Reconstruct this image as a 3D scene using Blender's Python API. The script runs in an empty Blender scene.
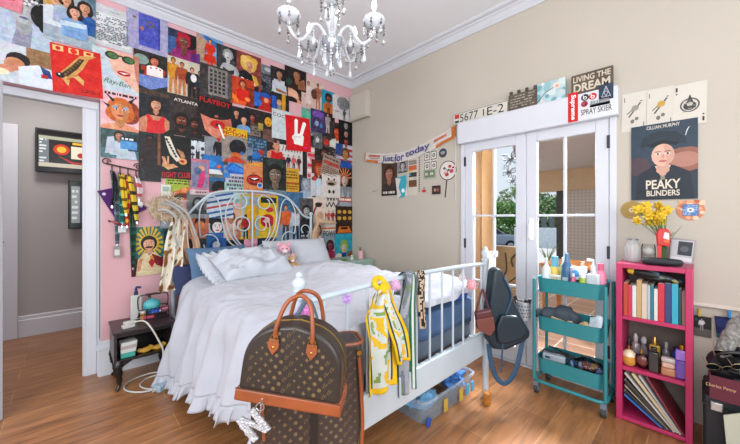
import bpy, math, random
from mathutils import Vector, Matrix, noise
random.seed(7)
S = bpy.context.scene
COL = S.collection
PI = math.pi

# ------------------------------------------------------------------ camera
H = 1.25                                   # camera height
FPX = 314.0                                # focal length in pixels of the 740 px frame
YAW = math.radians(43.53)
cam_d = bpy.data.cameras.new('camera')
cam = bpy.data.objects.new('camera', cam_d)
COL.objects.link(cam)
cam.location = (0, 0, H)
cam.rotation_euler = (PI/2, 0, -YAW)
cam_d.sensor_width = 36.0
cam_d.lens = FPX/740*36
cam_d.shift_y = -5/740
cam_d.clip_start = 0.03
S.camera = cam

# ------------------------------------------------------------------ light
w = bpy.data.worlds.new('sky'); S.world = w
w.use_nodes = True
bg = w.node_tree.nodes['Background']
bg.inputs[0].default_value = (0.80, 0.90, 1.0, 1)
bg.inputs[1].default_value = 0.95
sd = bpy.data.lights.new('sun', 'SUN'); sd.energy = 3.0; sd.angle = math.radians(1.5); sd.color = (1, .93, .82)
so = bpy.data.objects.new('sun', sd); COL.objects.link(so)
so.rotation_euler = Vector((-.30, -.55, -.78)).to_track_quat('-Z', 'Y').to_euler()
so.location = (6, 6, 12)
def area(name, loc, aim, sx, sy, power, col):
    d = bpy.data.lights.new(name, 'AREA'); d.shape = 'RECTANGLE'; d.size = sx; d.size_y = sy
    d.energy = power; d.color = col
    o = bpy.data.objects.new(name, d); COL.objects.link(o); o.location = loc
    o.rotation_euler = (Vector(aim)-Vector(loc)).to_track_quat('-Z', 'Y').to_euler()
    return o
area('window_fill', (-2.1, -.2, 1.9), (1.6, 2.0, 2.3), 2.2, 1.8, 98, (.985, .99, 1))  # unseen area light standing in for windows behind the camera, none modelled
area('window_fill', (.6, -1.75, 1.8), (1.4, 2.6, 2.4), 1.8, 1.6, 58, (.985, .99, 1))  # second area light added to brighten the room, no window modelled
pd = area('porch_fill', (3.08, .85, 2.2), (1.75, .7, 0.0), .9, .4, 130, (.95, .97, 1)); pd.data.spread = math.radians(115)  # added lamp, out of view above the door, boosting the daylight entering there
area('hall_fill', (-.2, 4.1, 2.66), (-.1, 4.2, 0), .5, .3, 16, (1, .97, .93))  # fill light added to brighten the hall, no fitting modelled
S.view_settings.view_transform = 'Standard'
S.view_settings.look = 'None'
S.view_settings.gamma = 1.0
S.view_settings.use_curve_mapping = False
S.view_settings.exposure = 0.02

# ------------------------------------------------------------------ helpers
FW = Vector((math.sin(YAW), math.cos(YAW), 0)); RT = Vector((math.cos(YAW), -math.sin(YAW), 0))
def ray(px, py):
    return FW + RT*((px-370)/FPX) + Vector((0, 0, (217-py)/FPX))
def on_y(px, py, Y):                       # a point of the poster wall (plane y = Y)
    d = ray(px, py); t = Y/d.y; return Vector((d.x*t, Y, H+d.z*t))
def on_x(px, py, X):                       # a point of the door wall (plane x = X)
    d = ray(px, py); t = X/d.x; return Vector((X, d.y*t, H+d.z*t))
def on_z(px, py, Z=0):
    d = ray(px, py); t = (Z-H)/d.z; return Vector((d.x*t, d.y*t, Z))

def lin(c):
    return c/12.92 if c <= .04045 else ((c+.055)/1.055)**2.4
def rgb(h):
    h = h.lstrip('#')
    if len(h) == 3: h = ''.join(x*2 for x in h)
    return tuple(lin(int(h[i:i+2], 16)/255) for i in (0, 2, 4))
_M = {}
def M(name, h='888', rough=.5, metal=0, var=.12, scale=8, bump=0, bscale=40, spec=.5, alpha=1, trans=0, emit=0, sheen=0, stretch=None):
    """procedural material: a colour that varies a little with noise, and an optional bump"""
    if name in _M: return _M[name]
    m = bpy.data.materials.new(name); m.use_nodes = True
    nt = m.node_tree; N = nt.nodes; L = nt.links
    b = N['Principled BSDF']
    b.inputs['Roughness'].default_value = rough
    b.inputs['Metallic'].default_value = metal
    b.inputs['Specular IOR Level'].default_value = spec
    if sheen: b.inputs['Sheen Weight'].default_value = sheen
    if trans: b.inputs['Transmission Weight'].default_value = trans
    if alpha < 1: b.inputs['Alpha'].default_value = alpha
    c = rgb(h)
    tc = N.new('ShaderNodeTexCoord'); src = tc.outputs['Object']
    if stretch:
        mp = N.new('ShaderNodeMapping'); mp.inputs['Scale'].default_value = stretch
        L.new(src, mp.inputs[0]); src = mp.outputs[0]
    n = N.new('ShaderNodeTexNoise'); n.inputs['Scale'].default_value = scale; n.inputs['Detail'].default_value = 4
    L.new(src, n.inputs['Vector'])
    r = N.new('ShaderNodeValToRGB')
    r.color_ramp.elements[0].position = .3; r.color_ramp.elements[1].position = .7
    r.color_ramp.elements[0].color = tuple(x*(1-var) for x in c)+(1,)
    r.color_ramp.elements[1].color = tuple(min(1, x*(1+var)) for x in c)+(1,)
    L.new(n.outputs['Fac'], r.inputs[0]); L.new(r.outputs[0], b.inputs['Base Color'])
    if emit:
        L.new(r.outputs[0], b.inputs['Emission Color']); b.inputs['Emission Strength'].default_value = emit
    if bump:
        n2 = N.new('ShaderNodeTexNoise'); n2.inputs['Scale'].default_value = bscale; n2.inputs['Detail'].default_value = 5
        L.new(src, n2.inputs['Vector'])
        bp = N.new('ShaderNodeBump'); bp.inputs['Strength'].default_value = bump; bp.inputs['Distance'].default_value = .01
        L.new(n2.outputs['Fac'], bp.inputs['Height']); L.new(bp.outputs[0], b.inputs['Normal'])
    _M[name] = m
    return m
def mat_print(name='print', rough=.42, lo=1.75, hi=.72, tint=.3):
    """ink on paper: colours come from the printed shapes, slightly mottled"""
    if name in _M: return _M[name]
    m = bpy.data.materials.new(name); m.use_nodes = True
    N = m.node_tree.nodes; L = m.node_tree.links; b = N['Principled BSDF']
    a = N.new('ShaderNodeAttribute'); a.attribute_name = 'Col'
    tc = N.new('ShaderNodeTexCoord'); n = N.new('ShaderNodeTexNoise'); n.inputs['Scale'].default_value = 30; n.inputs['Detail'].default_value = 8; n.inputs['Roughness'].default_value = .7; n.inputs['Distortion'].default_value = .6
    L.new(tc.outputs['Object'], n.inputs['Vector'])
    mr = N.new('ShaderNodeMapRange'); mr.inputs[1].default_value = .25; mr.inputs[2].default_value = .75
    mr.inputs[3].default_value = lo; mr.inputs[4].default_value = hi
    L.new(n.outputs['Fac'], mr.inputs[0])
    mx = N.new('ShaderNodeGamma'); L.new(a.outputs['Color'], mx.inputs[0]); L.new(mr.outputs[0], mx.inputs[1])
    n2 = N.new('ShaderNodeTexNoise'); n2.inputs['Scale'].default_value = 24; n2.inputs['Detail'].default_value = 5
    L.new(tc.outputs['Object'], n2.inputs['Vector'])
    ov = N.new('ShaderNodeMix'); ov.data_type = 'RGBA'; ov.blend_type = 'OVERLAY'; ov.inputs[0].default_value = tint
    L.new(mx.outputs[0], ov.inputs[6]); L.new(n2.outputs['Color'], ov.inputs[7])
    L.new(ov.outputs[2], b.inputs['Base Color'])
    b.inputs['Roughness'].default_value = rough
    b.inputs['Specular IOR Level'].default_value = .3
    _M[name] = m
    return m
def mat_glass(name, tint='fff', refl=.12, clear=.9, rough=.02):
    """thin clear sheet: mostly see-through with a sharp reflection"""
    if name in _M: return _M[name]
    m = bpy.data.materials.new(name); m.use_nodes = True
    N = m.node_tree.nodes; L = m.node_tree.links
    for x in list(N): N.remove(x)
    out = N.new('ShaderNodeOutputMaterial'); t = N.new('ShaderNodeBsdfTransparent'); g = N.new('ShaderNodeBsdfGlossy')
    t.inputs[0].default_value = tuple(x*clear for x in rgb(tint))+(1,)
    g.inputs['Roughness'].default_value = rough
    f = N.new('ShaderNodeLayerWeight'); f.inputs[0].default_value = refl
    mx = N.new('ShaderNodeMixShader')
    L.new(f.outputs['Fresnel'], mx.inputs[0]); L.new(t.outputs[0], mx.inputs[1]); L.new(g.outputs[0], mx.inputs[2])
    L.new(mx.outputs[0], out.inputs[0])
    _M[name] = m
    return m

class MB:
    """collects shapes and links them as one mesh object"""
    def __init__(s):
        s.v = []; s.f = []; s.fm = []; s.fc = []; s.mi = 0; s.c = (1, 1, 1)
    def add(s, vs, fs):
        o = len(s.v)
        s.v += [tuple(x) for x in vs]
        for f in fs:
            s.f.append(tuple(i+o for i in f)); s.fm.append(s.mi); s.fc.append(s.c)
        return s
    def box(s, c, d, R=None):
        c = Vector(c); vs = []
        for x in (-.5, .5):
            for y in (-.5, .5):
                for z in (-.5, .5):
                    p = Vector((x*d[0], y*d[1], z*d[2]))
                    vs.append(c + (R @ p if R else p))
        return s.add(vs, [(0, 1, 3, 2), (4, 6, 7, 5), (0, 4, 5, 1), (2, 3, 7, 6), (0, 2, 6, 4), (1, 5, 7, 3)])
    def bb(s, x0, x1, y0, y1, z0, z1):
        return s.box(((x0+x1)/2, (y0+y1)/2, (z0+z1)/2), (x1-x0, y1-y0, z1-z0))
    def tube(s, pts, r, n=8, closed=False, cap=True, flat=1.0, up=None):
        pts = [Vector(p) for p in pts]; k = len(pts)
        rs = r if isinstance(r, (list, tuple)) else [r]*k
        T = []
        for i in range(k):
            a = pts[(i-1) % k] if (closed or i > 0) else pts[i]
            b = pts[(i+1) % k] if (closed or i < k-1) else pts[i]
            t = (b-a); T.append(t.normalized() if t.length > 1e-9 else Vector((0, 0, 1)))
        u = Vector(up) if up else (Vector((0, 0, 1)) if abs(T[0].z) < .9 else Vector((1, 0, 0)))
        vs = []
        for i in range(k):
            u = (u - T[i]*u.dot(T[i]))
            u = u.normalized() if u.length > 1e-6 else T[i].orthogonal().normalized()
            w_ = T[i].cross(u)
            for j in range(n):
                a = 2*PI*j/n
                vs.append(pts[i] + u*(math.cos(a)*rs[i]) + w_*(math.sin(a)*rs[i]*flat))
        fs = []
        for i in range(k if closed else k-1):
            p = i*n; q = ((i+1) % k)*n
            for j in range(n):
                fs.append((p+j, p+(j+1) % n, q+(j+1) % n, q+j))
        if cap and not closed:
            fs.append(tuple(range(n-1, -1, -1))); fs.append(tuple(range((k-1)*n, k*n)))
        return s.add(vs, fs)
    def cyl(s, a, b, r0, r1=None, n=16):
        return s.tube([a, b], [r0, r0 if r1 is None else r1], n)
    def lathe(s, prof, c=(0, 0, 0), n=20, R=None, rib=0, nrib=0):
        c = Vector(c); vs = []; fs = []
        for r, z in prof:
            for j in range(n):
                a = 2*PI*j/n; rr = r*(1+rib*math.cos(nrib*a)) if rib else r
                p = Vector((rr*math.cos(a), rr*math.sin(a), z))
                vs.append(c + (R @ p if R else p))
        for i in range(len(prof)-1):
            for j in range(n):
                fs.append((i*n+j, i*n+(j+1) % n, (i+1)*n+(j+1) % n, (i+1)*n+j))
        if prof[0][0] > 1e-4: fs.append(tuple(range(n-1, -1, -1)))
        if prof[-1][0] > 1e-4: fs.append(tuple(range((len(prof)-1)*n, len(prof)*n)))
        return s.add(vs, fs)
    def ball(s, c, r, n=14, k=9, R=None, bumpy=0, seed=0, freq=6):
        if not isinstance(r, (tuple, list)): r = (r, r, r)
        c = Vector(c); vs = []; fs = []
        for i in range(k+1):
            th = PI*i/k
            for j in range(n):
                a = 2*PI*j/n
                d = Vector((math.sin(th)*math.cos(a), math.sin(th)*math.sin(a), math.cos(th)))
                q = 1 + (bumpy*noise.noise(d*freq*.3+Vector((seed, seed*2, 0))) if bumpy else 0)
                p = Vector((d.x*r[0]*q, d.y*r[1]*q, d.z*r[2]*q))
                vs.append(c + (R @ p if R else p))
        for i in range(k):
            for j in range(n):
                fs.append((i*n+j, (i+1)*n+j, (i+1)*n+(j+1) % n, i*n+(j+1) % n))
        return s.add(vs, fs)
    def prism(s, poly, o, u, v, th):
        """extrude a 2-D outline (in axes u, v at o) by th along u x v"""
        o = Vector(o); u = Vector(u); v = Vector(v); w_ = u.cross(v).normalized()*th; n = len(poly)
        vs = [o+u*a+v*b for a, b in poly] + [o+u*a+v*b+w_ for a, b in poly]
        fs = [tuple(range(n-1, -1, -1)), tuple(range(n, 2*n))] + [(i, (i+1) % n, n+(i+1) % n, n+i) for i in range(n)]
        return s.add(vs, fs)
    def flat(s, poly, o, u, v, off=0):
        o = Vector(o); u = Vector(u); v = Vector(v); w_ = u.cross(v).normalized()*off
        return s.add([o+u*a+v*b+w_ for a, b in poly], [tuple(range(len(poly)))])
    def grid(s, nu, nv, fn, closed_u=False):
        vs = [fn(i/(nu if closed_u else nu-1), j/(nv-1)) for j in range(nv) for i in range(nu)]
        fs = []
        for j in range(nv-1):
            for i in range(nu if closed_u else nu-1):
                a = j*nu+i; b = j*nu+(i+1) % nu
                fs.append((a, b, b+nu, a+nu))
        return s.add(vs, fs)
    def text(s, body, o, u, v, height, width=None, off=.0006, bold=0, shear=0, center=True, th=0):
        vs, fs, wd, ht = text_geo(body, bold, shear)
        sc = height/ht; sx = sc if width is None else width/wd
        o = Vector(o); u = Vector(u).normalized(); v = Vector(v).normalized(); w_ = u.cross(v).normalized()
        du = -wd*sx/2 if center else 0; dv = -height/2 if center else 0
        s.add([o+u*(x*sx+du)+v*(y*sc+dv)+w_*off for x, y in vs], fs)
        return s
    def build(s, name, mat, parent=None, loc=None, rot=None, bevel=0, solid=0, sub=0, angle=40, smooth=True, seg=2):
        me = bpy.data.meshes.new(name)
        me.from_pydata(s.v, [], s.f)
        mats = mat if isinstance(mat, (list, tuple)) else [mat]
        for m in mats: me.materials.append(m)
        if len(mats) > 1:
            me.polygons.foreach_set('material_index', s.fm)
        if any(c != (1, 1, 1) for c in s.fc):
            ca = me.color_attributes.new('Col', 'FLOAT_COLOR', 'CORNER'); buf = []
            for f, c in zip(s.f, s.fc): buf += [c[0], c[1], c[2], 1.0]*len(f)
            ca.data.foreach_set('color', buf)
        me.update()
        if smooth:
            me.polygons.foreach_set('use_smooth', [True]*len(me.polygons))
            me.set_sharp_from_angle(angle=math.radians(angle))
        o = bpy.data.objects.new(name, me); COL.objects.link(o)
        if parent: o.parent = parent
        if loc is not None: o.location = loc
        if rot is not None: o.rotation_euler = rot
        if solid:
            md = o.modifiers.new('solid', 'SOLIDIFY'); md.thickness = solid; md.offset = 0
        if bevel:
            md = o.modifiers.new('bevel', 'BEVEL'); md.width = bevel; md.segments = seg; md.limit_method = 'ANGLE'; md.angle_limit = math.radians(50)
        if sub:
            md = o.modifiers.new('sub', 'SUBSURF'); md.levels = sub; md.render_levels = sub
        return o
_T = {}
def text_geo(body, bold=0, shear=0):
    key = (body, bold, shear)
    if key in _T: return _T[key]
    cu = bpy.data.curves.new('lettering', 'FONT'); cu.body = body; cu.offset = bold; cu.shear = shear; cu.resolution_u = 3
    o = bpy.data.objects.new('lettering', cu)
    me = o.to_mesh()
    vs = [(v.co.x, v.co.y) for v in me.vertices]; fs = [tuple(p.vertices) for p in me.polygons]
    o.to_mesh_clear(); bpy.data.objects.remove(o); bpy.data.curves.remove(cu)
    x0 = min(v[0] for v in vs); y0 = min(v[1] for v in vs); x1 = max(v[0] for v in vs); y1 = max(v[1] for v in vs)
    _T[key] = ([(x-x0, y-y0) for x, y in vs], fs, x1-x0, y1-y0)
    return _T[key]
def tag(o, label, cat, group=None, kind=None):
    o['label'] = label; o['category'] = cat
    if group: o['group'] = group
    if kind: o['kind'] = kind
    return o
def thing(name, label, cat, loc=(0, 0, 0), rz=0, group=None):
    o = bpy.data.objects.new(name, None); COL.objects.link(o); o.empty_display_size = .05
    o.location = loc; o.rotation_euler = (0, 0, rz)
    return tag(o, label, cat, group)
def struct(o):
    o['kind'] = 'structure'; return o
def copy_tree(o, parent=None):
    c = o.copy(); COL.objects.link(c)
    if parent: c.parent = parent
    for ch in list(o.children): copy_tree(ch, c)
    return c
def arc(cx, cy, r, a0, a1, n=10, ry=None):
    return [(cx+r*math.cos(math.radians(a0+(a1-a0)*i/n)), cy+(ry or r)*math.sin(math.radians(a0+(a1-a0)*i/n))) for i in range(n+1)]
def ell(cx, cy, rx, ry, n=14):
    return [(cx+rx*math.cos(2*PI*i/n), cy+ry*math.sin(2*PI*i/n)) for i in range(n)]
def rrect(w_, h_, r, n=4):
    p = []
    for sx, sy, a in ((1, 1, 0), (-1, 1, 90), (-1, -1, 180), (1, -1, 270)):
        p += arc(sx*(w_/2-r), sy*(h_/2-r), r, a, a+90, n)
    return p
def smooth_path(pts, n=6, closed=False):
    """Catmull-Rom through the points"""
    P = [Vector(p) for p in pts]; k = len(P); out = []
    for i in range(k if closed else k-1):
        p0 = P[(i-1) % k] if (closed or i > 0) else P[i]; p1 = P[i]; p2 = P[(i+1) % k]
        p3 = P[(i+2) % k] if (closed or i < k-2) else P[(i+1) % k]
        for j in range(n):
            t = j/n
            out.append(.5*((2*p1)+(-p0+p2)*t+(2*p0-5*p1+4*p2-p3)*t*t+(-p0+3*p1-3*p2+p3)*t**3))
    if not closed: out.append(P[-1])
    return out
def rotz(a): return Matrix.Rotation(a, 3, 'Z')
def rot(ax, deg): return Matrix.Rotation(math.radians(deg), 3, ax)
# ------------------------------------------------------------------ setting
WX = 2.75; WY = 3.25; CZ = 3.07
white = M('white_paint', 'cccfd6', .35, var=.02, scale=3)
def mat_floor():
    m = bpy.data.materials.new('oak_laminate'); m.use_nodes = True
    N = m.node_tree.nodes; L = m.node_tree.links; b = N['Principled BSDF']
    tc = N.new('ShaderNodeTexCoord')
    mp = N.new('ShaderNodeMapping'); mp.inputs['Location'].default_value = (.3, .0078, 0)
    L.new(tc.outputs['Object'], mp.inputs[0])
    br = N.new('ShaderNodeTexBrick'); br.offset = .37; br.offset_frequency = 2
    br.inputs['Scale'].default_value = 1; br.inputs['Brick Width'].default_value = 1.22; br.inputs['Row Height'].default_value = .2126
    br.inputs['Mortar Size'].default_value = .0016; br.inputs['Mortar Smooth'].default_value = .3
    br.inputs['Color1'].default_value = rgb('98653c')+(1,); br.inputs['Color2'].default_value = rgb('aa7549')+(1,)
    br.inputs['Mortar'].default_value = rgb('c49a70')+(1,)
    L.new(mp.outputs[0], br.inputs['Vector'])
    m2 = N.new('ShaderNodeMapping'); m2.inputs['Scale'].default_value = (1.6, 13, 1)
    L.new(tc.outputs['Object'], m2.inputs[0])
    n = N.new('ShaderNodeTexNoise'); n.inputs['Scale'].default_value = 2.2; n.inputs['Detail'].default_value = 7; n.inputs['Distortion'].default_value = .7
    L.new(m2.outputs[0], n.inputs['Vector'])
    mr = N.new('ShaderNodeMapRange'); mr.inputs[1].default_value = .3; mr.inputs[2].default_value = .7; mr.inputs[3].default_value = .62; mr.inputs[4].default_value = 1.3
    L.new(n.outputs['Fac'], mr.inputs[0])
    sc = N.new('ShaderNodeVectorMath'); sc.operation = 'SCALE'
    L.new(br.outputs['Color'], sc.inputs[0]); L.new(mr.outputs[0], sc.inputs['Scale']); L.new(sc.outputs[0], b.inputs['Base Color'])
    b.inputs['Roughness'].default_value = .34; b.inputs['Specular IOR Level'].default_value = .75
    bp = N.new('ShaderNodeBump'); bp.inputs['Strength'].default_value = .15; bp.inputs['Distance'].default_value = .003
    L.new(n.outputs['Fac'], bp.inputs['Height']); L.new(bp.outputs[0], b.inputs['Normal'])
    return m
mfloor = mat_floor()
struct(MB().bb(-2.2, WX+.12, -1.6, 5.1, -.05, 0).build('floor', mfloor))
beige = M('beige_wall', 'b9b1a4', .8, var=.03, scale=1.2, bump=.05, bscale=120)
pink = M('pink_wall', 'd2a4aa', .8, var=.04, scale=2, bump=.05, bscale=120)
grey = M('grey_wall', 'a9a7a6', .8, var=.03, scale=2)
ceil_m = M('ceiling_paint', 'eceff4', .85, var=.015, scale=2)
struct(MB().bb(-2.2, WX+.15, -1.6, WY+.12, CZ, CZ+.1).build('ceiling', ceil_m))

# poster wall, with the doorway to the hall
OX0, OX1, OZ = -.80, .165, 2.172
b = MB()
b.bb(OX1, WX+.15, WY, WY+.12, 0, CZ); b.bb(-2.2, OX0, WY, WY+.12, 0, CZ); b.bb(OX0, OX1, WY, WY+.12, OZ, CZ)
struct(b.build('wall_far', pink, smooth=False))
struct(MB().bb(OX1-.0008, OX1+.004, WY-.0008, WY+.1, .27, OZ).build('trim_7', M('reveal_grey', 'bdbdbb', .7, var=.03), smooth=False))
# door wall with the french door opening
DY0, DY1, DZ = .40, 1.60, 1.985
b = MB()
b.bb(WX, WX+.12, -1.6, DY0, 0, CZ); b.bb(WX, WX+.12, DY1, WY+.12, 0, CZ); b.bb(WX, WX+.12, DY0, DY1, DZ, CZ)
struct(b.build('wall_right', beige, smooth=False))
# hall beyond the doorway
HY = 4.87
b = MB(); b.bb(-2.2, 1.6, HY, HY+.12, 0, 2.7); b.bb(1.5, 1.6, WY+.12, HY, 0, 2.7)
struct(b.build('wall_hall', grey, smooth=False))
struct(MB().bb(-2.2, 1.6, WY+.12, HY+.12, 2.7, 2.8).build('ceiling_hall', ceil_m, smooth=False))
def moulding(name, prof, a, c, inward, mat=white):
    """profile (depth, height) swept from a to c; depth goes along `inward`"""
    a = Vector(a); c = Vector(c); iw = Vector(inward); n = len(prof)
    vs = [a+iw*d+Vector((0, 0, z)) for d, z in prof]+[c+iw*d+Vector((0, 0, z)) for d, z in prof]
    fs = [(i, (i+1) % n, n+(i+1) % n, n+i) for i in range(n)]+[tuple(range(n-1, -1, -1)), tuple(range(n, 2*n))]
    return struct(MB().add(vs, fs).build(name, mat, angle=25))
cp = [(0, 0), (.012, 0), (.018, .012), (.03, .022), (.045, .05), (.06, .058), (.062, .068), (.09, .074), (.10, .086), (.10, .094), (0, .094)]
CO = CZ-.093
moulding('trim_1', cp, (-2.2, WY, CO), (WX, WY, CO), (0, -1, 0))
moulding('trim_2', cp, (WX, -1.6, CO), (WX, WY, CO), (-1, 0, 0))
bp_ = [(0, 0), (.02, 0), (.02, .2), (.026, .205), (.026, .225), (.014, .235), (.012, .262), (0, .27)]
moulding('baseboard_far', bp_, (OX1-.012, WY, 0), (WX, WY, 0), (0, -1, 0))
moulding('baseboard_far_return', bp_, (OX1, WY, 0), (OX1, WY+.09, 0), (-1, 0, 0))
moulding('baseboard_right', bp_, (WX, DY1+.01, 0), (WX, WY, 0), (-1, 0, 0))
moulding('baseboard_hall', [(0, 0), (.02, 0), (.02, .17), (.012, .18), (.012, .21), (0, .22)], (-.4, HY, 0), (1.5, HY, 0), (0, -1, 0))
# frame of the doorway, set back in the wall
b = MB(); FY0, FY1 = WY+.075, WY+.12
b.bb(.06, OX1-.003, FY0, FY1+.02, 0, OZ-.065); b.bb(OX0+.003, -.71, FY0, FY1+.02, 0, OZ-.065); b.bb(OX0+.003, OX1-.003, FY0, FY1+.02, OZ-.065, OZ-.003)
struct(b.build('trim_3', white, bevel=.006))
struct(MB().bb(.075, OX1-.02, FY0-.008, FY0, 0, OZ-.075).build('trim_4', white, bevel=.004))
# open leaf of the hall door, only its edge in view
hx, hy = -.715, WY+.03
ex, ey = -.306, 2.953
ang = math.atan2(ey-hy, ex-hx); ln = math.hypot(ex-hx, ey-hy)
d1 = struct(MB().bb(0, ln, -.038, 0, .008, 2.09).build('door_1', white, loc=(hx, hy, 0), rot=(0, 0, ang), bevel=.003))
b = MB()
for zz in (.2, 1.15): b.bb(.1, ln-.1, -.042, -.038, zz, zz+.75)
b.build('panel', white, d1, bevel=.003)
hd = MB(); hd.cyl((ln-.06, -.038, 1.03), (ln-.06, -.09, 1.03), .011); hd.tube([(ln-.06, -.09, 1.03), (ln-.16, -.09, 1.03)], .009)
chrome = M('chrome', 'c8c8cc', .18, 1, var=.04)
hd.build('handle', chrome, d1)
# the far hall door
d2 = struct(MB().bb(-1.25, -.52, HY-.03, HY-.001, .01, 2.08).build('door_2', white, bevel=.003))
struct(MB().bb(-.52, -.4, HY-.045, HY-.001, 0, 2.2).build('trim_5', white, bevel=.006))
hd = MB(); hd.cyl((-.6, HY-.03, 1.0), (-.6, HY-.09, 1.0), .012); hd.tube([(-.6, HY-.09, 1.0), (-.49, HY-.09, 1.0)], .01); hd.build('handle', chrome, d2)

# ---------------------------------------------------------------- french door
pane_m = mat_glass('window_glass', 'fff', .06, .97)
metal_dark = M('dark_hinge', '3a3c40', .5, .6)
FX0, FX1 = WX-.02, WX+.05
b = MB()
b.bb(FX0, FX1, DY0, DY0+.04, 0, DZ); b.bb(FX0, FX1, DY1-.04, DY1, 0, DZ); b.bb(FX0, FX1, DY0+.04, DY1-.04, DZ-.03, DZ)
b.bb(FX0, FX1, DY0+.04, DY1-.04, 0, .015)
struct(b.build('trim_6', white, bevel=.004))
def leaf(name, y0, y1, hinge_side, handle):
    z0, z1 = .02, DZ-.034; st = .082; g0, g1 = z0+.115, z1-.085
    x0, x1 = WX-.012, WX+.035
    b = MB()
    b.bb(x0, x1, y0, y0+st, z0, z1); b.bb(x0, x1, y1-st, y1, z0, z1)
    b.bb(x0, x1, y0+st, y1-st, z0, g0); b.bb(x0, x1, y0+st, y1-st, g1, z1)
    o = struct(b.build(name, white, bevel=.005))
    ym = (y0+y1)/2; mz = MB()
    mz.bb(x0+.008, x1-.008, ym-.009, ym+.009, g0, g1)
    for zz in (.655, 1.262): mz.bb(x0+.0085, x1-.0085, y0+st, y1-st, zz-.009, zz+.009)
    mz.build('muntin', white, o, bevel=.003)
    rows = [g0, .655, 1.262, g1]
    for i in range(3):
        for a, c in ((y0+st, ym-.009), (ym+.009, y1-st)):
            MB().add([(WX+.011, a, rows[i]+.009*(i > 0)), (WX+.011, c, rows[i]+.009*(i > 0)), (WX+.011, c, rows[i+1]-.009*(i < 2)), (WX+.011, a, rows[i+1]-.009*(i < 2))], [(0, 1, 2, 3)]).build('pane', pane_m, o)
    for zz in (.3, 1.0, 1.78):
        MB().bb(x0-.012, x0+.004, hinge_side-.009, hinge_side+.009, zz-.045, zz+.045).build('hinge', metal_dark, o, bevel=.003)
    if handle:
        h = MB(); h.bb(x0-.008, x0, handle-.015, handle+.015, 1.06, 1.24); h.cyl((x0-.008, handle, 1.19), (x0-.045, handle, 1.19), .009); h.tube([(x0-.045, handle, 1.2), (x0-.045, handle, 1.08)], .01)
        h.build('handle', M('white_handle', 'f0f0f0', .3), o, bevel=.002)
    return o
leaf('door_3', 1.002, 1.558, 1.555, None)
leaf('door_4', .442, .998, .445, .955)
# shutter box above the door
SX = WX-.075
struct(MB().bb(SX, WX, DY0-.015, DY1+.005, 1.945, 2.145).build('trim_8', white, bevel=.006))
# boxed white panel below the ledge on the right
struct(MB().bb(WX-.022, WX, -1.4, .30, .715, .74).build('trim_9', M('ledge_paint', 'cfc7b8', .5, var=.03), bevel=.004))

# ---------------------------------------------------------------- outside the french door
tile = bpy.data.materials.new('terrace_tile'); tile.use_nodes = True
N = tile.node_tree.nodes; L = tile.node_tree.links
tc = N.new('ShaderNodeTexCoord'); br = N.new('ShaderNodeTexBrick'); br.offset = 0
br.inputs['Scale'].default_value = 1; br.inputs['Brick Width'].default_value = .33; br.inputs['Row Height'].default_value = .33; br.inputs['Mortar Size'].default_value = .006
br.inputs['Color1'].default_value = rgb('7e5f4e')+(1,); br.inputs['Color2'].default_value = rgb('8a6a56')+(1,); br.inputs['Mortar'].default_value = rgb('c4b3a4')+(1,)
L.new(tc.outputs['Object'], br.inputs['Vector']); L.new(br.outputs[0], N['Principled BSDF'].inputs['Base Color']); N['Principled BSDF'].inputs['Roughness'].default_value = .5
struct(MB().bb(WX+.12, 9.4, -2.5, 6.5, -.1, -.02).build('floor_terrace', tile, smooth=False))
struct(MB().bb(9.4, 15, -8, 16, -.3, -.12).build('path', M('pale_paving', 'c9ccd0', .8, var=.08), smooth=False))
struct(MB().bb(15, 60, -20, 45, -1.0, -.8).build('street', M('asphalt', '6d7074', .9, var=.1), smooth=False))
stucco = M('lit_ochre_stucco', '8e6c48', .85, var=.05, scale=4, bump=.1)  # lighter tone paints in the light on this strip of wall
stucco2 = M('shaded_ochre_stucco', '6c5034', .85, var=.05, scale=4, bump=.1)  # same stucco in a darker tone, shade of the reveal painted in
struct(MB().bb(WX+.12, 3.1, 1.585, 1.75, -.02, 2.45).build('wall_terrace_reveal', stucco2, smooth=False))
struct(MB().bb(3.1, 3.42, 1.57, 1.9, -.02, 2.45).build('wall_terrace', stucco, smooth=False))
gz = 2.45
roof = M('porch_plaster', 'e4dfda', .85, var=.03)
pl = [(WX+.12, -1.2), (9.4, -1.2), (9.4, 3.6), (WX+.12, 1.3)]
struct(MB().prism(pl, (0, 0, gz), (1, 0, 0), (0, 1, 0), .15).build('ceiling_porch', roof, smooth=False))
tanm = M('tan_beam', 'd6b994', .8, var=.04)
struct(MB().bb(9.0, 9.4, -1.2, 3.55, 1.92, 2.449).build('trim_beam', tanm, smooth=False))
wall_grid = bpy.data.materials.new('gridded_wall'); wall_grid.use_nodes = True
N = wall_grid.node_tree.nodes; L = wall_grid.node_tree.links
tc = N.new('ShaderNodeTexCoord'); mp = N.new('ShaderNodeMapping'); mp.inputs['Rotation'].default_value = (0, PI/2, PI/2)
br = N.new('ShaderNodeTexBrick'); br.offset = 0; br.inputs['Scale'].default_value = 1; br.inputs['Brick Width'].default_value = .08; br.inputs['Row Height'].default_value = .08; br.inputs['Mortar Size'].default_value = .008
br.inputs['Color1'].default_value = rgb('d0c6bb')+(1,); br.inputs['Color2'].default_value = rgb('d3c9be')+(1,); br.inputs['Mortar'].default_value = rgb('b9aea2')+(1,)
L.new(tc.outputs['Object'], mp.inputs[0]); L.new(mp.outputs[0], br.inputs['Vector']); L.new(br.outputs[0], N['Principled BSDF'].inputs['Base Color'])
struct(MB().bb(9.05, 9.3, -1.2, 2.32, -.02, 1.92).build('wall_porch', wall_grid, smooth=False))
tag(MB().bb(9.06, 9.2, 2.42, 2.56, -.02, 1.92).build('porch_post', M('dark_post', '4a4643', .6)), 'dark square post between the gridded wall and the garden', 'post')
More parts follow.
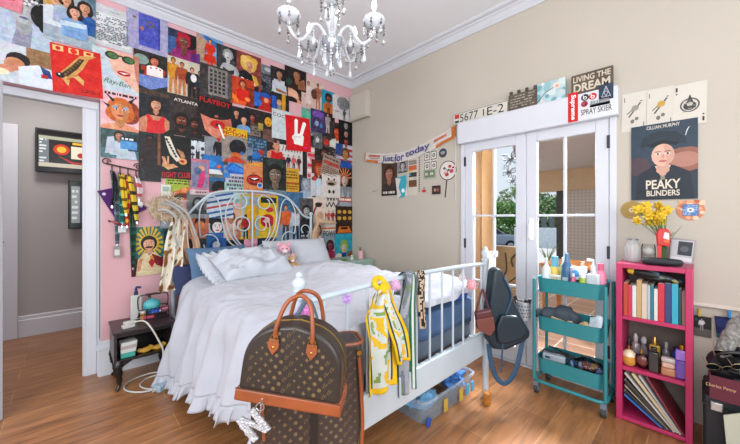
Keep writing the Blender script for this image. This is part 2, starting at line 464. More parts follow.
# low garden wall and gate
tag(MB().bb(16.5, 16.8, 4.4, 6.6, -.8, .72).build('garden_wall', M('white_wall', 'd9e3ea', .8)), 'low white wall across the paving outside the right door', 'wall')
g = thing('metal_gate', 'grey slatted gate between dark posts beyond the white wall', 'gate', (19.6, 5.3, -.8))
gm = M('gate_grey', '6a6f76', .6, var=.06)
for k in range(9): MB().bb(-.02, .02, -2.6+k*.42, -2.35+k*.42, .05, 2.0).build('slat', gm, g)
for yy in (-2.75, -.6, 1.5): MB().bb(-.12, .12, yy-.1, yy+.1, 0, 2.15).build('post', M('gate_post', '3f3d3d', .6), g)
# car
def car():
    c = thing('car', 'silver grey car parked in the street behind the left door panes', 'car', (18.6, 9.3, -.8), 0)
    c.rotation_euler.z = -math.radians(43.5)
    paint = M('silver_paint', '9aa6b8', .3, .5, var=.03); gl = M('tinted_window', '1c2128', .1, var=.05)
    P = [(-2.15, .35), (-2.2, .75), (-2.05, .98), (-1.1, 1.02), (1.0, 1.0), (1.9, .92), (2.2, .7), (2.2, .38)]
    b = MB(); b.prism(P, (0, .85, 0), (1, 0, 0), (0, 0, 1), 1.7); b.build('body', paint, c, bevel=.08, seg=3)
    Q = [(-2.0, .98), (-1.65, 1.5), (-.2, 1.55), (.4, 1.45), (1.1, 1.0)]
    MB().prism(Q, (0, .75, 0), (1, 0, 0), (0, 0, 1), 1.5).build('cabin', paint, c, bevel=.05, seg=3)
    for a, d in (((-1.75, 1.05), (-.75, 1.45)), ((-.65, 1.05), (.15, 1.43))):
        MB().bb(a[0], d[0], -.765, -.745, a[1], d[1]).build('side_window', gl, c)
    MB().prism([(.25, 1.05), (.9, 1.05), (.45, 1.38), (.25, 1.42)], (0, -.745, 0), (1, 0, 0), (0, 0, 1), .02).build('side_window', gl, c)
    for xx in (-1.35, 1.3):
        for yy in (-.86, .66):
            wv = MB().cyl((xx, yy, .33), (xx, yy+.2, .33), .33, n=24).build('wheel', M('tyre', '1b1b1c', .8), c)
            MB().cyl((xx, yy-.005, .33), (xx, yy+.205, .33), .2, n=10).build('rim', chrome, wv)
    return c
car()
# trees
def tree(loc, r, h, col, label, kind, seed, n=1600):
    rnd = random.Random(seed)
    t = thing(kind, label, 'tree', loc)
    MB().cyl((0, 0, 0), (0, 0, h*.6), .16, .09).build('trunk', M('bark', '5b4a3c', .9, var=.2), t)
    b = MB()
    for _ in range(n):
        while True:
            p = Vector((rnd.uniform(-1, 1), rnd.uniform(-1, 1), rnd.uniform(-1, 1)))
            if .45 < p.length < 1 and noise.noise(p*2.3+Vector((seed, 0, 0))) > -.18: break
        p = Vector((p.x*r, p.y*r, h*.55+p.z*h*.45))
        u = Vector((rnd.uniform(-1, 1), rnd.uniform(-1, 1), rnd.uniform(-1, 1))).normalized()*.17; v = u.orthogonal().normalized()*.1
        b.add([p-u, p-v, p+u, p+v], [(0, 1, 2, 3)])
    b.build('foliage', M('leaf_'+col, col, .6, var=.35, scale=2), t, smooth=False)
tree((26, 13.6, -.8), 2.1, 3.9, '4c6b3a', 'dark green bushy tree at the left edge of the garden view', 'garden_tree', 1)
tree((30.5, 11.6, -.8), 2.4, 5.2, '6f8f52', 'pale green taller tree behind the parked car', 'garden_tree', 2)
tree((25.5, 8.2, -.8), 1.8, 3.9, '55803f', 'green tree behind the gate in the right door panes', 'garden_tree', 3)
tree((25.8, 4.4, -.8), 1.7, 4.2, '3f6a38', 'deep green tree beside the porch post', 'garden_tree', 4)
hm = MB()
rnd = random.Random(9)
for _ in range(3500):
    p = Vector((rnd.uniform(22.6, 23.4), rnd.uniform(8.4, 14.5), rnd.uniform(-.8, 2.35)))
    u = Vector((rnd.uniform(-1, 1), rnd.uniform(-1, 1), rnd.uniform(-1, 1))).normalized()*.15; v = u.orthogonal().normalized()*.09
    hm.add([p-u, p-v, p+u, p+v], [(0, 1, 2, 3)])
tag(hm.build('hedge', M('hedge_green', '5b8f35', .6, var=.35, scale=2), smooth=False), 'clipped bright green hedge behind the parked car', 'hedge')
pl_ = MB(); rnd = random.Random(4)
for k in range(16):
    a = k*2.4; d = Vector((math.cos(a), math.sin(a), 0)); L0 = rnd.uniform(.45, .8)
    pts = [d*(.02+.35*t*t*L0)+Vector((0, 0, L0*t*(1.2-.35*t))) for t in (0, .35, .7, 1)]
    pl_.tube(pts, [.012, .02, .016, .003], 5, flat=.3)
tag(pl_.build('terrace_plant', M('strap_leaf', '9cab4d', .5, var=.2), loc=(8.6, 2.62, -.02)), 'yellow green leafy plant at the foot of the dark post', 'plant')
# carved board leaning on the terrace
board = M('carved_board_wood', '8d7350', .7, var=.15, scale=3, stretch=(1, 1, 6))
bt = thing('wooden_board', 'tan wooden board with dark carved curls leaning outside the left door', 'board', (3.74, 1.58, -.02))
b = MB(); Rb = Matrix.Rotation(math.radians(7), 3, 'Y')
b.box(Rb @ Vector((0, 0, .46)), (.04, .62, .92), Rb); b.build('plank', board, bt, bevel=.008)
cv = MB()
def curl(pts): cv.tube(smooth_path([Rb @ Vector((-.026, y, z)) for y, z in pts], 6), .022, 6, flat=.4, up=(1, 0, 0))
curl([(.22, .84), (.22, .62), (.12, .52), (.03, .62), (.05, .84)])
curl([(-.02, .5), (-.12, .6), (-.23, .72), (-.14, .86), (-.03, .78), (-.05, .68)])
curl([(.24, .42), (.1, .36), (.02, .24), (.12, .12), (.22, .2), (.16, .28)])
curl([(-.24, .44), (-.12, .4), (-.08, .26), (-.2, .14), (-.26, .24)])
cv.build('carving', M('carving_dark', '4a3924', .8), bt)
# garden bench seen below the upper cart tray
bn = thing('garden_table', 'orange brown wooden garden table outside the right door', 'table', (4.3, .8, -.02))
wd = M('garden_wood', 'b8763c', .5, var=.15, scale=4, stretch=(6, 1, 1))
MB().bb(-.3, .3, -.4, .5, .7, .73).build('tabletop', wd, bn, bevel=.004)
for a in (-.26, .26):
    for c in (-.36, .46): MB().lathe([(.025, 0), (.02, .1), (.035, .3), (.02, .45), (.03, .7)], (a, c, 0), 10).build('leg', wd, bn)
# ------------------------------------------------------------------ printed sheets on the walls
def dk(c, k): return tuple(max(0, min(1, x*k)) for x in c)
def C3(h): return rgb(h) if isinstance(h, str) else h
class Art:
    """flat printed shapes on a sheet w x h (metres), each layer a hair in front of the last"""
    def __init__(s, w_, h_, mb, off):
        s.w = w_; s.h = h_; s.mb = mb; s.off = off
    def poly(s, pts, col):
        """pts in metres from the lower left corner, clipped to the sheet"""
        for ax, lim, sg in ((0, 0, 1), (0, s.w, -1), (1, 0, 1), (1, s.h, -1)):
            out = []
            for i in range(len(pts)):
                a = pts[i-1]; b = pts[i]
                da = (a[ax]-lim)*sg; db = (b[ax]-lim)*sg
                if (da >= 0) != (db >= 0):
                    t = da/(da-db); out.append((a[0]+(b[0]-a[0])*t, a[1]+(b[1]-a[1])*t))
                if db >= 0: out.append(b)
            pts = out
            if len(pts) < 3: return s
        s.off += .00009; s.mb.c = C3(col)
        s.mb.flat([(x-s.w/2, y-s.h/2) for x, y in pts], (0, 0, 0), (1, 0, 0), (0, 0, 1), s.off)
        return s
    def p(s, pts, col): return s.poly([(u*s.w, v*s.h) for u, v in pts], col)
    def r(s, u0, v0, u1, v1, col): return s.p([(u0, v0), (u1, v0), (u1, v1), (u0, v1)], col)
    def e(s, u, v, ru, col, k=1, n=14, ang=0):
        a = math.radians(ang); q = []
        for x, y in ell(0, 0, ru*s.w, ru*s.w*k, n):
            q.append((u*s.w+x*math.cos(a)-y*math.sin(a), v*s.h+x*math.sin(a)+y*math.cos(a)))
        return s.poly(q, col)
    def l(s, pts, wd, col):
        """stroke of width wd (fraction of sheet width)"""
        q = [(u*s.w, v*s.h) for u, v in pts]
        for a, b in zip(q, q[1:]):
            d = Vector((b[0]-a[0], b[1]-a[1])); 
            if d.length < 1e-6: continue
            n = Vector((-d.y, d.x)).normalized()*wd*s.w/2; e_ = d.normalized()*wd*s.w*.2
            s.poly([(a[0]+n.x-e_.x, a[1]+n.y-e_.y), (a[0]-n.x-e_.x, a[1]-n.y-e_.y), (b[0]-n.x+e_.x, b[1]-n.y+e_.y), (b[0]+n.x+e_.x, b[1]+n.y+e_.y)], col)
        return s
    def t(s, body, u, v, hh, wd, col, bold=0, shear=0, ang=0):
        s.off += .00009; s.mb.c = C3(col); a = math.radians(ang)
        s.mb.text(body, ((u-.5)*s.w, 0, (v-.5)*s.h), (math.cos(a), 0, math.sin(a)), (-math.sin(a), 0, math.cos(a)), hh*s.h, wd*s.w if wd else None, s.off, bold, shear)
        return s
    def bust(s, u, v, z, skin='c98', hair='321', shirt='445', lng=0, lip='a44', eyes=1, fr=1, sd=.72):
        """head and shoulders; z = head height as a fraction of the sheet width"""
        k = z*s.w; x = u*s.w; y = v*s.h; sk = C3(skin)
        def E(dx, dy, rx, ry, c, n=16): s.poly([(x+(dx)*k+px_, y+dy*k+py_) for px_, py_ in ell(0, 0, rx*k, ry*k, n)], c)
        def Q(pts, c): s.poly([(x+a*k, y+b*k) for a, b in pts], c)
        if hair:
            E(0, .08, .56, .62, hair)
            if lng: E(0, -.35*lng, .62, .95*lng, hair)
        if shirt: Q([(-1.0, -2.6), (1.0, -2.6), (.95, -1.05), (.6, -.78), (.2, -.68), (-.2, -.68), (-.6, -.78), (-.95, -1.05)], shirt)
        Q([(-.19, -.3), (.19, -.3), (.22, -.72), (0, -.95), (-.22, -.72)], dk(sk, .8))
        E(0, 0, .38, .5, sk)
        Q([(0, .48), (.2, .42), (.36, .15), (.37, -.12), (.25, -.37), (.08, -.49), (.13, -.2), (.08, .1)], dk(sk, sd))
        if fr and hair: Q([(-.4, .12), (-.38, .4), (-.15, .6), (.15, .6), (.38, .4), (.4, .12), (.3, .3), (.05, .38), (-.2, .34)], hair)
        if eyes:
            for q in (-.16, .16):
                E(q, .06, .085, .04, 'eee', 8); E(q, .06, .045, .042, '211', 8)
                Q([(q-.11, .14), (q+.1, .15), (q+.1, .175), (q-.1, .17)], dk(C3(hair or '321'), .8))
            Q([(-.03, .02), (.03, .02), (.07, -.13), (-.05, -.14)], dk(sk, .7))
        if lip: E(0, -.27, .14, .055, lip, 10)
        return s
    def fig(s, u, v, z, skin='c98', hair='321', top='844', low='335', arm=1):
        """standing figure; v = feet, z = height as a fraction of sheet height"""
        k = z*s.h; x = u*s.w; y = v*s.h; sk = C3(skin)
        def Q(pts, c): s.poly([(x+a*k, y+b*k) for a, b in pts], c)
        Q([(-.09, .48), (.09, .48), (.1, .02), (.03, 0), (.01, .4), (-.01, .4), (-.04, 0), (-.1, .02)], low)
        Q([(-.13, .82), (.13, .82), (.1, .46), (-.1, .46)], top)
        if arm:
            Q([(-.13, .82), (-.19, .6), (-.17, .42), (-.13, .43), (-.1, .72)], dk(C3(top), .85)); Q([(.13, .82), (.2, .62), (.12, .52), (.09, .56), (.1, .72)], dk(C3(top), .85))
            s.poly([(x+a, y+b) for a, b in ell(-.15*k, .42*k, .025*k, .03*k, 8)], sk)
        Q([(-.03, .86), (.03, .86), (.04, .8), (-.04, .8)], dk(sk, .8))
        s.poly([(x+a, y+b) for a, b in ell(0, .925*k, .062*k, .08*k, 12)], hair)
        s.poly([(x+a, y+b) for a, b in ell(0, .905*k, .045*k, .06*k, 12)], sk)
        return s
    def scrib(s, u0, v0, u1, v1, rows, col, seed=1, th=.5, fill=.8):
        """rows of tiny illegible marks"""
        rn = random.Random(seed); hh = (v1-v0)/rows
        for i in range(rows):
            a = u0
            while a < u1-.02:
                b_ = min(u1, a+rn.uniform(.04, .16))
                if rn.random() < fill: s.r(a, v1-(i+.5+th/2)*hh, b_-.015, v1-(i+.5-th/2)*hh, col)
                a = b_+.015
        return s
    def blobs(s, cols, n, seed, r0=.06, r1=.2, k=1.3):
        rn = random.Random(seed)
        for _ in range(n): s.e(rn.random(), rn.random(), rn.uniform(r0, r1), rn.choice(cols), k*rn.uniform(.5, 1.3), 9, rn.uniform(0, 180))
        return s
PRN_W = mat_print(rough=.4); PRN = mat_print('clean_print', .45, 1.08, .96, .04)
_pc = [0]
def sheet(o, w_, h_, rz, bg, fn, label, tilt=0, name='poster', cat='poster', group=None, th=.0016, mat=None, lift=None):
    """a thin printed sheet whose back touches the wall at o"""
    b = MB(); _pc[0] += 1
    lf = (_pc[0] % 5)*.0021+(_pc[0]*.618034 % 1)*.0018 if lift is None else lift+(_pc[0]*.618034 % 1)*.0003
    b.c = C3(bg); y1 = -.0006-lf
    b.bb(-w_/2, w_/2, y1-th, y1, -h_/2, h_/2)
    a = Art(w_, h_, b, th-y1)
    if fn: fn(a)
    ob = b.build(name, mat or PRN, loc=o, rot=(0, math.radians(tilt), rz), smooth=False)
    return tag(ob, label, cat, group)
def P(x0, y0, x1, y1, bg, fn, label, tilt=0, **k):
    a = on_y(x0-.7, y0-1, WY); c = on_y(x1+.7, y1+1.2, WY)
    return sheet(((a.x+c.x)/2, WY, (a.z+c.z)/2), c.x-a.x, a.z-c.z, 0, bg, fn, label, tilt, mat=PRN_W, **k)
def Q(x0, y0, x1, y1, bg, fn, label, tilt=0, **k):
    a = on_x(x0, y0, WX); c = on_x(x1, y1, WX)
    return sheet((WX, (a.y+c.y)/2, (a.z+c.z)/2), a.y-c.y, a.z-c.z, -PI/2, bg, fn, label, tilt, **k)

# ---- upper left of the poster wall, row by row
def flowers_face(a):
    a.p([(.3, 0), (.62, 0), (.66, .35), (.4, .3)], '99a').bust(.52, .56, .62, 'b9bbbe', None, None, lip='778', eyes=0, sd=.85)
    a.e(.82, .55, .2, '222', 1.5).e(.72, .84, .3, '2a2a2c', .6).e(.88, .4, .12, '1c1c1e', 1.3)
    rn = random.Random(2)
    for i in range(26): a.e(rn.uniform(.33, .75), rn.uniform(.62, .84), .035, rn.choice(['222', '444', 'ddd', '888']), 1, 7)
P(-9, -30, 52, 56, 'b9c4d2', flowers_face, 'pale poster of a grey face with flowers over the eyes, at the top left')
P(-2, -12, 22, 13, 'd98a98', lambda a: a.e(.5, .6, .2, 'c67', .8), 'small plain pink card overlapping the grey flower face poster', 4, name='card', cat='card', lift=.0105)
P(44, -24, 95, 51, 'a9b4bd', lambda a: a.r(0, .5, .35, 1, 'c9b08a').r(.7, .6, 1, 1, '6f8694').bust(.78, .68, .27, 'd9a98c', '3a2a20', '2f5f9a', .8).bust(.22, .68, .27, 'd9b090', 'c9a55c', 'cfd5da', .9).bust(.42, .72, .25, 'd8a88a', '4a3020', 'a9b8c8', .6).bust(.58, .55, .26, 'e0b298', '3a281e', '86a9cf', .7).p([(.3, .28), (.8, .32), (.82, .4), (.3, .36)], 'c9d6e2'), 'photo poster of four women hugging in blue and white')
P(-8, 40, 52, 90, 'c8ccd2', lambda a: a.r(.55, .55, 1, 1, '9a7b58').e(.42, .62, .2, '2a201c', .9).e(.36, .5, .17, 'c98f70', .9).p([(.42, .45), (.75, .6), (1, .45), (1, 0), (.45, 0)], 'd5dbe4').p([(.78, .58), (.95, .5), (1, .3), (.86, .3)], '2b4a80').r(.8, .28, .92, .38, 'b33').e(.25, .36, .13, 'd09878', .7).e(.16, .25, .12, 'e8dcc0', .6), 'photo poster of a man biting food above the doorway')
def fish(a):
    for i, c in enumerate(('f2e6c8', 'f2e6c8', 'f2e6c8')): a.r(.05+i*.3, .86, .25+i*.3, .97, 'e8c890')
    a.e(.15, .915, .05, 'c21').e(.45, .915, .07, 'd32', 1).r(.7, .9, .8, .95, 'c22')
    a.p([(.1, .33), (.22, .27), (.42, .36), (.62, .58), (.74, .8), (.92, .9), (.74, .88), (.56, .84), (.36, .62), (.2, .46)], 'caa060')
    a.p([(.14, .34), (.3, .36), (.5, .55), (.66, .78), (.55, .78), (.36, .56), (.2, .42)], '4a3a26').e(.16, .36, .09, '2c2620', .8).e(.14, .38, .02, 'eee')
    for i in range(7): a.e(.26+i*.05, .4+i*.055, .03, '85683c', 1)
    a.p([(.42, .36), (.6, .22), (.62, .32), (.5, .42)], 'd8b078').p([(.2, .28), (.3, .16), (.34, .3)], 'd8b078')
    a.scrib(.55, .06, .95, .14, 2, '811', 3)
P(52, 43, 101, 99, 'cf2a1c', fish, 'red poster with a golden fish on it', -3, lift=.0115)
P(92, 2, 131, 53, 'c9cdd0', lambda a: (a.r(.06, .08, .94, .8, 'd8dadc'), a.scrib(.08, .1, .92, .78, 17, '777b80', 5, .6, .85), a.scrib(.3, .86, .7, .9, 1, '999', 6)), 'white sheet of dense grey line drawing under the cornice')
P(127, 6, 167, 57, 'a9a6c4', lambda a: a.r(.28, .12, .8, .93, '5a62b8').r(.76, .12, .8, .93, '464d9a').e(.55, .7, .1, '7a6a50', 1).e(.55, .7, .06, '5a62b8', 1).e(.36, .55, .05, 'b98060', 1.2).e(.18, .78, .05, '8a7a60', .6).scrib(.3, .04, .7, .07, 1, 'ccd', 3), 'lavender poster of a blue violet front door')
P(93, 46, 138, 98, 'c3ced6', lambda a: a.p([(.28, 1), (1, 1), (1, .12), (.8, .25), (.45, .5), (.32, .8)], 'e2b8a4').p([(.86, 1), (1, 1), (1, .25), (.92, .5)], 'c08a74').e(.4, .88, .15, '2c4a34', .72).e(.76, .86, .15, '2c4a34', .72).e(.42, .88, .11, '567a52', .7).e(.78, .86, .11, '567a52', .7).r(.52, .89, .64, .92, '222').e(.66, .52, .15, 'b0202c', .45).p([(.55, .53), (.78, .54), (.66, .5)], 'f3e8e4').t('Ray-Ban', .52, .25, .15, .58, '5a7a3a', 0, .3, -4).scrib(.1, .5, .3, .8, 4, 'a9b4ba', 4, .3), 'poster of a red lipped woman in round green sunglasses')
P(101, 90, 138, 132, 'e2b9bf', lambda a: (a.scrib(.1, .9, .95, .98, 1, '433', 3, .8, 1), a.e(.75, .5, .3, '9c4a30', 1.3), a.bust(.5, .52, .62, 'd99a6c', 'c9742e', 'dca080', .5, 'a3333c'), a.e(.36, .6, .07, '8fb0c8', .6), a.e(.66, .6, .07, '8fb0c8', .6), a.p([(.1, .95), (.36, .78), (.3, .72)], '2c2624'), a.p([(.92, .95), (.7, .8), (.78, .74)], '2c2624'), a.p([(.02, .7), (.24, .62), (.2, .56)], '2c2624')), 'pink magazine cover of a doll like face with dark horns')
P(134, 45, 170, 94, '3a3a34', lambda a: a.e(.2, .7, .2, '8fa09a', .8).bust(.55, .72, .28, 'd08060', '28201c', 'b8402e', 0).r(.2, .45, .85, .56, 'b2382c').p([(0, .1), (.45, .02), (1, .22), (1, .42), (.5, .34), (0, .34)], '7f92c6').r(.34, .36, .78, .56, 'e6e0dc').e(.56, .56, .22, 'f0ece8', .3).e(.45, .55, .03, 'c33').e(.6, .57, .03, 'c33').e(.7, .55, .03, 'c33'), 'dark poster of a person leaning over a white cake on blue cloth')
P(166, 27, 199, 64, '8a2a50', lambda a: a.r(0, .1, .3, .9, '4a6a9a').r(0, .72, .35, 1, '33405a').e(.7, .75, .24, '2b1c22', 1.2).e(.52, .86, .2, 'a8203c', .5).bust(.52, .66, .36, '8a5a48', 'b02240', '9c3478', 0, '743').p([(.4, .35), (.62, .35), (.55, .12)], '7c4a3c').p([(.75, .3), (1, .4), (1, 0), (.7, 0)], '6a2c7a'), 'poster of a person in a magenta jacket against a crowd')
P(197, 32, 222, 72, '7fa8cc', lambda a: a.p([(.2, 1), (1, .8), (1, .62), (.3, .8)], '3a78b8').p([(0, 1), (.4, .8), (.3, .3), (0, 0)], 'b79a86').r(0, 0, 1, .28, 'a58f84').fig(.5, .08, .82, 'd59a72', '2a1c18', 'd23a20', 'd8402a').p([(.3, .42), (.7, .42), (.75, .2), (.25, .2)], 'd23a1c'), 'poster of a dark haired woman in a red dress by the sea')
P(168, 56, 205, 100, 'c9c2b4', lambda a: (a.r(.5, 0, 1, .7, '5a4a44'), a.fig(.14, 0, .98, 'c98a50', '5a3a20', 'd0982e', 'c98a50'), a.fig(.36, 0, .92, 'b87a58', '3a241a', 'a8542e', 'c0825c'), a.fig(.62, -.05, .9, 'd0987a', '3a2a20', '2c2c34', '222'), a.fig(.84, -.1, .92, 'b27a5a', '2a1c16', '333a4a', '26262c'), a.e(.66, .55, .08, 'ddd', 1.5)), 'poster of a row of partly dressed people in gold and black')
P(200, 63, 231, 103, '4a4444', lambda a: (a.r(.25, .12, .85, .95, '8f8a86'), [a.r(.3+.13*i, .2+.12*j, .38+.13*i, .28+.12*j, '3a3738') for i in range(4) for j in range(6)], a.p([(.85, .95), (1, .85), (1, .1), (.85, .12)], '5e5856')), 'poster of a grey many windowed building facade')
P(136, 88, 173, 138, '2c3338', lambda a: a.r(0, .9, 1, 1, '5a463c').bust(.52, .7, .34, 'd3a084', '33241f', None, .9, 'b0202c').p([(.02, .3), (.3, .46), (.42, .46), (.6, .46), (.74, .46), (1, .3), (1, 0), (0, 0)], 'c98f70').p([(.26, .0), (.3, .36), (.26, .46), (.34, .47), (.44, .36), (.6, .36), (.68, .47), (.76, .46), (.74, .3), (.8, 0)], 'd2343a').p([(.72, .1), (1, .28), (1, 0), (.7, 0)], '26282c'), 'poster of a woman in a red tank top on black')
P(170, 92, 201, 138, '3a2f2c', lambda a: a.r(0, .55, 1, 1, '433937').t('ATLANTA', .5, .83, .07, .74, 'e6ded6', .01, 0, -2).bust(.36, .35, .42, '8a4a30', '1a1210', '2c2320', 0, '5a2a20').bust(.78, .32, .36, '7a3c26', '1a1210', '2a2220', 0, '5a2a20').e(.34, .22, .13, '2a1510', .7).e(.77, .2, .12, '2a1510', .7), 'dark brown poster of two bearded men under white lettering')
P(198, 96, 231, 139, '241e20', lambda a: a.p([(.05, .62), (.35, .56), (.95, .6), (1, .3), (.85, .06), (.5, -.05), (.2, .15)], 'd28a74').p([(.6, .5), (.95, .6), (1, .3), (.85, .06), (.62, .02), (.7, .3)], 'c07058').e(.5, .72, .6, '201a1c', .5).e(.52, .55, .06, 'b06a58', .7).e(.57, .34, .22, 'c4202c', .62).e(.58, .33, .08, '5a0f14', .6).l([(.6, .33), (.75, 0)], .06, 'e8e4e0').t('PLAYBOY', .5, .91, .13, .9, 'c4232c', .02, 0, -2), 'black magazine cover of red lips smoking under a hat brim', lift=.0112)
P(101, 128, 142, 160, '47605f', lambda a: a.r(0, 0, 1, .35, '5a7a80').r(.6, .3, 1, .9, '33444a').bust(.42, .78, .22, 'b98468', '2c2422', 'c3ccd4', 0).p([(.15, .7), (.3, .75), (.36, .2), (.1, .15)], 'b9c3cc').r(.45, .35, .85, .68, '5d9ccb').r(.45, .64, .85, .78, '22262a').scrib(.48, .64, .84, .77, 1, 'e0e4e8', 3, .5).p([(.4, .3), (.8, .3), (.85, 0), (.35, 0)], 'b8c4ce'), 'poster of a man in a white coat holding up a blue board')
P(139, 132, 160, 181, '2a2c30', lambda a: a.fig(.5, .05, .9, '6a3a30', '1a1414', '35262a', '2a2226').e(.5, .8, .2, '3c2222', 1), 'narrow near black poster of a shadowy standing figure')
P(158, 134, 190, 179, '25221f', lambda a: (a.r(0, .28, .08, 1, '8a5a3a'), a.r(.08, .3, .92, .98, '1d1b1a'), a.p([(.2, .95), (.35, .95), (.55, .6), (.7, .45), (.55, .4), (.36, .55), (.26, .75)], 'd6d2c6'), a.blobs(['222', 'e6e2d8'], 0, 1), [a.e(.26+.045*i, .88-.06*i, .035, '2a2826', 1.4, 8, 40) for i in range(7)], a.e(.74, .42, .13, 'd9a878', .9), a.e(.72, .42, .07, 'a8322c', .6), a.p([(.2, .5), (.28, .32), (.46, .34), (.6, .28), (.3, .2), (.12, .28)], 'd0a27a'), a.l([(.2, .34), (.14, .48)], .05, 'd0a27a'), a.l([(.3, .34), (.3, .5)], .05, 'd8b08a'), a.p([(.55, .7), (.75, .64), (.82, .52), (.7, .5)], 'b98a62'), a.t('FIGHT CLUB', .54, .09, .13, .86, 'c43a34', .015, .15, 3)), 'black poster of grabbing hands over red slanted lettering', lift=.0112)
P(186, 134, 208, 165, '3a4048', lambda a: (a.fig(.3, .02, .95, '333', '23262c', 'd2d8dc', 'c6ccd2'), a.fig(.72, .02, .95, '333', '23262c', 'ccd2d8', 'bcc4ca'), a.e(.3, .55, .08, '33383e', 1.2), a.e(.72, .55, .08, '33383e', 1.2), a.r(.22, .3, .38, .36, '2c3036'), a.r(.64, .3, .8, .36, '2c3036')), 'poster of two astronauts in white suits')
P(205, 133, 227, 164, '8e9298', lambda a: a.r(0, 0, 1, .14, '5a5552').fig(.6, -.06, .98, 'b0503e', '802c28', '20242c', '1c1f26').e(.6, .84, .09, 'b8402e', 1.1), 'grey poster of a man in a dark suit with a red face')
P(203, 155, 223, 177, '2f78b4', lambda a: a.e(.35, .6, .28, '3f9ad8', .6).r(0, 0, 1, .32, '7a7872').p([(.1, .15), (.25, .36), (.8, .36), (.95, .15)], 'd8dadc').e(.75, .5, .12, 'c0602c', .7), 'bright blue poster with a pale car at the bottom')
P(190, 159, 208, 194, 'b97f92', lambda a: a.r(.1, .2, .9, .9, '8a8aa2').p([(.35, .2), (.5, .6), (.75, .72), (.82, .5), (.65, .2)], 'c4417c').e(.6, .74, .16, 'd9a088', 1).e(.42, .66, .2, '5c6c8c', 1).r(0, 0, 1, .14, 'cbb6b8').scrib(.1, .03, .9, .11, 1, '654', 2), 'mauve comic cover with a pink dressed figure')
P(166, 178, 191, 199, 'aab74c', lambda a: a.scrib(.08, .68, .92, .92, 2, '4a4a28', 6, .5, 1).p([(0, .05), (.3, .35), (.8, .62), (1, .5), (1, 0), (0, 0)], 'c9743c').e(.72, .45, .14, 'd9925c', .7).p([(.1, 0), (.5, .3), (.6, 0)], '51442c').p([(.5, .3), (.9, .3), (.95, .1), (.6, .05)], '7a3a24'), 'lime green comic cover with an orange scene')
P(207, 172, 229, 203, '2f6e9c', lambda a: a.r(0, 0, .5, .7, '4a5c66').e(.55, .5, .34, '1c1618', 1).bust(.6, .4, .34, '8a3c30', '1a1416', 'b0322c', 0, '6a2420').r(0, .86, 1, 1, '3f8ccc'), 'blue poster of a person with a round afro')
P(217, 44, 239, 80, '45474a', lambda a: a.r(.55, .6, 1, 1, '2c2d30').bust(.48, .72, .4, 'cfd0d0', '9a9c9e', None, .2, '555', sd=.8).p([(.05, .1), (.25, .42), (.45, .48), (.75, .42), (.95, .1), (.9, 0), (.1, 0)], 'b9bbbc').p([(.25, .3), (.5, .22), (.75, .3), (.72, .14), (.28, .14)], '2a2b2e').l([(.8, .4), (.95, .2), (.7, .05)], .07, 'a9abac'), 'black and white photo poster of a woman with short curls')
P(237, 51, 260, 92, '8f4a44', lambda a: a.e(.48, .72, .34, 'd9b25e', 1).bust(.5, .68, .38, 'd9a382', 'e3c06c', None, 0, 'b23a34').e(.3, .82, .15, 'e6c878', 1).e(.7, .82, .15, 'dcb860', 1).p([(.08, .1), (.1, .45), (.35, .52), (.7, .4), (.85, .35), (.9, 0), (.1, 0)], '232326').p([(.6, .44), (.8, .4), (.9, .2), (.75, .12)], 'd2b04a').t('BAD', .45, .2, .14, .6, 'f0ece6', .03, 0, -8), 'poster of a curly blonde woman in a black lettered shirt')
P(231, 76, 253, 107, 'c24a24', lambda a: a.r(.6, 0, 1, .7, '8a3a28').p([(.1, 0), (.25, .6), (.6, .62), (.7, .2), (.6, 0)], 'e26a2a').bust(.5, .78, .28, 'd98a5c', '7a2418', 'd8301e', .4).p([(0, .4), (.3, .2), (.3, .08), (0, .2)], 'f09038').e(.7, .25, .12, 'f0a050', .7), 'orange and red poster of a figure in bright clothes')
P(257, 63, 274, 95, '4c5058', lambda a: (a.r(0, .7, 1, 1, '7d8288'), a.e(.6, .86, .18, 'b5bac0', .6), a.scrib(.05, .1, .95, .62, 6, '7a8088', 3, .6), a.fig(.4, .0, .5, '999', '222', '2a2c30', '222')), 'grey poster of a crowd under a pale sky')
P(271, 66, 287, 99, '383436', lambda a: a.bust(.5, .78, .42, 'b98a70', '2a2020', 'c6cace', .4).p([(.05, .1), (.2, .6), (.5, .5), (.85, .62), (.95, .1)], 'c9ced4').p([(.3, .3), (.9, .24), (.9, .16), (.3, .2)], 'a8745a'), 'poster of a person in a loose white shirt, arms folded')
P(249, 88, 273, 112, '252a38', lambda a: a.r(.1, .55, .45, .9, '2f6cc0').e(.68, .62, .22, 'b82c26', 1).e(.66, .8, .2, '2a62b4', .5).p([(.35, .0), (.5, .4), (.8, .42), (.98, 0)], 'c03426').e(.3, .35, .2, '3e7cc8', .8).e(.68, .55, .1, 'e29a70', 1), 'dark poster of a figure in a red cap and blue shapes')
P(271, 92, 288, 114, '2f2c30', lambda a: a.r(.05, .1, .3, .8, '2f62b4').r(.6, 0, .8, 1, 'd0a024').e(.45, .5, .14, 'c9a080', 1.2).p([(.3, .1), (.6, .1), (.55, .4), (.35, .4)], '8c9098'), 'small dark poster with blue and yellow bands')
P(285, 66, 305, 92, '2c2624', lambda a: a.bust(.55, .68, .4, 'b5805c', '3a241a', '4a2a26', 1).p([(.6, .4), (.9, .6), (.98, .1), (.6, .05)], '9a6a4c').e(.2, .3, .14, '3c5a4c', 1), 'dark poster of a bearded long haired figure')
P(286, 84, 304, 104, 'd4a48a', lambda a: a.e(.65, .7, .3, '2a1f1c', .8).e(.4, .45, .25, 'e2b89c', .9).e(.3, .1, .3, '241c1c', .5).e(.8, .3, .12, '6a3a30', 1), 'close up poster of a pale shoulder and dark hair')
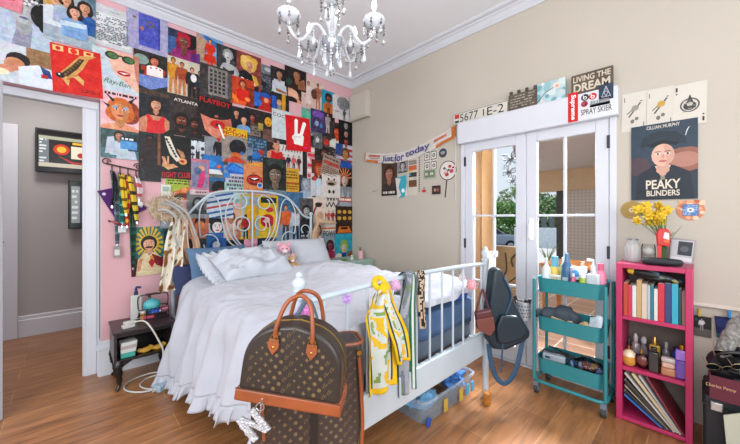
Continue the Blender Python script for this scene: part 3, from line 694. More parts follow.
P(302, 77, 323, 110, 'd3bcb2', lambda a: a.fig(.3, -.05, .95, 'c08a70', '5a3a2c', 'd9c4bc', 'cdb0a6').fig(.72, -.05, .98, 'b87e60', '4a2c20', 'a8705a', 'b98468').e(.55, .5, .14, '6a4434', 1.4).p([(.15, .7), (.4, .75), (.4, .1), (.2, .1)], 'dccac4'), 'blush coloured poster of an embracing couple')
P(322, 90, 334, 114, '1f96b0', lambda a: a.e(.5, .72, .26, '2a1a16', 1).bust(.5, .66, .4, '8a4e34', '231612', 'c67840', .4).fig(.5, -.1, .7, '8a4e34', '231612', 'b2643a', '3a2420'), 'turquoise poster of a person with big dark hair')
P(333, 95, 352, 122, 'cfcaca', lambda a: (a.e(.5, .72, .3, '8e9092', .9), a.scrib(.2, .55, .8, .92, 6, '6a6d70', 8, .6, .7), a.fig(.55, .0, .5, '444', '333', '55565a', '444'), a.r(.1, .3, .3, .34, '888')), 'white sheet with a grey tree drawing near the corner')
P(229, 106, 249, 132, '23262f', lambda a: a.bust(.35, .72, .3, 'c99878', '221c1a', '1c2030', 0).bust(.7, .5, .34, 'd9a988', '2c2220', '7ea4cc', 0), 'dark poster of a man behind a boy in a light blue shirt')
P(245, 108, 263, 138, '3c2f2e', lambda a: a.bust(.4, .68, .34, '9a5040', '241a18', '5a4a44', 0).r(.1, .05, .9, .4, '857a72').scrib(.1, .1, .9, .36, 3, '3a3230', 4).r(.7, .3, .95, .55, 'a99a3c'), 'brown poster of a man above a striped table')
P(261, 112, 276, 142, '33302c', lambda a: a.e(.45, .7, .24, 'd9a02c', 1.2).e(.45, .7, .3, '1d1a1a', 1.25).e(.46, .68, .22, 'dba430', 1.25).e(.4, .72, .03, '222').e(.55, .72, .03, '222').e(.46, .58, .08, '8a2c20', .4).p([(.1, .0), (.2, .42), (.7, .42), (.85, 0)], '7a5a50'), 'dark poster of a yellow tinted face')
P(222, 127, 246, 163, '9a8f86', lambda a: a.r(0, .76, 1, 1, 'd8b41e').t('PULP', .3, .93, .1, .5, 'a82c1c', .03).t('FICTION', .5, .82, .1, .9, 'a82c1c', .03).e(.62, .45, .34, '20242e', .95).e(.6, .62, .12, '2c3240', .6).e(.55, .22, .22, 'c9743c', .5).p([(.1, .05), (.5, .2), (.9, .08), (.95, 0), (.1, 0)], 'c24c34').e(.78, .3, .07, '3a78b0', 1), 'poster of a dark capped figure under a yellow title band', lift=.0112)
P(272, 109, 290, 140, 'c8d0d2', lambda a: a.t('COCO', .48, .8, .11, .86, '2c2c30', .0, 0, -3).scrib(.35, .5, .65, .56, 1, 'a0a8aa', 2), 'pale sheet with four round black letters', lift=.0112)
def vhand(a):
    a.p([(.3, .2), (.66, .16), (.72, .44), (.62, .5), (.34, .52), (.28, .4)], 'f0eeea').p([(.34, .48), (.46, .5), (.5, .9), (.42, .94), (.36, .88)], 'f4f2ee').p([(.54, .48), (.66, .46), (.84, .82), (.78, .87), (.7, .86)], 'f4f2ee').e(.3, .38, .07, 'e6e2de', 1.3).l([(.34, .4), (.6, .42)], .02, 'c9b8b4').scrib(.66, .1, .86, .14, 1, 'f2e', 1)
P(286, 115, 309, 152, 'd2202a', vhand, 'red poster of a white hand making a V sign', -3, lift=.0118)
P(264, 133, 288, 163, '2d292b', lambda a: a.bust(.5, .68, .32, 'd39a82', '33221e', None, .4, 'c0202c').p([(.05, .3), (.3, .44), (.7, .44), (.95, .3), (.8, 0), (.2, 0)], 'c68c72').p([(.25, 0), (.3, .42), (.5, .34), (.72, .42), (.75, 0)], 'c8242c').e(.5, .56, .16, 'd09a80', .5), 'dark poster of a singer in a red top, hands at mouth')
P(280, 145, 305, 174, 'd0ccca', lambda a: ([a.fig(.12+.2*i, .12, .55, 'c98', ['511', '332', '742', '211'][i], ['a33', '334', 'c66', '633'][i], ['334', 'a44', '433', '945'][i]) for i in range(4)], [a.l([(.1+.11*i, .78), (.14+.11*i, .97)], .03, ['9a6a5c', '3a3030'][i % 2]) for i in range(8)]), 'white sheet with a row of small coloured figures')
P(243, 136, 266, 166, '3c566a', lambda a: (a.scrib(.02, .1, .98, .95, 8, '6d92ae', 7, .6, .6), a.e(.5, .35, .2, '2f78b8', .8), a.e(.75, .5, .12, 'a83c34', 1), a.fig(.3, .05, .6, '977', '222', '8a98a4', '3a4a58')), 'blue grey poster of a busy street')
P(244, 161, 266, 192, 'd08a5a', lambda a: a.e(.45, .4, .34, '8a2c26', .7).e(.45, .42, .3, 'c2423a', .5).e(.45, .42, .22, '2a1414', .32).p([(.28, .45), (.62, .47), (.45, .4)], 'efe4dc').e(.4, .62, .06, 'b06a44', .6).t('PLAYBOY', .5, .91, .1, .8, 'e0b840', .02).e(.68, .24, .12, 'd2d8e0', 1).e(.68, .24, .09, '2f68b0', 1), 'orange magazine cover of open glossy lips with a round sticker')
P(263, 158, 285, 193, '2c2f2c', lambda a: a.e(.55, .86, .42, '3c4a42', .5).bust(.52, .52, .66, '8d7a68', '201d1c', '3a3f3a', 0, '6a4a40', sd=.55).r(0, 0, 1, .1, '7f8c94'), 'dim portrait poster of a dark haired man looking over his shoulder')
P(225, 160, 247, 180, '8aa4ba', lambda a: a.p([(0, .55), (.3, .9), (1, .55), (1, .15), (.2, .3)], '2f6fb8').p([(.1, .5), (.4, .78), (.9, .5), (.8, .4), (.3, .5)], '3f8cd6').r(0, 0, 1, .16, 'c4c4c8'), 'poster of a bright blue streamlined vehicle')
P(226, 174, 245, 192, 'b9b6c2', lambda a: a.scrib(.05, .1, .95, .9, 4, '5a5464', 9, .6, .9), 'lilac sheet of dark looping handwriting')
P(225, 183, 247, 202, '9fbcb4', lambda a: a.r(.08, .2, .92, .7, 'b9d0cc').scrib(.15, .5, .85, .62, 1, 'b8b070', 3), 'pale sea green card behind the headboard top rail', name='card', cat='card')
P(187, 192, 208, 217, '77787a', lambda a: a.bust(.5, .58, .42, 'a3a3a2', '2c2c2e', '4a4b4e', .9, '666').r(0, 0, 1, .16, '98999a'), 'grey photo of a long haired woman left of the headboard')
P(207, 192, 232, 217, 'c3ccd4', lambda a: [a.p([(-.1, .1+.2*i), (1.1, .34+.2*i), (1.1, .42+.2*i), (-.1, .18+.2*i)], ['4a78ac', 'b8504a', '3a5c88'][i % 3]) for i in range(-1, 5)], 'poster of slanted blue red and white stripes')
P(207, 212, 227, 242, 'b8c2c6', lambda a: a.e(.5, .72, .42, '16171b', .7).bust(.5, .52, .62, 'e2dad6', '17181c', 'a9b0b4', 0, 'b0242c', sd=.9), 'poster of a white faced figure with black bobbed hair')
P(186, 213, 208, 237, 'c08060', lambda a: a.e(.3, .6, .22, 'c2622c', 1).e(.62, .66, .24, '4a2420', .9).e(.62, .52, .2, 'd98850', .9).e(.3, .25, .2, 'd9a488', .8).e(.8, .25, .2, 'c97a58', .9), 'poster of crowded orange faces beside the hanging satin scarf')
P(224, 207, 245, 238, 'c8a690', lambda a: a.bust(.32, .68, .36, 'c98a6c', '6a3a28', 'd9c0b0', 0).bust(.74, .5, .4, 'd9a080', '8a4a30', 'b87a68', 0).e(.4, .2, .2, 'd0b0a0', .8), 'poster of two warm toned faces behind the left scrolls')
P(241, 195, 259, 237, 'c9b23c', lambda a: a.r(.05, .05, .95, .95, '9fb0b8').fig(.55, .02, .9, 'd9a040', 'c69a1e', 'd8ac1c', 'd2a41a').fig(.25, .0, .55, '333', '16161a', 'b0242c', '222'), 'poster of a yellow suited figure beside a small red one')
P(259, 196, 277, 236, 'd2b428', lambda a: a.r(.1, .82, .9, .95, '333').e(.45, .4, .36, 'b82a2c', .9).e(.55, .66, .2, 'c23034', .6).e(.42, .42, .14, 'e0b8b0', 1).p([(.7, .1), (.95, .1), (.95, .6), (.75, .5)], 'e0c040'), 'yellow poster with a large red rounded figure')
P(241, 232, 260, 254, 'c889a0', lambda a: a.blobs(['d9a0b4', 'b86a84', 'e0b8c4'], 12, 3), 'pink floral card behind the headboard', name='card', cat='card')
P(258, 230, 282, 254, '2c3a5a', lambda a: a.blobs(['3c5c8a', '1f2840', '6a4a50', '8a98a8'], 14, 4), 'navy mottled poster behind the right scrolls')
P(207, 234, 225, 255, '2f6ea8', lambda a: a.e(.5, .5, .34, '1f4c86', 1).e(.5, .5, .2, 'b9c4cc', 1), 'blue poster with a pale disc low behind the headboard')
P(276, 192, 302, 240, '8aa6bc', lambda a: a.r(0, .6, 1, 1, '4f7898').fig(.35, .0, .75, 'c98a68', '3a2a24', 'd0703c', '5a4a44').fig(.72, .0, .7, 'b9805c', '2a2020', 'c9ccd0', '445'), 'poster of two people against a blue backdrop behind the scrolls')
P(300, 199, 312, 242, '5c5a5c', lambda a: a.bust(.5, .72, .6, 'a9a8a6', '242426', '38383a', .6, '666').scrib(.1, .05, .9, .3, 3, 'b9b9b9', 5), 'narrow black and white portrait at the headboard end')
P(188, 236, 209, 256, '24282e', lambda a: a.blobs(['3c444c', '78828a', 'c9ccd0', '14161a'], 14, 6), 'black poster with pale spots behind the satin scarf')
P(224, 236, 243, 256, '34322f', lambda a: a.blobs(['4a3c34', '8a5a44', '22201f'], 10, 8).bust(.5, .5, .4, '8a5c48', '1c1816', '2c3644', 0), 'dark poster of a face below the left scrolls')
P(281, 234, 302, 256, '5a7484', lambda a: a.blobs(['3c5668', '8aa0ac', 'b98a78'], 12, 9), 'teal mottled poster low behind the headboard')
# right hand cluster
P(302, 108, 313, 128, '5fae9c', lambda a: a.fig(.5, 0, .95, 'c99a80', '6a4030', '6cc0a8', '4a9a88'), 'narrow mint green poster of a standing woman')
P(311, 109, 324, 133, '4a3c6a', lambda a: (a.e(.5, .8, .4, '7a52a8', .5), a.fig(.4, 0, .6, '977', '223', '9aa6c8', '556'), a.fig(.72, 0, .5, '977', '223', '5a86b8', '445'), a.scrib(.1, .6, .9, .9, 3, '8a6ab0', 3)), 'purple poster of performers on a stage')
P(321, 110, 334, 137, '2c2628', lambda a: a.fig(.5, .02, .9, 'b98a78', '33221e', 'a99a9a', 'b9aeb0'), 'near black poster of a pale dressed figure')
P(330, 122, 342, 148, '453a38', lambda a: a.bust(.55, .62, .58, 'd0542c', '33201c', 'd2cfc8', 0, '8a2418'), 'poster of a glowing orange face above a white collar')
P(339, 118, 352, 148, '17171a', lambda a: a.bust(.5, .76, .36, '9a9a9c', '111', None, 0).bust(.5, .48, .36, 'b08a84', '111', None, 0).bust(.5, .2, .36, 'a04c44', '111', None, 0), 'black poster of three faces stacked one above another')
P(336, 144, 352, 168, 'b9bcc6', lambda a: ([a.r(0, .12*i*2, 1, .12*i*2+.12, 'b04048') for i in range(4)], a.r(0, .5, .4, 1, '33508c'), a.bust(.55, .6, .42, 'b8864c', '6a4420', '2f62a8', 0), a.p([(.1, 0), (.9, 0), (.75, .3), (.25, .3)], '2f5ca4')), 'poster of a blue figure before red and white stripes')
P(306, 131, 321, 148, '6f7072', lambda a: a.fig(.35, 0, .9, 'bbb', '222', '33363a', '222').fig(.7, 0, .8, 'bbb', '222', 'c9cacc', '555'), 'small black and white photo of two people, right of the V sign')
P(319, 132, 333, 152, '332c2c', lambda a: (a.e(.5, .5, .34, '5a4440', 1), a.e(.5, .5, .18, 'c0402c', 1), a.scrib(.05, .05, .95, .3, 3, '777', 4)), 'dark poster with a glowing red centre')
P(303, 146, 316, 178, 'd3b4b2', lambda a: (a.r(0, 0, .3, 1, '2c2a2c'), [a.r(.34, .04+.16*i, .95, .14+.16*i, ['c84a5c', 'e2d8d6'][i % 2]) for i in range(6)], a.e(.62, .6, .15, 'd98a98', 1)), 'tall poster of pink stripes with a black edge')
P(315, 146, 338, 166, '3a3634', lambda a: a.bust(.38, .6, .36, '6a4434', '1a1412', '57504a', 0).scrib(.55, .1, .98, .9, 6, '857f78', 6), 'dark brown poster of a face beside grey marks')
P(312, 160, 324, 180, '6a3024', lambda a: a.bust(.5, .55, .56, 'c9784a', 'a0401c', '4a2018', 1, '8a2418'), 'poster of a copper haired face on dark red')
P(322, 156, 338, 178, 'a9968a', lambda a: (a.scrib(.06, .06, .94, .5, 5, '7a5a50', 4, .5, .9), a.r(.06, .56, .94, .74, 'b0584c'), a.scrib(.06, .8, .94, .94, 1, '5a4a44', 5, .6, 1)), 'tilted newspaper like sheet with a red band', 12)
P(336, 164, 352, 192, '1f1b1c', lambda a: ([a.l([(.5, .5), (.5+.42*math.cos(k*PI/7), .56+.36*abs(math.sin(k*PI/7)))], .06, 'c9825a') for k in range(8)], a.bust(.5, .42, .42, 'c8bcb4', 'b06a48', '33302f', 0, '8a4a40', fr=0)), 'black poster of a face with radiating orange hair')
P(296, 171, 314, 203, '3c424a', lambda a: a.bust(.55, .62, .44, 'b3bac4', '8b929c', 'a9b6c6', .8, '667', sd=.8).p([(0, 0), (.3, .2), (.9, .2), (1, 0)], 'aebfd2'), 'blue grey photo of a light haired girl')
P(283, 168, 298, 192, 'cda23c', lambda a: (a.scrib(.1, .55, .9, .9, 3, '6a4a20', 4, .5, 1), a.scrib(.1, .12, .9, .3, 2, '8a5a20', 5, .5, 1), a.r(0, .34, 1, .42, 'b0602c')), 'mustard yellow sheet of printed lines')
P(311, 174, 325, 205, 'c9c8cc', lambda a: (a.fig(.5, .3, .68, 'c9a090', '8a6a50', 'bcd0dc', 'd0d8de'), a.e(.2, .2, .2, '55604c', 1), a.e(.7, .15, .16, '8a7a4c', 1), a.e(.25, .85, .14, 'b0483c', 1)), 'pale collage sheet with a blue dressed figure')
P(322, 174, 339, 197, 'd6cfca', lambda a: a.e(.5, .62, .3, 'b5a294', .5).e(.5, .58, .2, '3c2c28', .32).e(.35, .78, .05, '222').e(.66, .78, .05, '222').e(.4, .25, .07, '4a3a34', 1.2).e(.62, .25, .07, '4a3a34', 1.2), 'cream sheet with dark curved marks like a smile')
def smile_tail(a):
    a.l([(.08, .86), (.14, .95), (.2, .84), (.28, .95), (.34, .84), (.42, .96), (.5, .84), (.58, .95), (.66, .84), (.74, .95), (.86, .86)], .05, '3a3634')
    a.l([(.1, .74), (.2, .8), (.3, .7), (.42, .8), (.52, .7), (.64, .8), (.76, .7), (.9, .78)], .05, '3a3634')
    for i in range(4): a.fig(.16+.22*i, .32, .3, 'c98', '422', ['b0483c', 'c9705c', '8a3a34', 'b8584c'][i], 'a0483f')
    a.r(0, .2, 1, .23, 'c9743c'); a.t('POWER', .5, .1, .12, .8, '3c3a3c', .01)
P(322, 194, 339, 236, 'd2c8bf', smile_tail, 'cream sheet with a scrawled title over a row of red figures')
P(338, 187, 352, 211, '8a8d94', lambda a: a.p([(.1, .1), (.3, .9), (.5, .4), (.7, .9), (.9, .1)], 'a9acb4').r(.08, .4, .92, .58, 'b23c3c').scrib(.12, .43, .88, .55, 1, 'eed', 3, .7, 1), 'grey card with a red label band', name='card', cat='card')
P(336, 207, 352, 236, '3c2a20', lambda a: ([a.e(.2+.3*i, .82-.2*j, .11, 'c9a04c', .8) for i in range(3) for j in range(2)], a.r(0, 0, 1, .18, '6a3a1c'), a.p([(.1, .16), (.2, .36), (.75, .36), (.92, .16)], 'c8742c'), a.r(.3, .27, .68, .34, '2a1c14')), 'dark brown poster with golden lettering over an orange car')
P(335, 235, 352, 266, '2c9cae', lambda a: (a.e(.5, .7, .2, '8aa452', 1), a.bust(.5, .6, .4, 'c9c0a8', '8aa04c', 'd8d4cc', 0), a.e(.2, .3, .2, 'd9d2c8', 1.2), a.e(.5, .38, .14, '34508c', 1), a.e(.85, .34, .2, '8a6a50', 1.3)), 'turquoise poster above the small green night table')
P(308, 198, 324, 222, 'd8c7b9', lambda a: a.l([(.05, .2), (.3, .36), (.5, .7), (.8, .78)], .09, '9a2c30').e(.6, .72, .2, '3c2a26', .6).e(.7, .3, .2, 'c9a890', 1), 'cream sheet with a dark red curve')
P(310, 220, 324, 242, 'b9a79c', lambda a: a.bust(.5, .55, .5, 'c9a48c', '5a4034', 'd8cac2', .5), 'beige photo of a face at the right end of the headboard')
P(322, 234, 336, 262, 'd08a9c', lambda a: (a.r(0, .5, 1, 1, '8a98a2'), a.bust(.55, .6, .42, '8a3a5a', '2c2026', 'b0345c', .6)), 'pink and grey card beside the turquoise poster', name='card', cat='card')

# butterflies stuck on the left door pane
bf = MB(); bo = Vector((WX+.004, 1.13, 1.70)); rn = random.Random(4)
for (dy, dz, sc_, an) in ((0, .05, 1, .3), (.02, -.06, .85, -.4), (-.015, -.14, .6, .5)):
    for sx in (-1, 1):
        for pts in ([(0, 0), (.02, .045), (.055, .065), (.068, .045), (.055, .012), (.02, -.004)], [(0, -.002), (.03, -.004), (.05, -.022), (.04, -.05), (.018, -.045)]):
            q = [((sx*x*math.cos(an)-z*math.sin(an))*sc_-dy, (sx*x*math.sin(an)+z*math.cos(an))*sc_+dz) for x, z in pts]
            bf.tube([(x, 0, z) for x, z in q], .0036*sc_, 5, closed=True)
            m_ = (sum(x for x, z in q)/len(q), sum(z for x, z in q)/len(q))
            for x, z in q[1:]: bf.tube([(q[0][0], 0, q[0][1]), (x*.8+m_[0]*.2, 0, z*.8+m_[1]*.2)], .0024*sc_, 4)
    bf.tube([(-dy-.03*sc_*math.sin(an)*-1, 0, dz-.03*sc_), (-dy, 0, dz+.03*sc_)], .004*sc_, 6)
tag(bf.build('butterfly_decoration', M('grey_wire', '4c4f54', .5), loc=bo, rot=(0, 0, -PI/2)), 'three grey wire butterflies on the upper left door pane', 'decoration')

# ---- things on the left of the poster wall
def hall_screen(a):
    a.r(.02, .1, .98, .9, '2c2c2c').r(.02, .1, .16, .86, '6a7478').r(.02, .1, .98, .2, 'b9b4a2').r(.02, .78, .98, .86, '9aa08c')
    a.e(.34, .55, .12, 'b83a24', .9).e(.34, .55, .07, 'd8a83c', .9).r(.48, .34, .8, .66, 'd8d0bc').e(.64, .44, .07, 'a03c2c', .8).r(.5, .7, .8, .76, 'd8a83c').e(.9, .55, .08, 'b89a4c', 1.4).p([(.28, .4), (.5, .26), (.8, .24), (.5, .2)], 'b0302c').scrib(.03, .2, .14, .8, 8, 'c8ccd0', 4)
def wall_tv(name, label, x0, y0, x1, y1, fn):
    a = on_y(x0, y0, HY-.09); c = on_y(x1, y1, HY-.09)
    t = thing(name, label, 'television', ((a.x+c.x)/2, HY, (a.z+c.z)/2))
    w_ = c.x-a.x; h_ = a.z-c.z
    MB().bb(-w_/2, w_/2, -.09, -.055, -h_/2, h_/2).build('housing', M('black_plastic', '17181a', .4), t, bevel=.004)
    MB().bb(-.12, .12, -.055, -.002, -.1, .1).build('bracket', metal_dark, t)
    b = MB(); ar = Art(w_-.03, h_-.03, b, .092); b.c = rgb('1c1d20'); ar.r(0, 0, 1, 1, '1c1d20'); fn(ar)
    sm = bpy.data.materials.get('screen')
    if not sm:
        sm = mat_print('screen', .2, 1.08, .96, .04); bs = sm.node_tree.nodes['Principled BSDF']
        sm.node_tree.links.new(sm.node_tree.nodes['Mix'].outputs[2], bs.inputs['Emission Color']); bs.inputs['Emission Strength'].default_value = .35
    b.build('screen', sm, t, smooth=False)
wall_tv('television', 'wide wall mounted screen with a red and gold picture in the hall', 35, 127, 106, 176, hall_screen)
wall_tv('television', 'lower screen half hidden by the hall door frame', 68, 180, 118, 228, lambda a: a.r(.03, .1, .2, .9, '8a9494').r(.2, .1, .97, .9, '3a4048').scrib(.04, .15, .18, .85, 6, 'c9d0d2', 3))
# ------------------------------------------------------------------ bed
BX, BHW, FYB, HYB = 1.352, .737, 1.032, 3.185
iron = M('pale_blue_white_enamel', 'b7c3cb', .35, var=.03)
bed = thing('bed', 'white iron bed with a scrolled headboard and spindled footboard', 'bed', (BX, FYB, 0))
HL = HYB-FYB
b = MB()
for sx in (-1, 1):
    x = sx*BHW
    MB().cyl((x, 0, 0), (x, 0, .955), .02, .0195).build('leg', iron, bed)
    MB().lathe([(.02, 0), (.028, .003), (.029, .012), (.022, .018), (.019, .024), (.024, .03), (.022, .036), (.026, .046), (.0275, .056), (.025, .066), (.017, .075), (.011, .079), (.0135, .084), (.013, .092), (.007, .099), (.0001, .101)], (x, 0, .945), 18).build('finial', iron, bed)
MB().tube([(x, 0, .925+.022*math.cos(x/BHW*PI/2)) for x in [(-1+i/8)*BHW for i in range(17)]], .013).build('top_rail', iron, bed)
MB().bb(-BHW+.012, BHW-.012, -.016, .016, .31, .462).build('footboard_panel', iron, bed, bevel=.006)
for k in range(12):
    x = -BHW+.118*(k+.96)
    MB().cyl((x, 0, .455), (x, 0, .925+.022*math.cos(x/BHW*PI/2)), .0066, n=8).build('spindle', iron, bed)
for sx in (-1, 1):
    MB().bb(sx*(BHW-.02)-.014, sx*(BHW-.02)+.014, .02, HL-.02, .3, .4).build('side_rail', iron, bed, bevel=.004)
    MB().cyl((sx*(BHW-.03), HL, 0), (sx*(BHW-.03), HL, 1.27), .016).build('leg', iron, bed)
    MB().ball((sx*(BHW-.03), HL, 1.285), .024).build('finial', iron, bed)
hr = .0112
top = smooth_path([(-BHW+.03, HL, 1.235), (-.6, HL, 1.27), (-.5, HL, 1.38), (-.38, HL, 1.475), (-.2, HL, 1.51), (0, HL, 1.517), (.2, HL, 1.51), (.38, HL, 1.475), (.5, HL, 1.38), (.6, HL, 1.27), (BHW-.03, HL, 1.235)], 6)
MB().tube(top, hr).build('headboard_rail', iron, bed)
MB().tube([(-BHW+.03, HL, .905), (BHW-.03, HL, .905)], hr*.9).build('headboard_rail', iron, bed)
MB().tube([(-BHW+.03, HL, .6), (BHW-.03, HL, .6)], hr*.9).build('headboard_rail', iron, bed)
MB().cyl((0, HL, .905), (0, HL, 1.515), .009, n=8).build('spindle', iron, bed)
for k in range(9):
    x = -.56+.14*k
    MB().cyl((x, HL, .6), (x, HL, .905), .007, n=8).build('spindle', iron, bed)
def spiral(cx, cz, r0, r1, a0, a1, n=22):
    return [(cx+(r0+(r1-r0)*i/n)*math.cos(math.radians(a0+(a1-a0)*i/n)), cz+(r0+(r1-r0)*i/n)*math.sin(math.radians(a0+(a1-a0)*i/n))) for i in range(n+1)]
lyre = [(0, .912), (-.12, .95), (-.215, 1.06), (-.262, 1.2), (-.258, 1.34), (-.205, 1.44)]+spiral(-.135, 1.4, .085, .045, 80, -240)
heart = [(0, .925), (-.1, .96), (-.175, 1.05), (-.19, 1.15), (-.165, 1.23)]+spiral(-.1, 1.17, .085, .04, 120, -250)
side = spiral(-.41, .995, .05, .095, -180, 130)[::1]+[(-.49, 1.08), (-.5, 1.2), (-.49, 1.33), (-.44, 1.42), (-.375, 1.45), (-.325, 1.38), (-.3, 1.22), (-.26, 1.06), (-.2, .975), (-.08, .915)]
small = spiral(-.62, 1.1, .035, .078, -60, 250)+[(-.66, 1.03), (-.68, .98)]
for pts in (lyre, heart, side, small):
    for sx in (1, -1):
        MB().tube(smooth_path([(sx*x, HL-.002, z) for x, z in pts], 3), .0062, 8).build('scroll', iron, bed)

mb_ = M('slate_mattress_fabric', '5b6674', .9, var=.12, scale=6, bump=.15)
tag(MB().bb(-.69, .69, .078, 2.1, .402, .55).build('mattress', mb_, loc=(BX, FYB, 0), bevel=.035, seg=4), 'slate grey mattress seen behind the footboard spindles', 'mattress')
blue = M('blue_bedspread_fabric', '48658c', .9, var=.15, scale=7, bump=.25, bscale=18)
def puff(x, y, z0, z1, amp, seed):
    return amp*noise.noise(Vector((x*4, y*4, seed)))
b = MB()
def bs(u, v):
    x = -.695+1.39*u; q = v*2.30
    if q < .2: y, z = .085, .53+q*.75
    else: y, z = .085+(q-.2), .682
    z += .014*noise.noise(Vector((x*7, q*5, 3.0))); y -= (.014*noise.noise(Vector((x*8, q*8, 7.0)))+.008 if q < .2 else 0)
    return (x, y, z)
b.grid(50, 50, bs)
tag(b.build('bedspread', blue, loc=(BX, FYB, 0), solid=.012), 'blue quilted bedspread showing under the white duvet at the foot', 'bedspread')

b = MB(); b.ball((0, 0, 0), (.12, .05, .035), 24, 14, None, .35, 2, 10)
tag(b.build('folded_blanket', M('bright_blue_fleece', '2858a8', .95, var=.15, bump=.3), loc=(1.93, 1.16, .715)), 'bright blue blanket bundled at the right end of the bed foot', 'blanket')
# duvet: spread over the bed, falling over its left side
cotton = M('white_cotton', 'b8bbc4', .9, var=.03, scale=6, bump=.12, bscale=60, sheen=.2)
def N3(x, y, z=0): return noise.noise(Vector((x, y, z)))
def foot_drop(x):                          # how far the duvet hangs at the foot, world x
    return .30 if x < .95 else max(.0, .30-(x-.95)*1.5) if x < 1.12 else .03
def left_len(y): return .28+.235*max(0, y-1.37)
def duvet(u, v):
    y0 = 1.082; y1 = 2.845
    x_r = 2.06; wtop = 1.40
    # position down the length
    q = v*(y1-y0+.30)-.30
    y = y0+max(q, 0)
    dl = left_len(y)
    d = u*(wtop+dl+.05)
    if d <= wtop: x = x_r-d; drop = 0
    else: x = x_r-wtop; drop = d-wtop
    rise = .05*math.exp(-((x-1.75)**2/.12+(y-2.4)**2/.2)) + .07*math.exp(-((x-1.95)**2/.06+(y-1.35)**2/.1))
    edge = min(1, (wtop-d)/.12) if d < wtop else 0
    z = .712+.035*math.sqrt(max(0, edge))+rise
    wr = .030*N3(x*3.2, y*2.6)+.034*(.5-abs(N3(x*5+y*2.2, y*4.2, 4)))*(.5+.5*N3(x*2, y*2, 20))+.03*abs(N3(x*3-y*6, y*3, 9))-.02*abs(N3(x*9+y*4, y*10, 12))
    z += wr
    if drop > 0:
        f = min(1, drop/.25)
        fold = (.030*math.sin(y*17+3*N3(y*2, drop*2))+.02*math.sin(y*37+2*N3(y*3, 5)))*f
        x = x - .012-.17*drop*(.4+.6*min(1, drop/.4)) - fold - .035*math.sin(min(1, drop/.12)*PI/2)
        z = z - drop*.98
        y += .012*N3(y*9, drop*7)*f
    if q < 0:
        fd = foot_drop(x) if drop == 0 else .30
        k = -q/.30
        z -= k*fd*(1 if drop == 0 else .35); y = y0-.012-.008*math.sin(x*30)*k
        if drop > 0: y = y0-.01-.03*k
    elif q < .12: z -= .03*(1-q/.12)**2
    return (x, y, z)
b = MB(); b.grid(150, 150, duvet)
dv = b.build('duvet', cotton, solid=.006)
tag(dv, 'rumpled white cotton duvet spread over the bed and hanging to the floor', 'duvet')
b = MB()
def ruff(u, v):
    p = Vector(duvet(1, .14+.86*u)); a = u*165
    amp = .004+.015*v
    p.x -= amp*math.sin(a)+.02*v; p.y += amp*.8*math.cos(a*1.3); p.z -= .075*v-.006*math.sin(a*.37)*v
    return p
b.grid(1100, 6, ruff)
b.build('ruffle', cotton, dv, solid=.003)

def cushion(mbx, w_, h_, th, seed=0, wr=.012, n=26):
    """soft pillow in its own axes: x across, y up, z thick"""
    def pt(u, v, s):
        a = 2*u-1; c = 2*v-1
        e_ = max(0, (1-abs(a)**3.0))*max(0, (1-abs(c)**3.0))
        k = s*th/2*e_**.55
        pin = 1-.07*(c*c)*(1-.0)*(1-abs(a)**8)*0
        x = a*w_/2*(1-.05*(1-c*c)*abs(a)); y = c*h_/2*(1-.06*(1-a*a)*abs(c))
        nz = wr*(N3(a*2.2+seed, c*2.2, s)+.6*abs(N3(a*5+seed, c*5, s*2)))*min(1, e_*3)
        return Vector((x, y, k+s*nz))
    mbx.grid(n, n, lambda u, v: pt(u, v, 1)); mbx.grid(n, n, lambda u, v: pt(u, 1-v, -1))
    return mbx
def pillow(name, label, w_, h_, th, c, tiltdeg, rz, mat, seed, frill=0, wr=.012, roll=0, group=None):
    b = MB(); cushion(b, w_, h_, th, seed, wr)
    R = Matrix.Rotation(rz, 4, 'Z') @ Matrix.Rotation(math.radians(tiltdeg), 4, 'X') @ Matrix.Rotation(math.radians(roll), 4, 'Z')
    o = b.build(name, mat, loc=c, rot=R.to_euler()); tag(o, label, 'pillow', group)
    if frill:
        per = []
        for i in range(200):
            a = i/200*4; k = int(a); f = a-k
            q = [(-1+2*f, -1), (1, -1+2*f), (1-2*f, 1), (-1, 1-2*f)][k]
            per.append(Vector((q[0]*w_/2*.97, q[1]*h_/2*.96, 0)))
        fb = MB()
        def fr(u, v):
            i = int(round(u*200)) % 200; p = per[i]; d = Vector((p.x/w_, p.y/h_, 0)).normalized()
            a = i*1.35
            return p+d*frill*v+Vector((0, 0, .018*v*math.sin(a)+.004))+Vector((-d.y, d.x, 0))*.008*v*math.cos(a)
        fb.grid(200, 4, fr, closed_u=True); fb.build('frill', mat, o, solid=.003)
    return o
bluep = M('dusty_blue_cotton', '54718f', .9, var=.06, bump=.1)
navyp = M('navy_cotton', '2c3557', .9, var=.08, bump=.1)
wp = M('white_pillow_cotton', 'bcc0c8', .9, var=.02, bump=.1, bscale=50)
pillow('pillow', 'dusty blue pillow upright against the headboard', .52, .33, .14, (.955, 2.93, .835), 68, .12, bluep, 1, wr=.006)
pillow('pillow', 'navy pillow low at the left side of the bed head', .26, .26, .12, (.72, 2.97, .735), 62, .2, navyp, 2)
pillow('pillow', 'white frilled pillow lying in front of the blue pillow', .64, .36, .19, (1.14, 2.65, .835), 24, .10, wp, 3, frill=.11, wr=.06)
pillow('pillow', 'large smooth white pillow leaning at the right of the headboard', .44, .38, .16, (1.90, 2.95, .85), 55, -.12, wp, 4, wr=.008)
pillow('pillow', 'white pillow half hidden behind the pink plush toy', .36, .32, .12, (1.60, 3.07, .85), 76, 0, wp, 5)
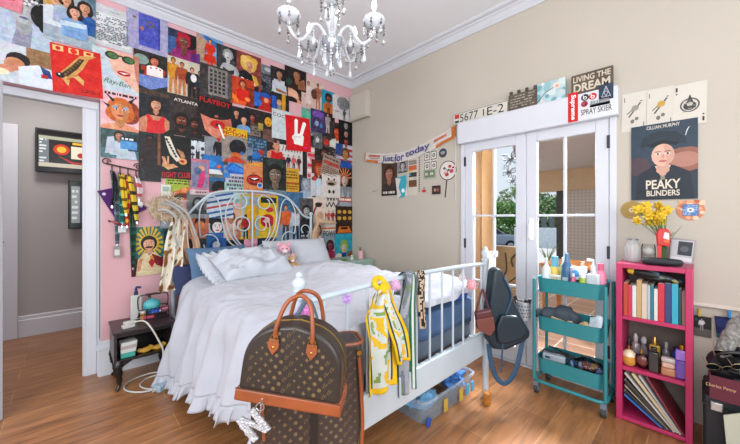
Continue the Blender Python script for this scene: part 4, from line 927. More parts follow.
# plush toys
fur = M('pink_fur', 'e2a5b4', 1, var=.15, scale=30, bump=.6, bscale=120)
furw = M('white_fur', 'e6dedc', 1, var=.08, scale=30, bump=.6, bscale=120)
furt = M('tan_fur', 'b9946c', 1, var=.15, scale=30, bump=.6, bscale=120)
pt_ = thing('plush_toy', 'pink and white plush toy between the pillows', 'plush toy', (1.53, 2.86, .765), -.3)
MB().ball((0, 0, .06), (.075, .065, .085), bumpy=.1).build('body', furw, pt_)
MB().ball((0, -.015, .165), (.062, .056, .055), bumpy=.1, seed=2).build('head', fur, pt_)
for sx in (-1, 1):
    MB().ball((sx*.048, 0, .215), (.02, .014, .026)).build('ear', fur, pt_)
    MB().ball((sx*.085, -.03, .07), (.028, .03, .055), bumpy=.1).build('arm', fur, pt_)
    MB().ball((sx*.055, -.07, .0), (.034, .05, .034), bumpy=.1).build('foot', fur, pt_)
    MB().ball((sx*.02, -.066, .175), .006).build('eye', M('bead_black', '111', .2), pt_)
MB().ball((0, -.07, .15), (.026, .02, .018)).build('muzzle', furw, pt_)
pt2 = thing('plush_toy', 'small tan plush bear in front of the pink plush toy', 'plush toy', (1.49, 2.62, .765), -.4)
MB().ball((0, 0, .03), (.048, .04, .045), bumpy=.1).build('body', furt, pt2)
MB().ball((0, -.01, .09), (.036, .034, .032), bumpy=.1).build('head', furt, pt2)
for sx in (-1, 1):
    MB().ball((sx*.028, 0, .118), .012).build('ear', furt, pt2)
    MB().ball((sx*.045, -.025, .035), (.015, .018, .028)).build('arm', furt, pt2)
    MB().ball((sx*.028, -.04, .0), (.018, .026, .018)).build('foot', furt, pt2)
MB().ball((0, -.042, .082), (.015, .012, .011)).build('muzzle', furw, pt2)

# ------------------------------------------------------------------ cloths hung on the bed
def drape(b, pts, wid, side, nf=2, amp=.012, nu=18, per=6, cf=None, ph=0):
    path = smooth_path(pts, per); k = len(path); side = Vector(side).normalized()
    ws = wid if isinstance(wid, (list, tuple)) else [wid]*len(pts)
    def W(t):
        q = t*(len(ws)-1); i = min(int(q), len(ws)-2); return ws[i]+(ws[i+1]-ws[i])*(q-i)
    vs = []
    for j, p in enumerate(path):
        t = j/(k-1); tg = (path[min(j+1, k-1)]-path[max(j-1, 0)]).normalized(); nn = tg.cross(side).normalized()
        for i in range(nu):
            a = i/(nu-1)-.5
            vs.append(p+side*a*W(t)+nn*amp*math.sin(a*2*PI*nf+ph+2.0*t+1.2*N3(t*3, a*3, ph)))
    base = len(b.v); b.v += [tuple(v) for v in vs]
    for j in range(k-1):
        for i in range(nu-1):
            o = base+j*nu+i
            b.f.append((o, o+1, o+1+nu, o+nu)); b.fm.append(b.mi)
            b.fc.append(cf((i+.5)/(nu-1), (j+.5)/(k-1)) if cf else b.c)
    return b
CL = mat_print('cloth_print', .85, 1.2, .88, .1)
def pw(px, y, yy):                          # point in the plane y seen at a place of the footboard
    return on_y(px, yy, y)
# lemon scarf knotted on the top rail
def lemon(a, t):
    if a < .12 or a > .88 or t > .93: return rgb('e0b820')
    if .12 <= a < .17 or .83 < a <= .88: return rgb('3a4a44')
    q = N3(a*5, t*13, 2)
    return rgb('dcb62c') if q > .22 else rgb('7f9a58') if q < -.38 else rgb('c6cdc9')
sc = thing('scarf', 'yellow lemon print scarf knotted on the footboard rail', 'scarf', (0, 0, 0))
yk = FYB-.03
kx = on_y(383, 288, yk); sc.location = kx
def L_(p): return tuple(Vector(p)-kx)
b = MB(); drape(b, [L_(on_y(383, 290, yk)), L_(on_y(378, 312, yk)), L_(on_y(383, 345, yk)), L_(on_y(384, 391, yk))], [.07, .15, .19, .17], (1, 0, 0), 1.5, .016, 44, 16, lemon)
b.build('scarf_end', CL, sc, solid=.002)
b = MB(); drape(b, [L_(on_y(386, 290, yk-.015)), L_(on_y(392, 312, yk-.02)), L_(on_y(399, 335, yk-.02)), L_(on_y(403, 362, yk-.015))], [.05, .09, .11, .08], (1, 0, 0), 1.2, .014, 30, 16, lemon, 2)
b.build('scarf_end', CL, sc, solid=.002)
b = MB(); b.c = rgb('dfb61e')
b.ball((0, -.005, .0), (.034, .022, .024), bumpy=.35, seed=3)
b.tube(smooth_path([(-.03, -.005, .0), (-.05, .0, .02), (-.02, .03, .04), (.02, .03, .035), (.03, 0, .0)], 5), .013, 8)
b.build('knot', CL, sc)
b = MB(); drape(b, [(-.02, -.01, 0), (-.06, -.015, -.02), (-.085, -.012, -.075)], [.03, .05, .05], (.5, -.2, .6), 1, .008, 12, 6, lemon, 4); b.build('scarf_end', CL, sc, solid=.002)
# grey and green scarf
def grn(a, t):
    if a > .78: return rgb('2f6a48') if (a < .86 or a > .94) else rgb('cfd6d2')
    if a < .08: return rgb('31424e')
    q = N3(a*6, t*16, 5)
    return rgb('989ca4') if q > .05 else rgb('737985') if q > -.25 else rgb('6d8058')
yk2 = FYB-.022
b = MB(); o0 = on_y(409, 278, yk2)
drape(b, [tuple(Vector((0, .05, -.09))), tuple(Vector((0, .03, -.005))), (0, .015, .02), (0, -.008, 0), tuple(on_y(406, 320, yk2)-o0), tuple(on_y(407, 393, yk2)-o0)], [.1, .09, .08, .09, .13, .13], (1, 0, 0), 1.7, .012, 40, 18, grn)
tag(b.build('scarf', CL, loc=o0, solid=.002), 'grey floral scarf with a green striped edge hung over the rail', 'scarf')
# leopard ribbon
b = MB(); o1 = on_y(421, 276, yk2)
drape(b, [(0, .055, -.12), (0, .035, -.01), (0, .015, .022), (0, -.01, 0), tuple(on_y(422, 300, yk2)-o1), tuple(on_y(424, 328, yk2)-o1)], [.05, .05, .05, .05, .06, .06], (1, 0, 0), .8, .008, 8, 14, lambda a, t: rgb('26211e') if N3(a*7, t*40, 1) > .02 else rgb('b9a48c'))
tag(b.build('scarf', CL, loc=o1, solid=.002), 'narrow leopard spotted scarf hanging over the footboard rail', 'scarf')
# pompoms
def pompom(loc, r, col, label, seed, group='fluffy pompoms on the footboard'):
    rn = random.Random(seed); b = MB(); b.ball((0, 0, 0), r*.55, 10, 7)
    for _ in range(170):
        d = Vector((rn.gauss(0, 1), rn.gauss(0, 1), rn.gauss(0, 1))).normalized(); o = d.orthogonal().normalized()*r*.09; e_ = d.cross(o).normalized()*r*.09
        L0 = r*rn.uniform(.8, 1.1)
        b.add([d*r*.35+o, d*r*.35-o*.5+e_, d*r*.35-o*.5-e_, d*L0], [(0, 1, 3), (1, 2, 3), (2, 0, 3)])
    return tag(b.build('pompom', M('fluff_'+col, col, 1, var=.15, scale=20), loc=loc), label, 'pompom', group)
pompom(on_y(395, 285, FYB-.03), .035, 'd9b4d0', 'pink lilac pompom right of the yellow scarf', 1)
pompom(on_y(347, 299, FYB-.028), .026, 'c3a0d6', 'lilac pompom on the rail between the bag and the yellow scarf', 2)
pompom(on_y(304, 312, FYB-.05), .032, 'd78ac8', 'bright pink pompom in the handles of the brown bag', 3)
pompom(on_y(294, 318, FYB-.06), .024, '8a6cc0', 'small violet pompom under the bright pink pompom', 6)
pompom(on_y(471, 285, FYB-.03), .04, 'e0a2a8', 'salmon pink pompom beside the right bed post', 4)
pompom(on_y(462, 278, FYB+.055), .032, 'e2d2d6', 'off white pompom behind the right end of the rail', 5)
rb = thing('ribbon_bow', 'white ribbon bow tied round the right footboard finial', 'bow', (BX+BHW, FYB-.03, .985))
satin = M('white_satin', 'e8e8ec', .4, var=.04)
for sx in (-1, 1):
    b = MB(); drape(b, [(0, -.008, 0), (sx*.03, -.02, .03), (sx*.055, -.02, .02), (sx*.045, -.02, -.015), (0, -.01, -.004)], .03, (.2, -.9, .3), .5, .003, 6, 6); b.build('loop', satin, rb, solid=.0015)
    b = MB(); drape(b, [(0, -.01, 0), (sx*.015, -.02, -.05), (sx*.03, -.018, -.11)], .028, (.8, -.5, 0), .7, .005, 6, 6); b.build('tail', satin, rb, solid=.0015)
MB().ball((0, -.012, 0), (.013, .011, .012)).build('knot', satin, rb)

# hat, scarves at the left headboard post
straw = M('straw', 'a8937a', .9, var=.35, scale=40, bump=.5, bscale=90)
hx_ = Vector((.575, 3.10, 1.33))
ht = thing('straw_hat', 'frayed straw hat hung on the left headboard post', 'hat', hx_)
R = rot('X', 60) @ rot('Y', -14)
b = MB(); b.lathe([(.125, -.012), (.12, .0), (.095, .008), (.07, .012), (.066, .03), (.062, .06), (.045, .075), (.0001, .08)], (0, 0, 0), 28, R); b.build('crown_and_brim', straw, ht)
rn = random.Random(3); b = MB()
for _ in range(90):
    a = rn.uniform(0, 2*PI); d = R @ Vector((math.cos(a), math.sin(a), 0)); t_ = R @ Vector((-math.sin(a), math.cos(a), 0)); n_ = R @ Vector((0, 0, 1))
    p = d*rn.uniform(.06, .125); q = p+d*rn.uniform(.01, .05)+t_*rn.uniform(-.06, .06)+n_*rn.uniform(.01, .05)
    b.tube([p, (p+q)/2+n_*.015, q], .0028, 4)
b.build('fringe', M('straw_light', 'cabba2', .9, var=.3, scale=30), ht)
b = MB(); b.lathe([(.0675, .015), (.0685, .017), (.066, .032), (.065, .031)], (0, 0, 0), 28, R); b.build('hat_band', M('white_band', 'd8d6d4', .7), ht)
def rose(a, t):
    q = N3(a*4.2, t*11, 3); 
    return rgb('8a5c34') if q > .3 else rgb('5f6a44') if q < -.42 else rgb('b08a5c') if q > .22 else rgb('ddd6c6')
def wp_(px, py, y): return on_y(px, py, y)
o2 = wp_(178, 222, 3.02)
b = MB(); drape(b, [tuple(wp_(181, 213, 3.09)-o2), tuple(wp_(178, 224, 3.02)-o2), tuple(wp_(174, 245, 3.0)-o2), tuple(wp_(173, 265, 2.99)-o2), tuple(wp_(168, 291, 2.98)-o2)], [.08, .11, .13, .14, .13], (1, -.2, 0), 2.2, .022, 50, 16, rose)
tag(b.build('scarf', CL, loc=o2, solid=.003), 'cream scarf with brown roses hanging from the straw hat', 'scarf')
hr_ = wp_(172, 207, 3.0)
wr_ = thing('ribbon', 'white satin ribbons trailing from the straw hat', 'ribbon', hr_); sat0 = M('white_ribbon_satin', 'a9a9a8', .4, var=.1, scale=9)
for k_, pp in enumerate((((160, 203), (172, 206), (182, 214), (186, 226), (183, 243)), ((165, 200), (176, 205), (187, 213), (192, 224), (196, 236)), ((158, 210), (168, 211), (176, 218), (174, 232), (178, 246)))):
    b = MB(); drape(b, [tuple(wp_(x, y, 2.985-.012*k_)-hr_) for x, y in pp], .02, (.4, -.3, .8), .8, .005, 8, 8, None, k_); b.build('strand', sat0, wr_, solid=.002)
sat = M('tan_satin', 'c39a7c', .35, var=.2, scale=6, sheen=.4)
o3 = wp_(184, 216, 3.06)
st_ = thing('satin_scarf', 'tan satin scarf looped over the left headboard post', 'scarf', o3)
b = MB(); drape(b, [(0, .06, -.02), (-.005, .0, .015), tuple(wp_(180, 232, 3.04)-o3), tuple(wp_(180, 250, 3.04)-o3), tuple(wp_(186, 265, 3.03)-o3)], [.04, .05, .07, .08, .06], (1, -.3, 0), 1.5, .016, 18, 8); b.build('scarf_end', sat, st_, solid=.003)
b = MB(); drape(b, [(0, -.01, .01), tuple(wp_(190, 228, 3.01)-o3), tuple(wp_(196, 246, 3.0)-o3), tuple(wp_(190, 258, 3.0)-o3), tuple(wp_(186, 240, 2.99)-o3), (.0, -.06, -.03)], [.04, .06, .06, .05, .05, .04], (.8, -.6, 0), 1.2, .014, 14, 8); b.build('loop', sat, st_, solid=.003)
# tan cloth on the right headboard post
o4 = wp_(317, 222, 3.12)
tc_ = thing('knotted_cloth', 'tan cloth knotted over the right headboard post', 'cloth', o4)
tn = M('tan_linen', 'b99a7c', .9, var=.2, scale=9)
b = MB(); b.ball((0, -.02, .02), (.035, .03, .04), bumpy=.4); b.build('knot', tn, tc_)
b = MB(); drape(b, [(0, -.03, .02), tuple(wp_(315, 232, 3.09)-o4), tuple(wp_(313, 243, 3.08)-o4)], [.04, .07, .06], (1, -.3, 0), 1.5, .012, 12, 8); b.build('cloth_end', tn, tc_, solid=.003)
b = MB(); b.tube(smooth_path([(.0, -.03, .02), (.07, -.04, .005), tuple(wp_(336, 223, 3.10)-o4)], 6), [.026]*7+[.02]*5+[.012], 8, flat=.7); b.build('cloth_end', tn, tc_)
b = MB(); b.tube(smooth_path([(-.01, -.02, .03), (.0, -.02, .08), (.01, -.015, .1)], 5), [.02]*6+[.015]*4+[.01], 8, flat=.7); b.build('cloth_end', tn, tc_)
# ------------------------------------------------------------------ bags and bin at the foot of the bed
canvas = M('brown_coated_canvas', '2d241f', .38, var=.12, scale=9)
leather = M('tan_leather', '8a4624', .4, var=.15, scale=10)
brass = M('brass', 'b8954c', .25, 1, var=.05)
mono = M('monogram_tan', '6a5637', .45, var=.08)
def monogram(b, inside, y, step=.034):
    """lattice of LV letters, four-petal flowers and diamonds on a front at depth y"""
    U = (1, 0, 0); V = (0, 0, 1); k = 0
    for j in range(-1, 22):
        for i in range(-12, 13):
            x = (i+.5*(j % 2))*step; z = j*step*.55
            if not inside(x, z): continue
            o = Vector((x, y, z)); kind = (i+(j//2)*2+j) % 4
            if kind == 0:
                b.text('L', o+Vector((-.003, 0, -.002)), U, V, .013, .008, .0004, 0, .25); b.text('V', o+Vector((.003, 0, .002)), U, V, .013, .011, .0006)
            elif kind == 2:
                b.flat([(.0075*r_*math.cos(a), .0075*r_*math.sin(a)) for q in range(16) for r_, a in [((1 if q % 4 == 0 else .72 if q % 2 else .42), q*PI/8)]], o, U, V, .0005)
            else:
                s_ = .0072; o_ = [(0, s_), (s_*.25, s_*.25), (s_, 0), (s_*.25, -s_*.25), (0, -s_), (-s_*.25, -s_*.25), (-s_, 0), (-s_*.25, s_*.25)] if kind == 1 else ell(0, 0, s_*.9, s_*.9, 12)
                b.flat(o_, o, U, V, .0005)
def dome(z, wb=.172, ht=.275):
    """half width of the domed bag at height z"""
    t = min(1, max(0, z/ht)); 
    return wb*(1-.05*t)*(1-max(0, (t-.40)/.60)**2.7)**.5 if t < 1 else 0
bag = thing('handbag', 'domed brown monogram handbag with tan leather base hung on the bed post', 'handbag', (0, 0, 0))
Rz = -YAW
cpos = FW*.93 + RT*(-.078*.93/.314*.80) 
cpos = ray(294, 404).normalized()
d_ = ray(293, 396); cpos = Vector((0, 0, H))+d_*.93
bag.location = cpos; bag.rotation_euler = (0, math.radians(6.5), -YAW-math.radians(5)); bag.scale = (.85, .85, .83)
out = [(-dome(z), z) for z in [i/22*.275 for i in range(23)]]
poly = [(x, z) for x, z in out]+[(-x, z) for x, z in reversed(out[:-1])]
MB().prism(poly[::-1], (0, .066, 0), (1, 0, 0), (0, 0, 1), .132).build('body', canvas, bag, bevel=.016, seg=3)
b = MB(); monogram(b, lambda x, z: .045 < z < .262 and abs(x) < dome(z+.010)-.026, -.0668); b.build('monogram', mono, bag, smooth=False)
b = MB(); pr = [(-.181, -.004), (.181, -.004), (.178, .04), (-.178, .04)]
b.prism(pr[::-1], (0, .071, 0), (1, 0, 0), (0, 0, 1), .142); b.build('leather_base', leather, bag, bevel=.007, seg=3)
MB().tube([(x, -.071, .04) for x in (-.177, 0, .177)], .0022, 6).build('piping', M('dark_piping', '5a2f1a', .5), bag)
zp = [(-dome(z)*1.0, 0, z) for z in [.06+i/16*.215 for i in range(17)]]
MB().tube(zp+[(-p[0], 0, p[2]) for p in reversed(zp[:-1])], .0028, 6).build('zip', brass, bag)
for yy, sgn in ((-.07, -1), (.07, 1)):
    hp = smooth_path([(-.062, yy, .23), (-.060, yy+.002*sgn, .27), (-.040, yy-.015*sgn, .345), (0, yy-.035*sgn, .370), (.040, yy-.015*sgn, .345), (.060, yy+.002*sgn, .27), (.062, yy, .23)], 7)
    h_ = MB().tube(hp, .0075, 10).build('handle', leather, bag)
    for sx in (-1, 1):
        tb = [(-.016, .04), (.016, .04), (.019, .012), (0, -.014), (-.019, .012)]
        o_ = (sx*.064, yy+.001*sgn, .185)
        b = MB(); b.prism(tb, o_, (1, 0, 0), (0, 0, 1), -.004*sgn*-1 if False else .004) if sgn < 0 else b.prism(tb, (o_[0], o_[1]-.001, o_[2]), (1, 0, 0), (0, 0, 1), -.004)
        b.build('handle_tab', leather, bag, bevel=.0015)
        rg = MB(); rg.tube([(sx*.063+.012*math.cos(a), yy+.004*sgn, .228+.012*math.sin(a)) for a in [i*PI/8 for i in range(16)]], .002, 6, closed=True); rg.build('ring', brass, h_)
        MB().ball((sx*.064, yy+.006*sgn, .198), (.005, .003, .005), 10, 6).build('stud', brass, bag)
# second bag
bag2 = thing('tote_bag', 'large brown monogram tote behind the domed handbag', 'handbag', (.607, .952, .40), -.44)
out2 = [(-.165, 0), (.165, 0), (.19, .12), (.192, .34), (.18, .415), (-.18, .415), (-.192, .34), (-.19, .12)]
MB().prism(out2, (0, -.055, 0), (1, 0, 0), (0, 0, 1), -.11).build('body', M('dark_coated_canvas', '3a302c', .35, var=.15, scale=8), bag2, bevel=.02, seg=3)
b = MB(); monogram(b, lambda x, z: .01 < z < .39 and abs(x) < .165, -.0556); b.build('monogram', M('monogram_dim', '6d5a40', .45, var=.08), bag2, smooth=False)
MB().tube(rrect(.375, .116, .03) and [(x, y, .405) for x, y in rrect(.372, .118, .03)], .006, 8, closed=True).build('rim', leather, bag2)
b = MB(); b.tube(smooth_path([(-.12, -.05, .40), (-.05, -.02, .50), (.0, .045, .545), (.03, .06, .5), (.05, .05, .41)], 6), .0085, 8, flat=.45)
b.build('handle', M('blue_grey_strap', '4c6474', .6), bag2)
b = MB(); b.tube(smooth_path([(.165, -.064, .36), (.172, -.07, .25), (.178, -.068, .12), (.17, -.066, .0)], 6), .006, 8, flat=.5); b.build('strap', leather, bag2)
b = MB(); b.tube(smooth_path([(-.15, -.064, .38), (-.155, -.07, .25), (-.15, -.068, .14)], 6), .005, 8, flat=.5); b.build('strap', leather, bag2)
for x in (-.15, .165): MB().cyl((x, -.058, .375), (x, -.068, .375), .009).build('stud', brass, bag2)
MB().bb(-.004, .022, -.058, -.0545, .02, .40).build('centre_strip', M('dark_strip', '241e1c', .4), bag2)
# glitter letter charm
kc = Vector((0, 0, H))+ray(254, 424)*.92
ch = thing('keychain', 'silver glitter letter charm hanging from the brown bags', 'keychain', kc); ch.rotation_euler = (0, math.radians(-38), -YAW)
glit = M('silver_glitter', 'bfc0c4', .35, .4, var=.45, scale=160, bump=.7, bscale=220)
N_ = [(-.032, -.04), (-.012, -.04), (-.012, .012), (.014, -.04), (.034, -.04), (.034, .04), (.014, .04), (.014, -.008), (-.012, .04), (-.032, .04)]
MB().prism([(x, z) for x, z in N_], (0, 0, 0), (1, 0, 0), (0, 0, 1), .008).build('letter', glit, ch, bevel=.001)
def to_local(px, py, t): return ch.matrix_world.inverted() @ (Vector((0, 0, H))+ray(px, py)*t)
bpy.context.view_layer.update()
ks = [to_local(257, 417, .92), to_local(260, 412, .90), to_local(261, 405, .87), to_local(262, 399, .85)]
b = MB(); b.tube(smooth_path(ks[:2]+ks[2:], 5), .0022, 6); b.build('chain', chrome, ch)
b = MB(); cc = to_local(260, 407, .875); b.tube([cc+Vector((.011*math.cos(a), 0, .011*math.sin(a))) for a in [i*PI/8 for i in range(16)]], .0022, 6, closed=True); b.build('ring', chrome, ch)

def facing(px, py, t): return Vector((0, 0, H))+ray(px, py)*t
def from_px(pts, px, py, t): return [((x-px)*t/FPX, (py-y)*t/FPX) for x, y in pts]
# navy bag on the right post
tN = 2.12
nb = thing('shoulder_bag', 'dark teal shoulder bag hanging on the right bed post by the door', 'bag', facing(500, 300, tN), -YAW)
navy = M('dark_teal_nylon', '152631', .45, var=.15, scale=6, bump=.25, bscale=14)
o_ = from_px([(489, 268), (496, 266), (500, 272), (507, 288), (508, 296), (516, 312), (525, 328), (525, 334), (515, 340), (502, 346), (490, 345), (485, 338), (483, 318), (485, 300), (487, 285)], 500, 300, tN)
MB().prism(o_, (0, .03, 0), (1, 0, 0), (0, 0, 1), .11).build('body', navy, nb, bevel=.035, seg=4)
b = MB(); b.prism(from_px([(495, 310), (510, 311), (517, 322), (520, 328), (513, 334), (500, 338), (492, 337), (490, 322)], 500, 300, tN), (0, -.08, 0), (1, 0, 0), (0, 0, 1), .03); b.build('front_pocket', navy, nb, bevel=.012, seg=3)
sp = smooth_path([Vector((x, -.03, z)) for x, z in from_px([(487, 342), (489, 358), (494, 374), (502, 381), (510, 375), (516, 360), (521, 336)], 500, 300, tN)], 6)
MB().tube(sp, .005, 10, flat=3.4, up=(0, 1, 0)).build('strap', M('strap_blue', '2c4a66', .7), nb)
sp = smooth_path([Vector((x, -.085, z)) for x, z in from_px([(499, 276), (506, 292), (502, 306), (498, 320), (497, 344), (496, 366)], 500, 300, tN)], 6)
MB().tube(sp, .006, 6).build('cord', M('strap_blue', '2c4a66', .7), nb)
# oxblood purse
tP = 2.0
pu = thing('purse', 'small oxblood leather purse hanging at the right end of the footboard', 'purse', facing(482, 312, tP), -YAW)
ox = M('oxblood_leather', '502426', .35, var=.12)
MB().prism(from_px([(474, 311), (490, 308), (493, 327), (488, 334), (476, 328)], 482, 312, tP), (0, .012, 0), (1, 0, 0), (0, 0, 1), .045).build('body', ox, pu, bevel=.012, seg=3)
MB().prism(from_px([(474, 318), (491, 315), (493, 327), (488, 334), (476, 328)], 482, 312, tP), (0, -.034, 0), (1, 0, 0), (0, 0, 1), .008).build('flap', M('flap_brown', '6a3a32', .4), pu, bevel=.003)
MB().tube(smooth_path([Vector((x, -.01, z)) for x, z in from_px([(475, 312), (479, 298), (482, 289), (485, 298), (489, 310)], 482, 312, tP)], 6), .007, 8, flat=.5).build('strap', ox, pu)
# amber blocks by the leg
ab = thing('amber_block', 'small amber wooden block standing by the right bed leg', 'block', (2.02, .985, 0), .3)
amb = M('amber_wood', 'a8661e', .3, var=.15)
MB().bb(-.03, .03, -.022, .022, 0, .036).build('lower_block', amb, ab, bevel=.005)
MB().bb(-.026, .022, -.02, .02, .036, .078).build('upper_block', amb, ab, bevel=.006)
# storage bin
bin_ = thing('storage_bin', 'clear plastic storage bin of clothes pushed under the bed', 'bin', (1.80, 1.29, 0), -.02)
clearp = M('milky_plastic', 'c3d8e8', .25, var=.03, alpha=.34)
def tub(w0, d0, w1, d1, h, t):
    b = MB(); lv = [(w0, d0, 0), (w1, d1, h), (w1+.02, d1+.02, h), (w1+.02, d1+.02, h-.012), (w1+.004, d1+.004, h-.014)]
    n = len(rrect(1, 1, .1)); vs = []
    for ww, dd, zz in lv: vs += [(x, y, zz) for x, y in rrect(ww, dd, .05)]
    fs = [tuple(range(n-1, -1, -1))]
    for i in range(len(lv)-1): fs += [(i*n+j, i*n+(j+1) % n, (i+1)*n+(j+1) % n, (i+1)*n+j) for j in range(n)]
    return b.add(vs, fs)
tub(.54, .31, .58, .35, .15, .004).build('tub', clearp, bin_)
for x in (-.08, .1): MB().bb(x-.02, x+.02, -.186, -.178, .02, .1).build('latch', M('bin_tab_yellow', 'c9a640', .5), bin_, bevel=.003)
MB().bb(-.27, -.235, -.183, -.172, .0, .05).build('latch', M('bin_tab_blue', '2450b0', .4), bin_, bevel=.004)
for x in (.18, .245): MB().bb(x-.02, x+.015, -.186, -.178, .03, .1).build('latch', M('bin_tab_cyan', '4a9ac4', .5), bin_, bevel=.003)
rn = random.Random(5)
for i, (c, l_) in enumerate((('6fa4cc', 'light blue folded cloth in the clear bin'), ('8a7468', 'brown cloth in the clear bin'), ('b9c86a', 'lime green cloth in the clear bin'), ('e2e4e6', 'white cloth on top in the clear bin'), ('3c6fb0', 'royal blue cloth in the clear bin'), ('c9cdd2', 'pale grey cloth at the far end of the clear bin'))):
    xx = [-.18, -.12, -.01, .06, .17, .2][i]; yy = [-.06, .06, .02, -.02, -.06, .06][i]; zz = [.10, .15, .20, .21, .1, .18][i]
    b = MB(); b.ball((0, 0, 0), (.105, .085, .055), 26, 16, None, .55, i*3.1, 9)
    tag(b.build('folded_cloth', M('bin_cloth_'+c, c, .9, var=.12, bump=.3), loc=Vector((1.80+xx, 1.29+yy, zz))), l_, 'cloth', 'cloths in the storage bin')
# ------------------------------------------------------------------ things on the door wall
WU = (0, -1, 0); WV = (0, 0, 1)
a = on_x(352.8, 92, WX-.04); c = on_x(374, 119, WX-.07)
ub = thing('utility_box', 'beige painted utility box high in the corner by the poster wall', 'box', (WX, 3.045, 2.52))
bm = M('beige_box_paint', 'c0b9ac', .6, var=.02)
MB().bb(-.07, -.0, -.17, .17, 0, .33).build('casing', bm, ub, bevel=.006)
MB().bb(-.078, -.07, -.15, .15, .02, .31).build('cover', bm, ub, bevel=.004)
# banner
bn_ = thing('banner', 'white cloth banner with violet lettering and orange ends', 'banner', on_x(410, 155, WX-.012))
cen = bn_.location.copy()
pth = smooth_path([on_x(x, y, WX-.012)-cen for x, y in ((365, 157), (375, 158), (388, 158.5), (403, 156.5), (418, 151), (432, 144.5), (445, 137), (456, 131))], 8)
hgt = .118; b = MB(); k = len(pth); vs = []
for j, p in enumerate(pth):
    for i in range(5):
        q = (i/4-.5); vs.append(p+Vector((-.006*math.sin(j*.55+i), 0, q*hgt)))
for j in range(k-1):
    t = j/(k-2); cl = rgb('cf7838') if (t < .015 or t > .93) else rgb('d8d3cc')
    for i in range(4):
        b.c = cl if not (.03 < t < .17 and i in (0,) or .76 < t < .93 and i in (0,)) else rgb('cf7838')
        b.v += [vs[j*5+i], vs[j*5+i+1], vs[(j+1)*5+i+1], vs[(j+1)*5+i]]; n0 = len(b.v)-4
        b.f.append((n0, n0+1, n0+2, n0+3)); b.fm.append(0); b.fc.append(b.c)
b.build('cloth', CL, bn_, solid=.002)
def along(px0, py0, px1, py1, body, hh, col, par, X, org, bold=.01, shear=.1, name='lettering', mat=None):
    p0 = on_x(px0, py0, X); p1 = on_x(px1, py1, X); u = (p1-p0); L0 = u.length; u = u.normalized()
    v = Vector((-1, 0, 0)).cross(u).normalized()
    if v.z < 0: v = -v
    m_ = MB(); m_.c = rgb(col); m_.text(body, (p0+p1)/2-org, u, v, hh, L0, .002, bold, shear)
    return m_.build(name, mat or PRN, par, smooth=False)
along(382, 159.5, 393, 159, 'Just', .085, '4c4a86', bn_, WX-.022, cen, .02)
along(394.5, 158.5, 404, 156, 'for', .085, '4c4a86', bn_, WX-.022, cen, .02)
along(405.5, 155.5, 430, 145.5, 'today', .09, '4c4a86', bn_, WX-.022, cen, .02)
def marks(px0, py0, px1, py1, hh, seed):
    p0 = on_x(px0, py0, WX-.0225)-cen; p1 = on_x(px1, py1, WX-.0225)-cen; u = (p1-p0); L0 = u.length; u = u.normalized(); v = Vector((0, 0, 1)); rn = random.Random(seed)
    m_ = MB(); m_.c = rgb('c8603a'); x = 0
    while x < L0-.012:
        w2 = rn.uniform(.010, .016); m_.flat([(x, -hh/2), (x+w2, -hh/2), (x+w2, hh/2), (x+w2*.5, hh/2*.4), (x, hh/2)], p0, u, v, .001); x += w2+.004
    m_.build('lettering', PRN, bn_, smooth=False)
marks(369, 155.6, 380, 156.1, .026, 1); marks(434, 141.2, 447, 134, .03, 2); marks(370, 158.3, 379, 158.7, .008, 3)
# collage under the banner
Q(382, 161, 397.5, 195, '4c3a30', lambda a: a.bust(.5, .6, .6, 'a0705a', '3a241a', '3a3230', .3).r(0, 0, 1, .16, '2a2422').scrib(.1, .03, .9, .14, 1, 'd0c8c0', 3, .6), 'brown portrait photo of a long haired face under the banner', name='photo', cat='photo')
Q(398, 160, 408.5, 172, '8a8886', lambda a: a.bust(.5, .5, .5, 'b4b2b0', '2a2a2a', '444', .4), 'small black and white photo right of the brown portrait', name='photo', cat='photo')
Q(397, 177, 407.5, 197, '3aa2b4', lambda a: a.p([(0, 0), (.4, .1), (.2, .5), (.5, .9), (0, 1)], 'd0cabf').p([(.7, 0), (1, 0), (1, .6)], 'd0cabf').e(.6, .3, .15, 'e6eef0', 1), 'torn turquoise paper cut out at the foot of the brown portrait', -8, name='paper', cat='paper')
Q(408, 158, 418, 195, 'c9c0b2', lambda a: a.r(.1, .8, .9, .92, '8a847a').r(.1, .66, .9, .78, 'c0603c').r(.1, .62, .5, .66, 'd8a83c').r(.1, .48, .9, .6, '3a3a3a').r(.1, .22, .9, .4, '6a4a30').r(.55, .42, .9, .47, 'aaa').e(.2, .55, .1, '3aa2b4', 1.2), 'tall cream strip of small pasted pictures', name='collage', cat='collage')
cd = MB()
for i in range(16):
    p = on_x(419.5-.02*i, 158+2.2*i, WX-.004); cd.ball(p-on_x(419.5, 170, WX-.004), .007, 6, 5)
tag(cd.build('bead_strand', M('dark_beads', '2a2624', .4), loc=on_x(419.5, 170, WX-.004)), 'vertical strand of dark beads beside the cream picture strip', 'beads')
Q(424, 152, 437.5, 170, 'cfc9bd', lambda a: [(a.r(.04+.5*i, .04+.5*j, .46+.5*i, .46+.5*j, '3a3a38'), a.r(.08+.5*i, .08+.5*j, .42+.5*i, .42+.5*j, 'd2cdc2'), a.e(.25+.5*i, .25+.5*j, .1, '3a3a38', 1.2), a.e(.25+.5*i, .25+.5*j, .05, 'd2cdc2', 1.2)) for i in range(2) for j in range(2)], 'four framed black and white tiles printed on one card', name='card', cat='card')
Q(424, 170, 436, 178, '9aa48c', lambda a: a.r(.08, .15, .92, .85, '6c7864').scrib(.15, .3, .85, .7, 1, 'd0d4c4', 4, .7), 'small grey green plate like card', name='card', cat='card')
Q(432.5, 186, 441, 194, '3a2c2c', lambda a: a.e(.35, .5, .15, 'b08070', 1.2).e(.7, .5, .15, '8a5a50', 1.2), 'tiny dark photo of two faces near the round mirror', name='photo', cat='photo')
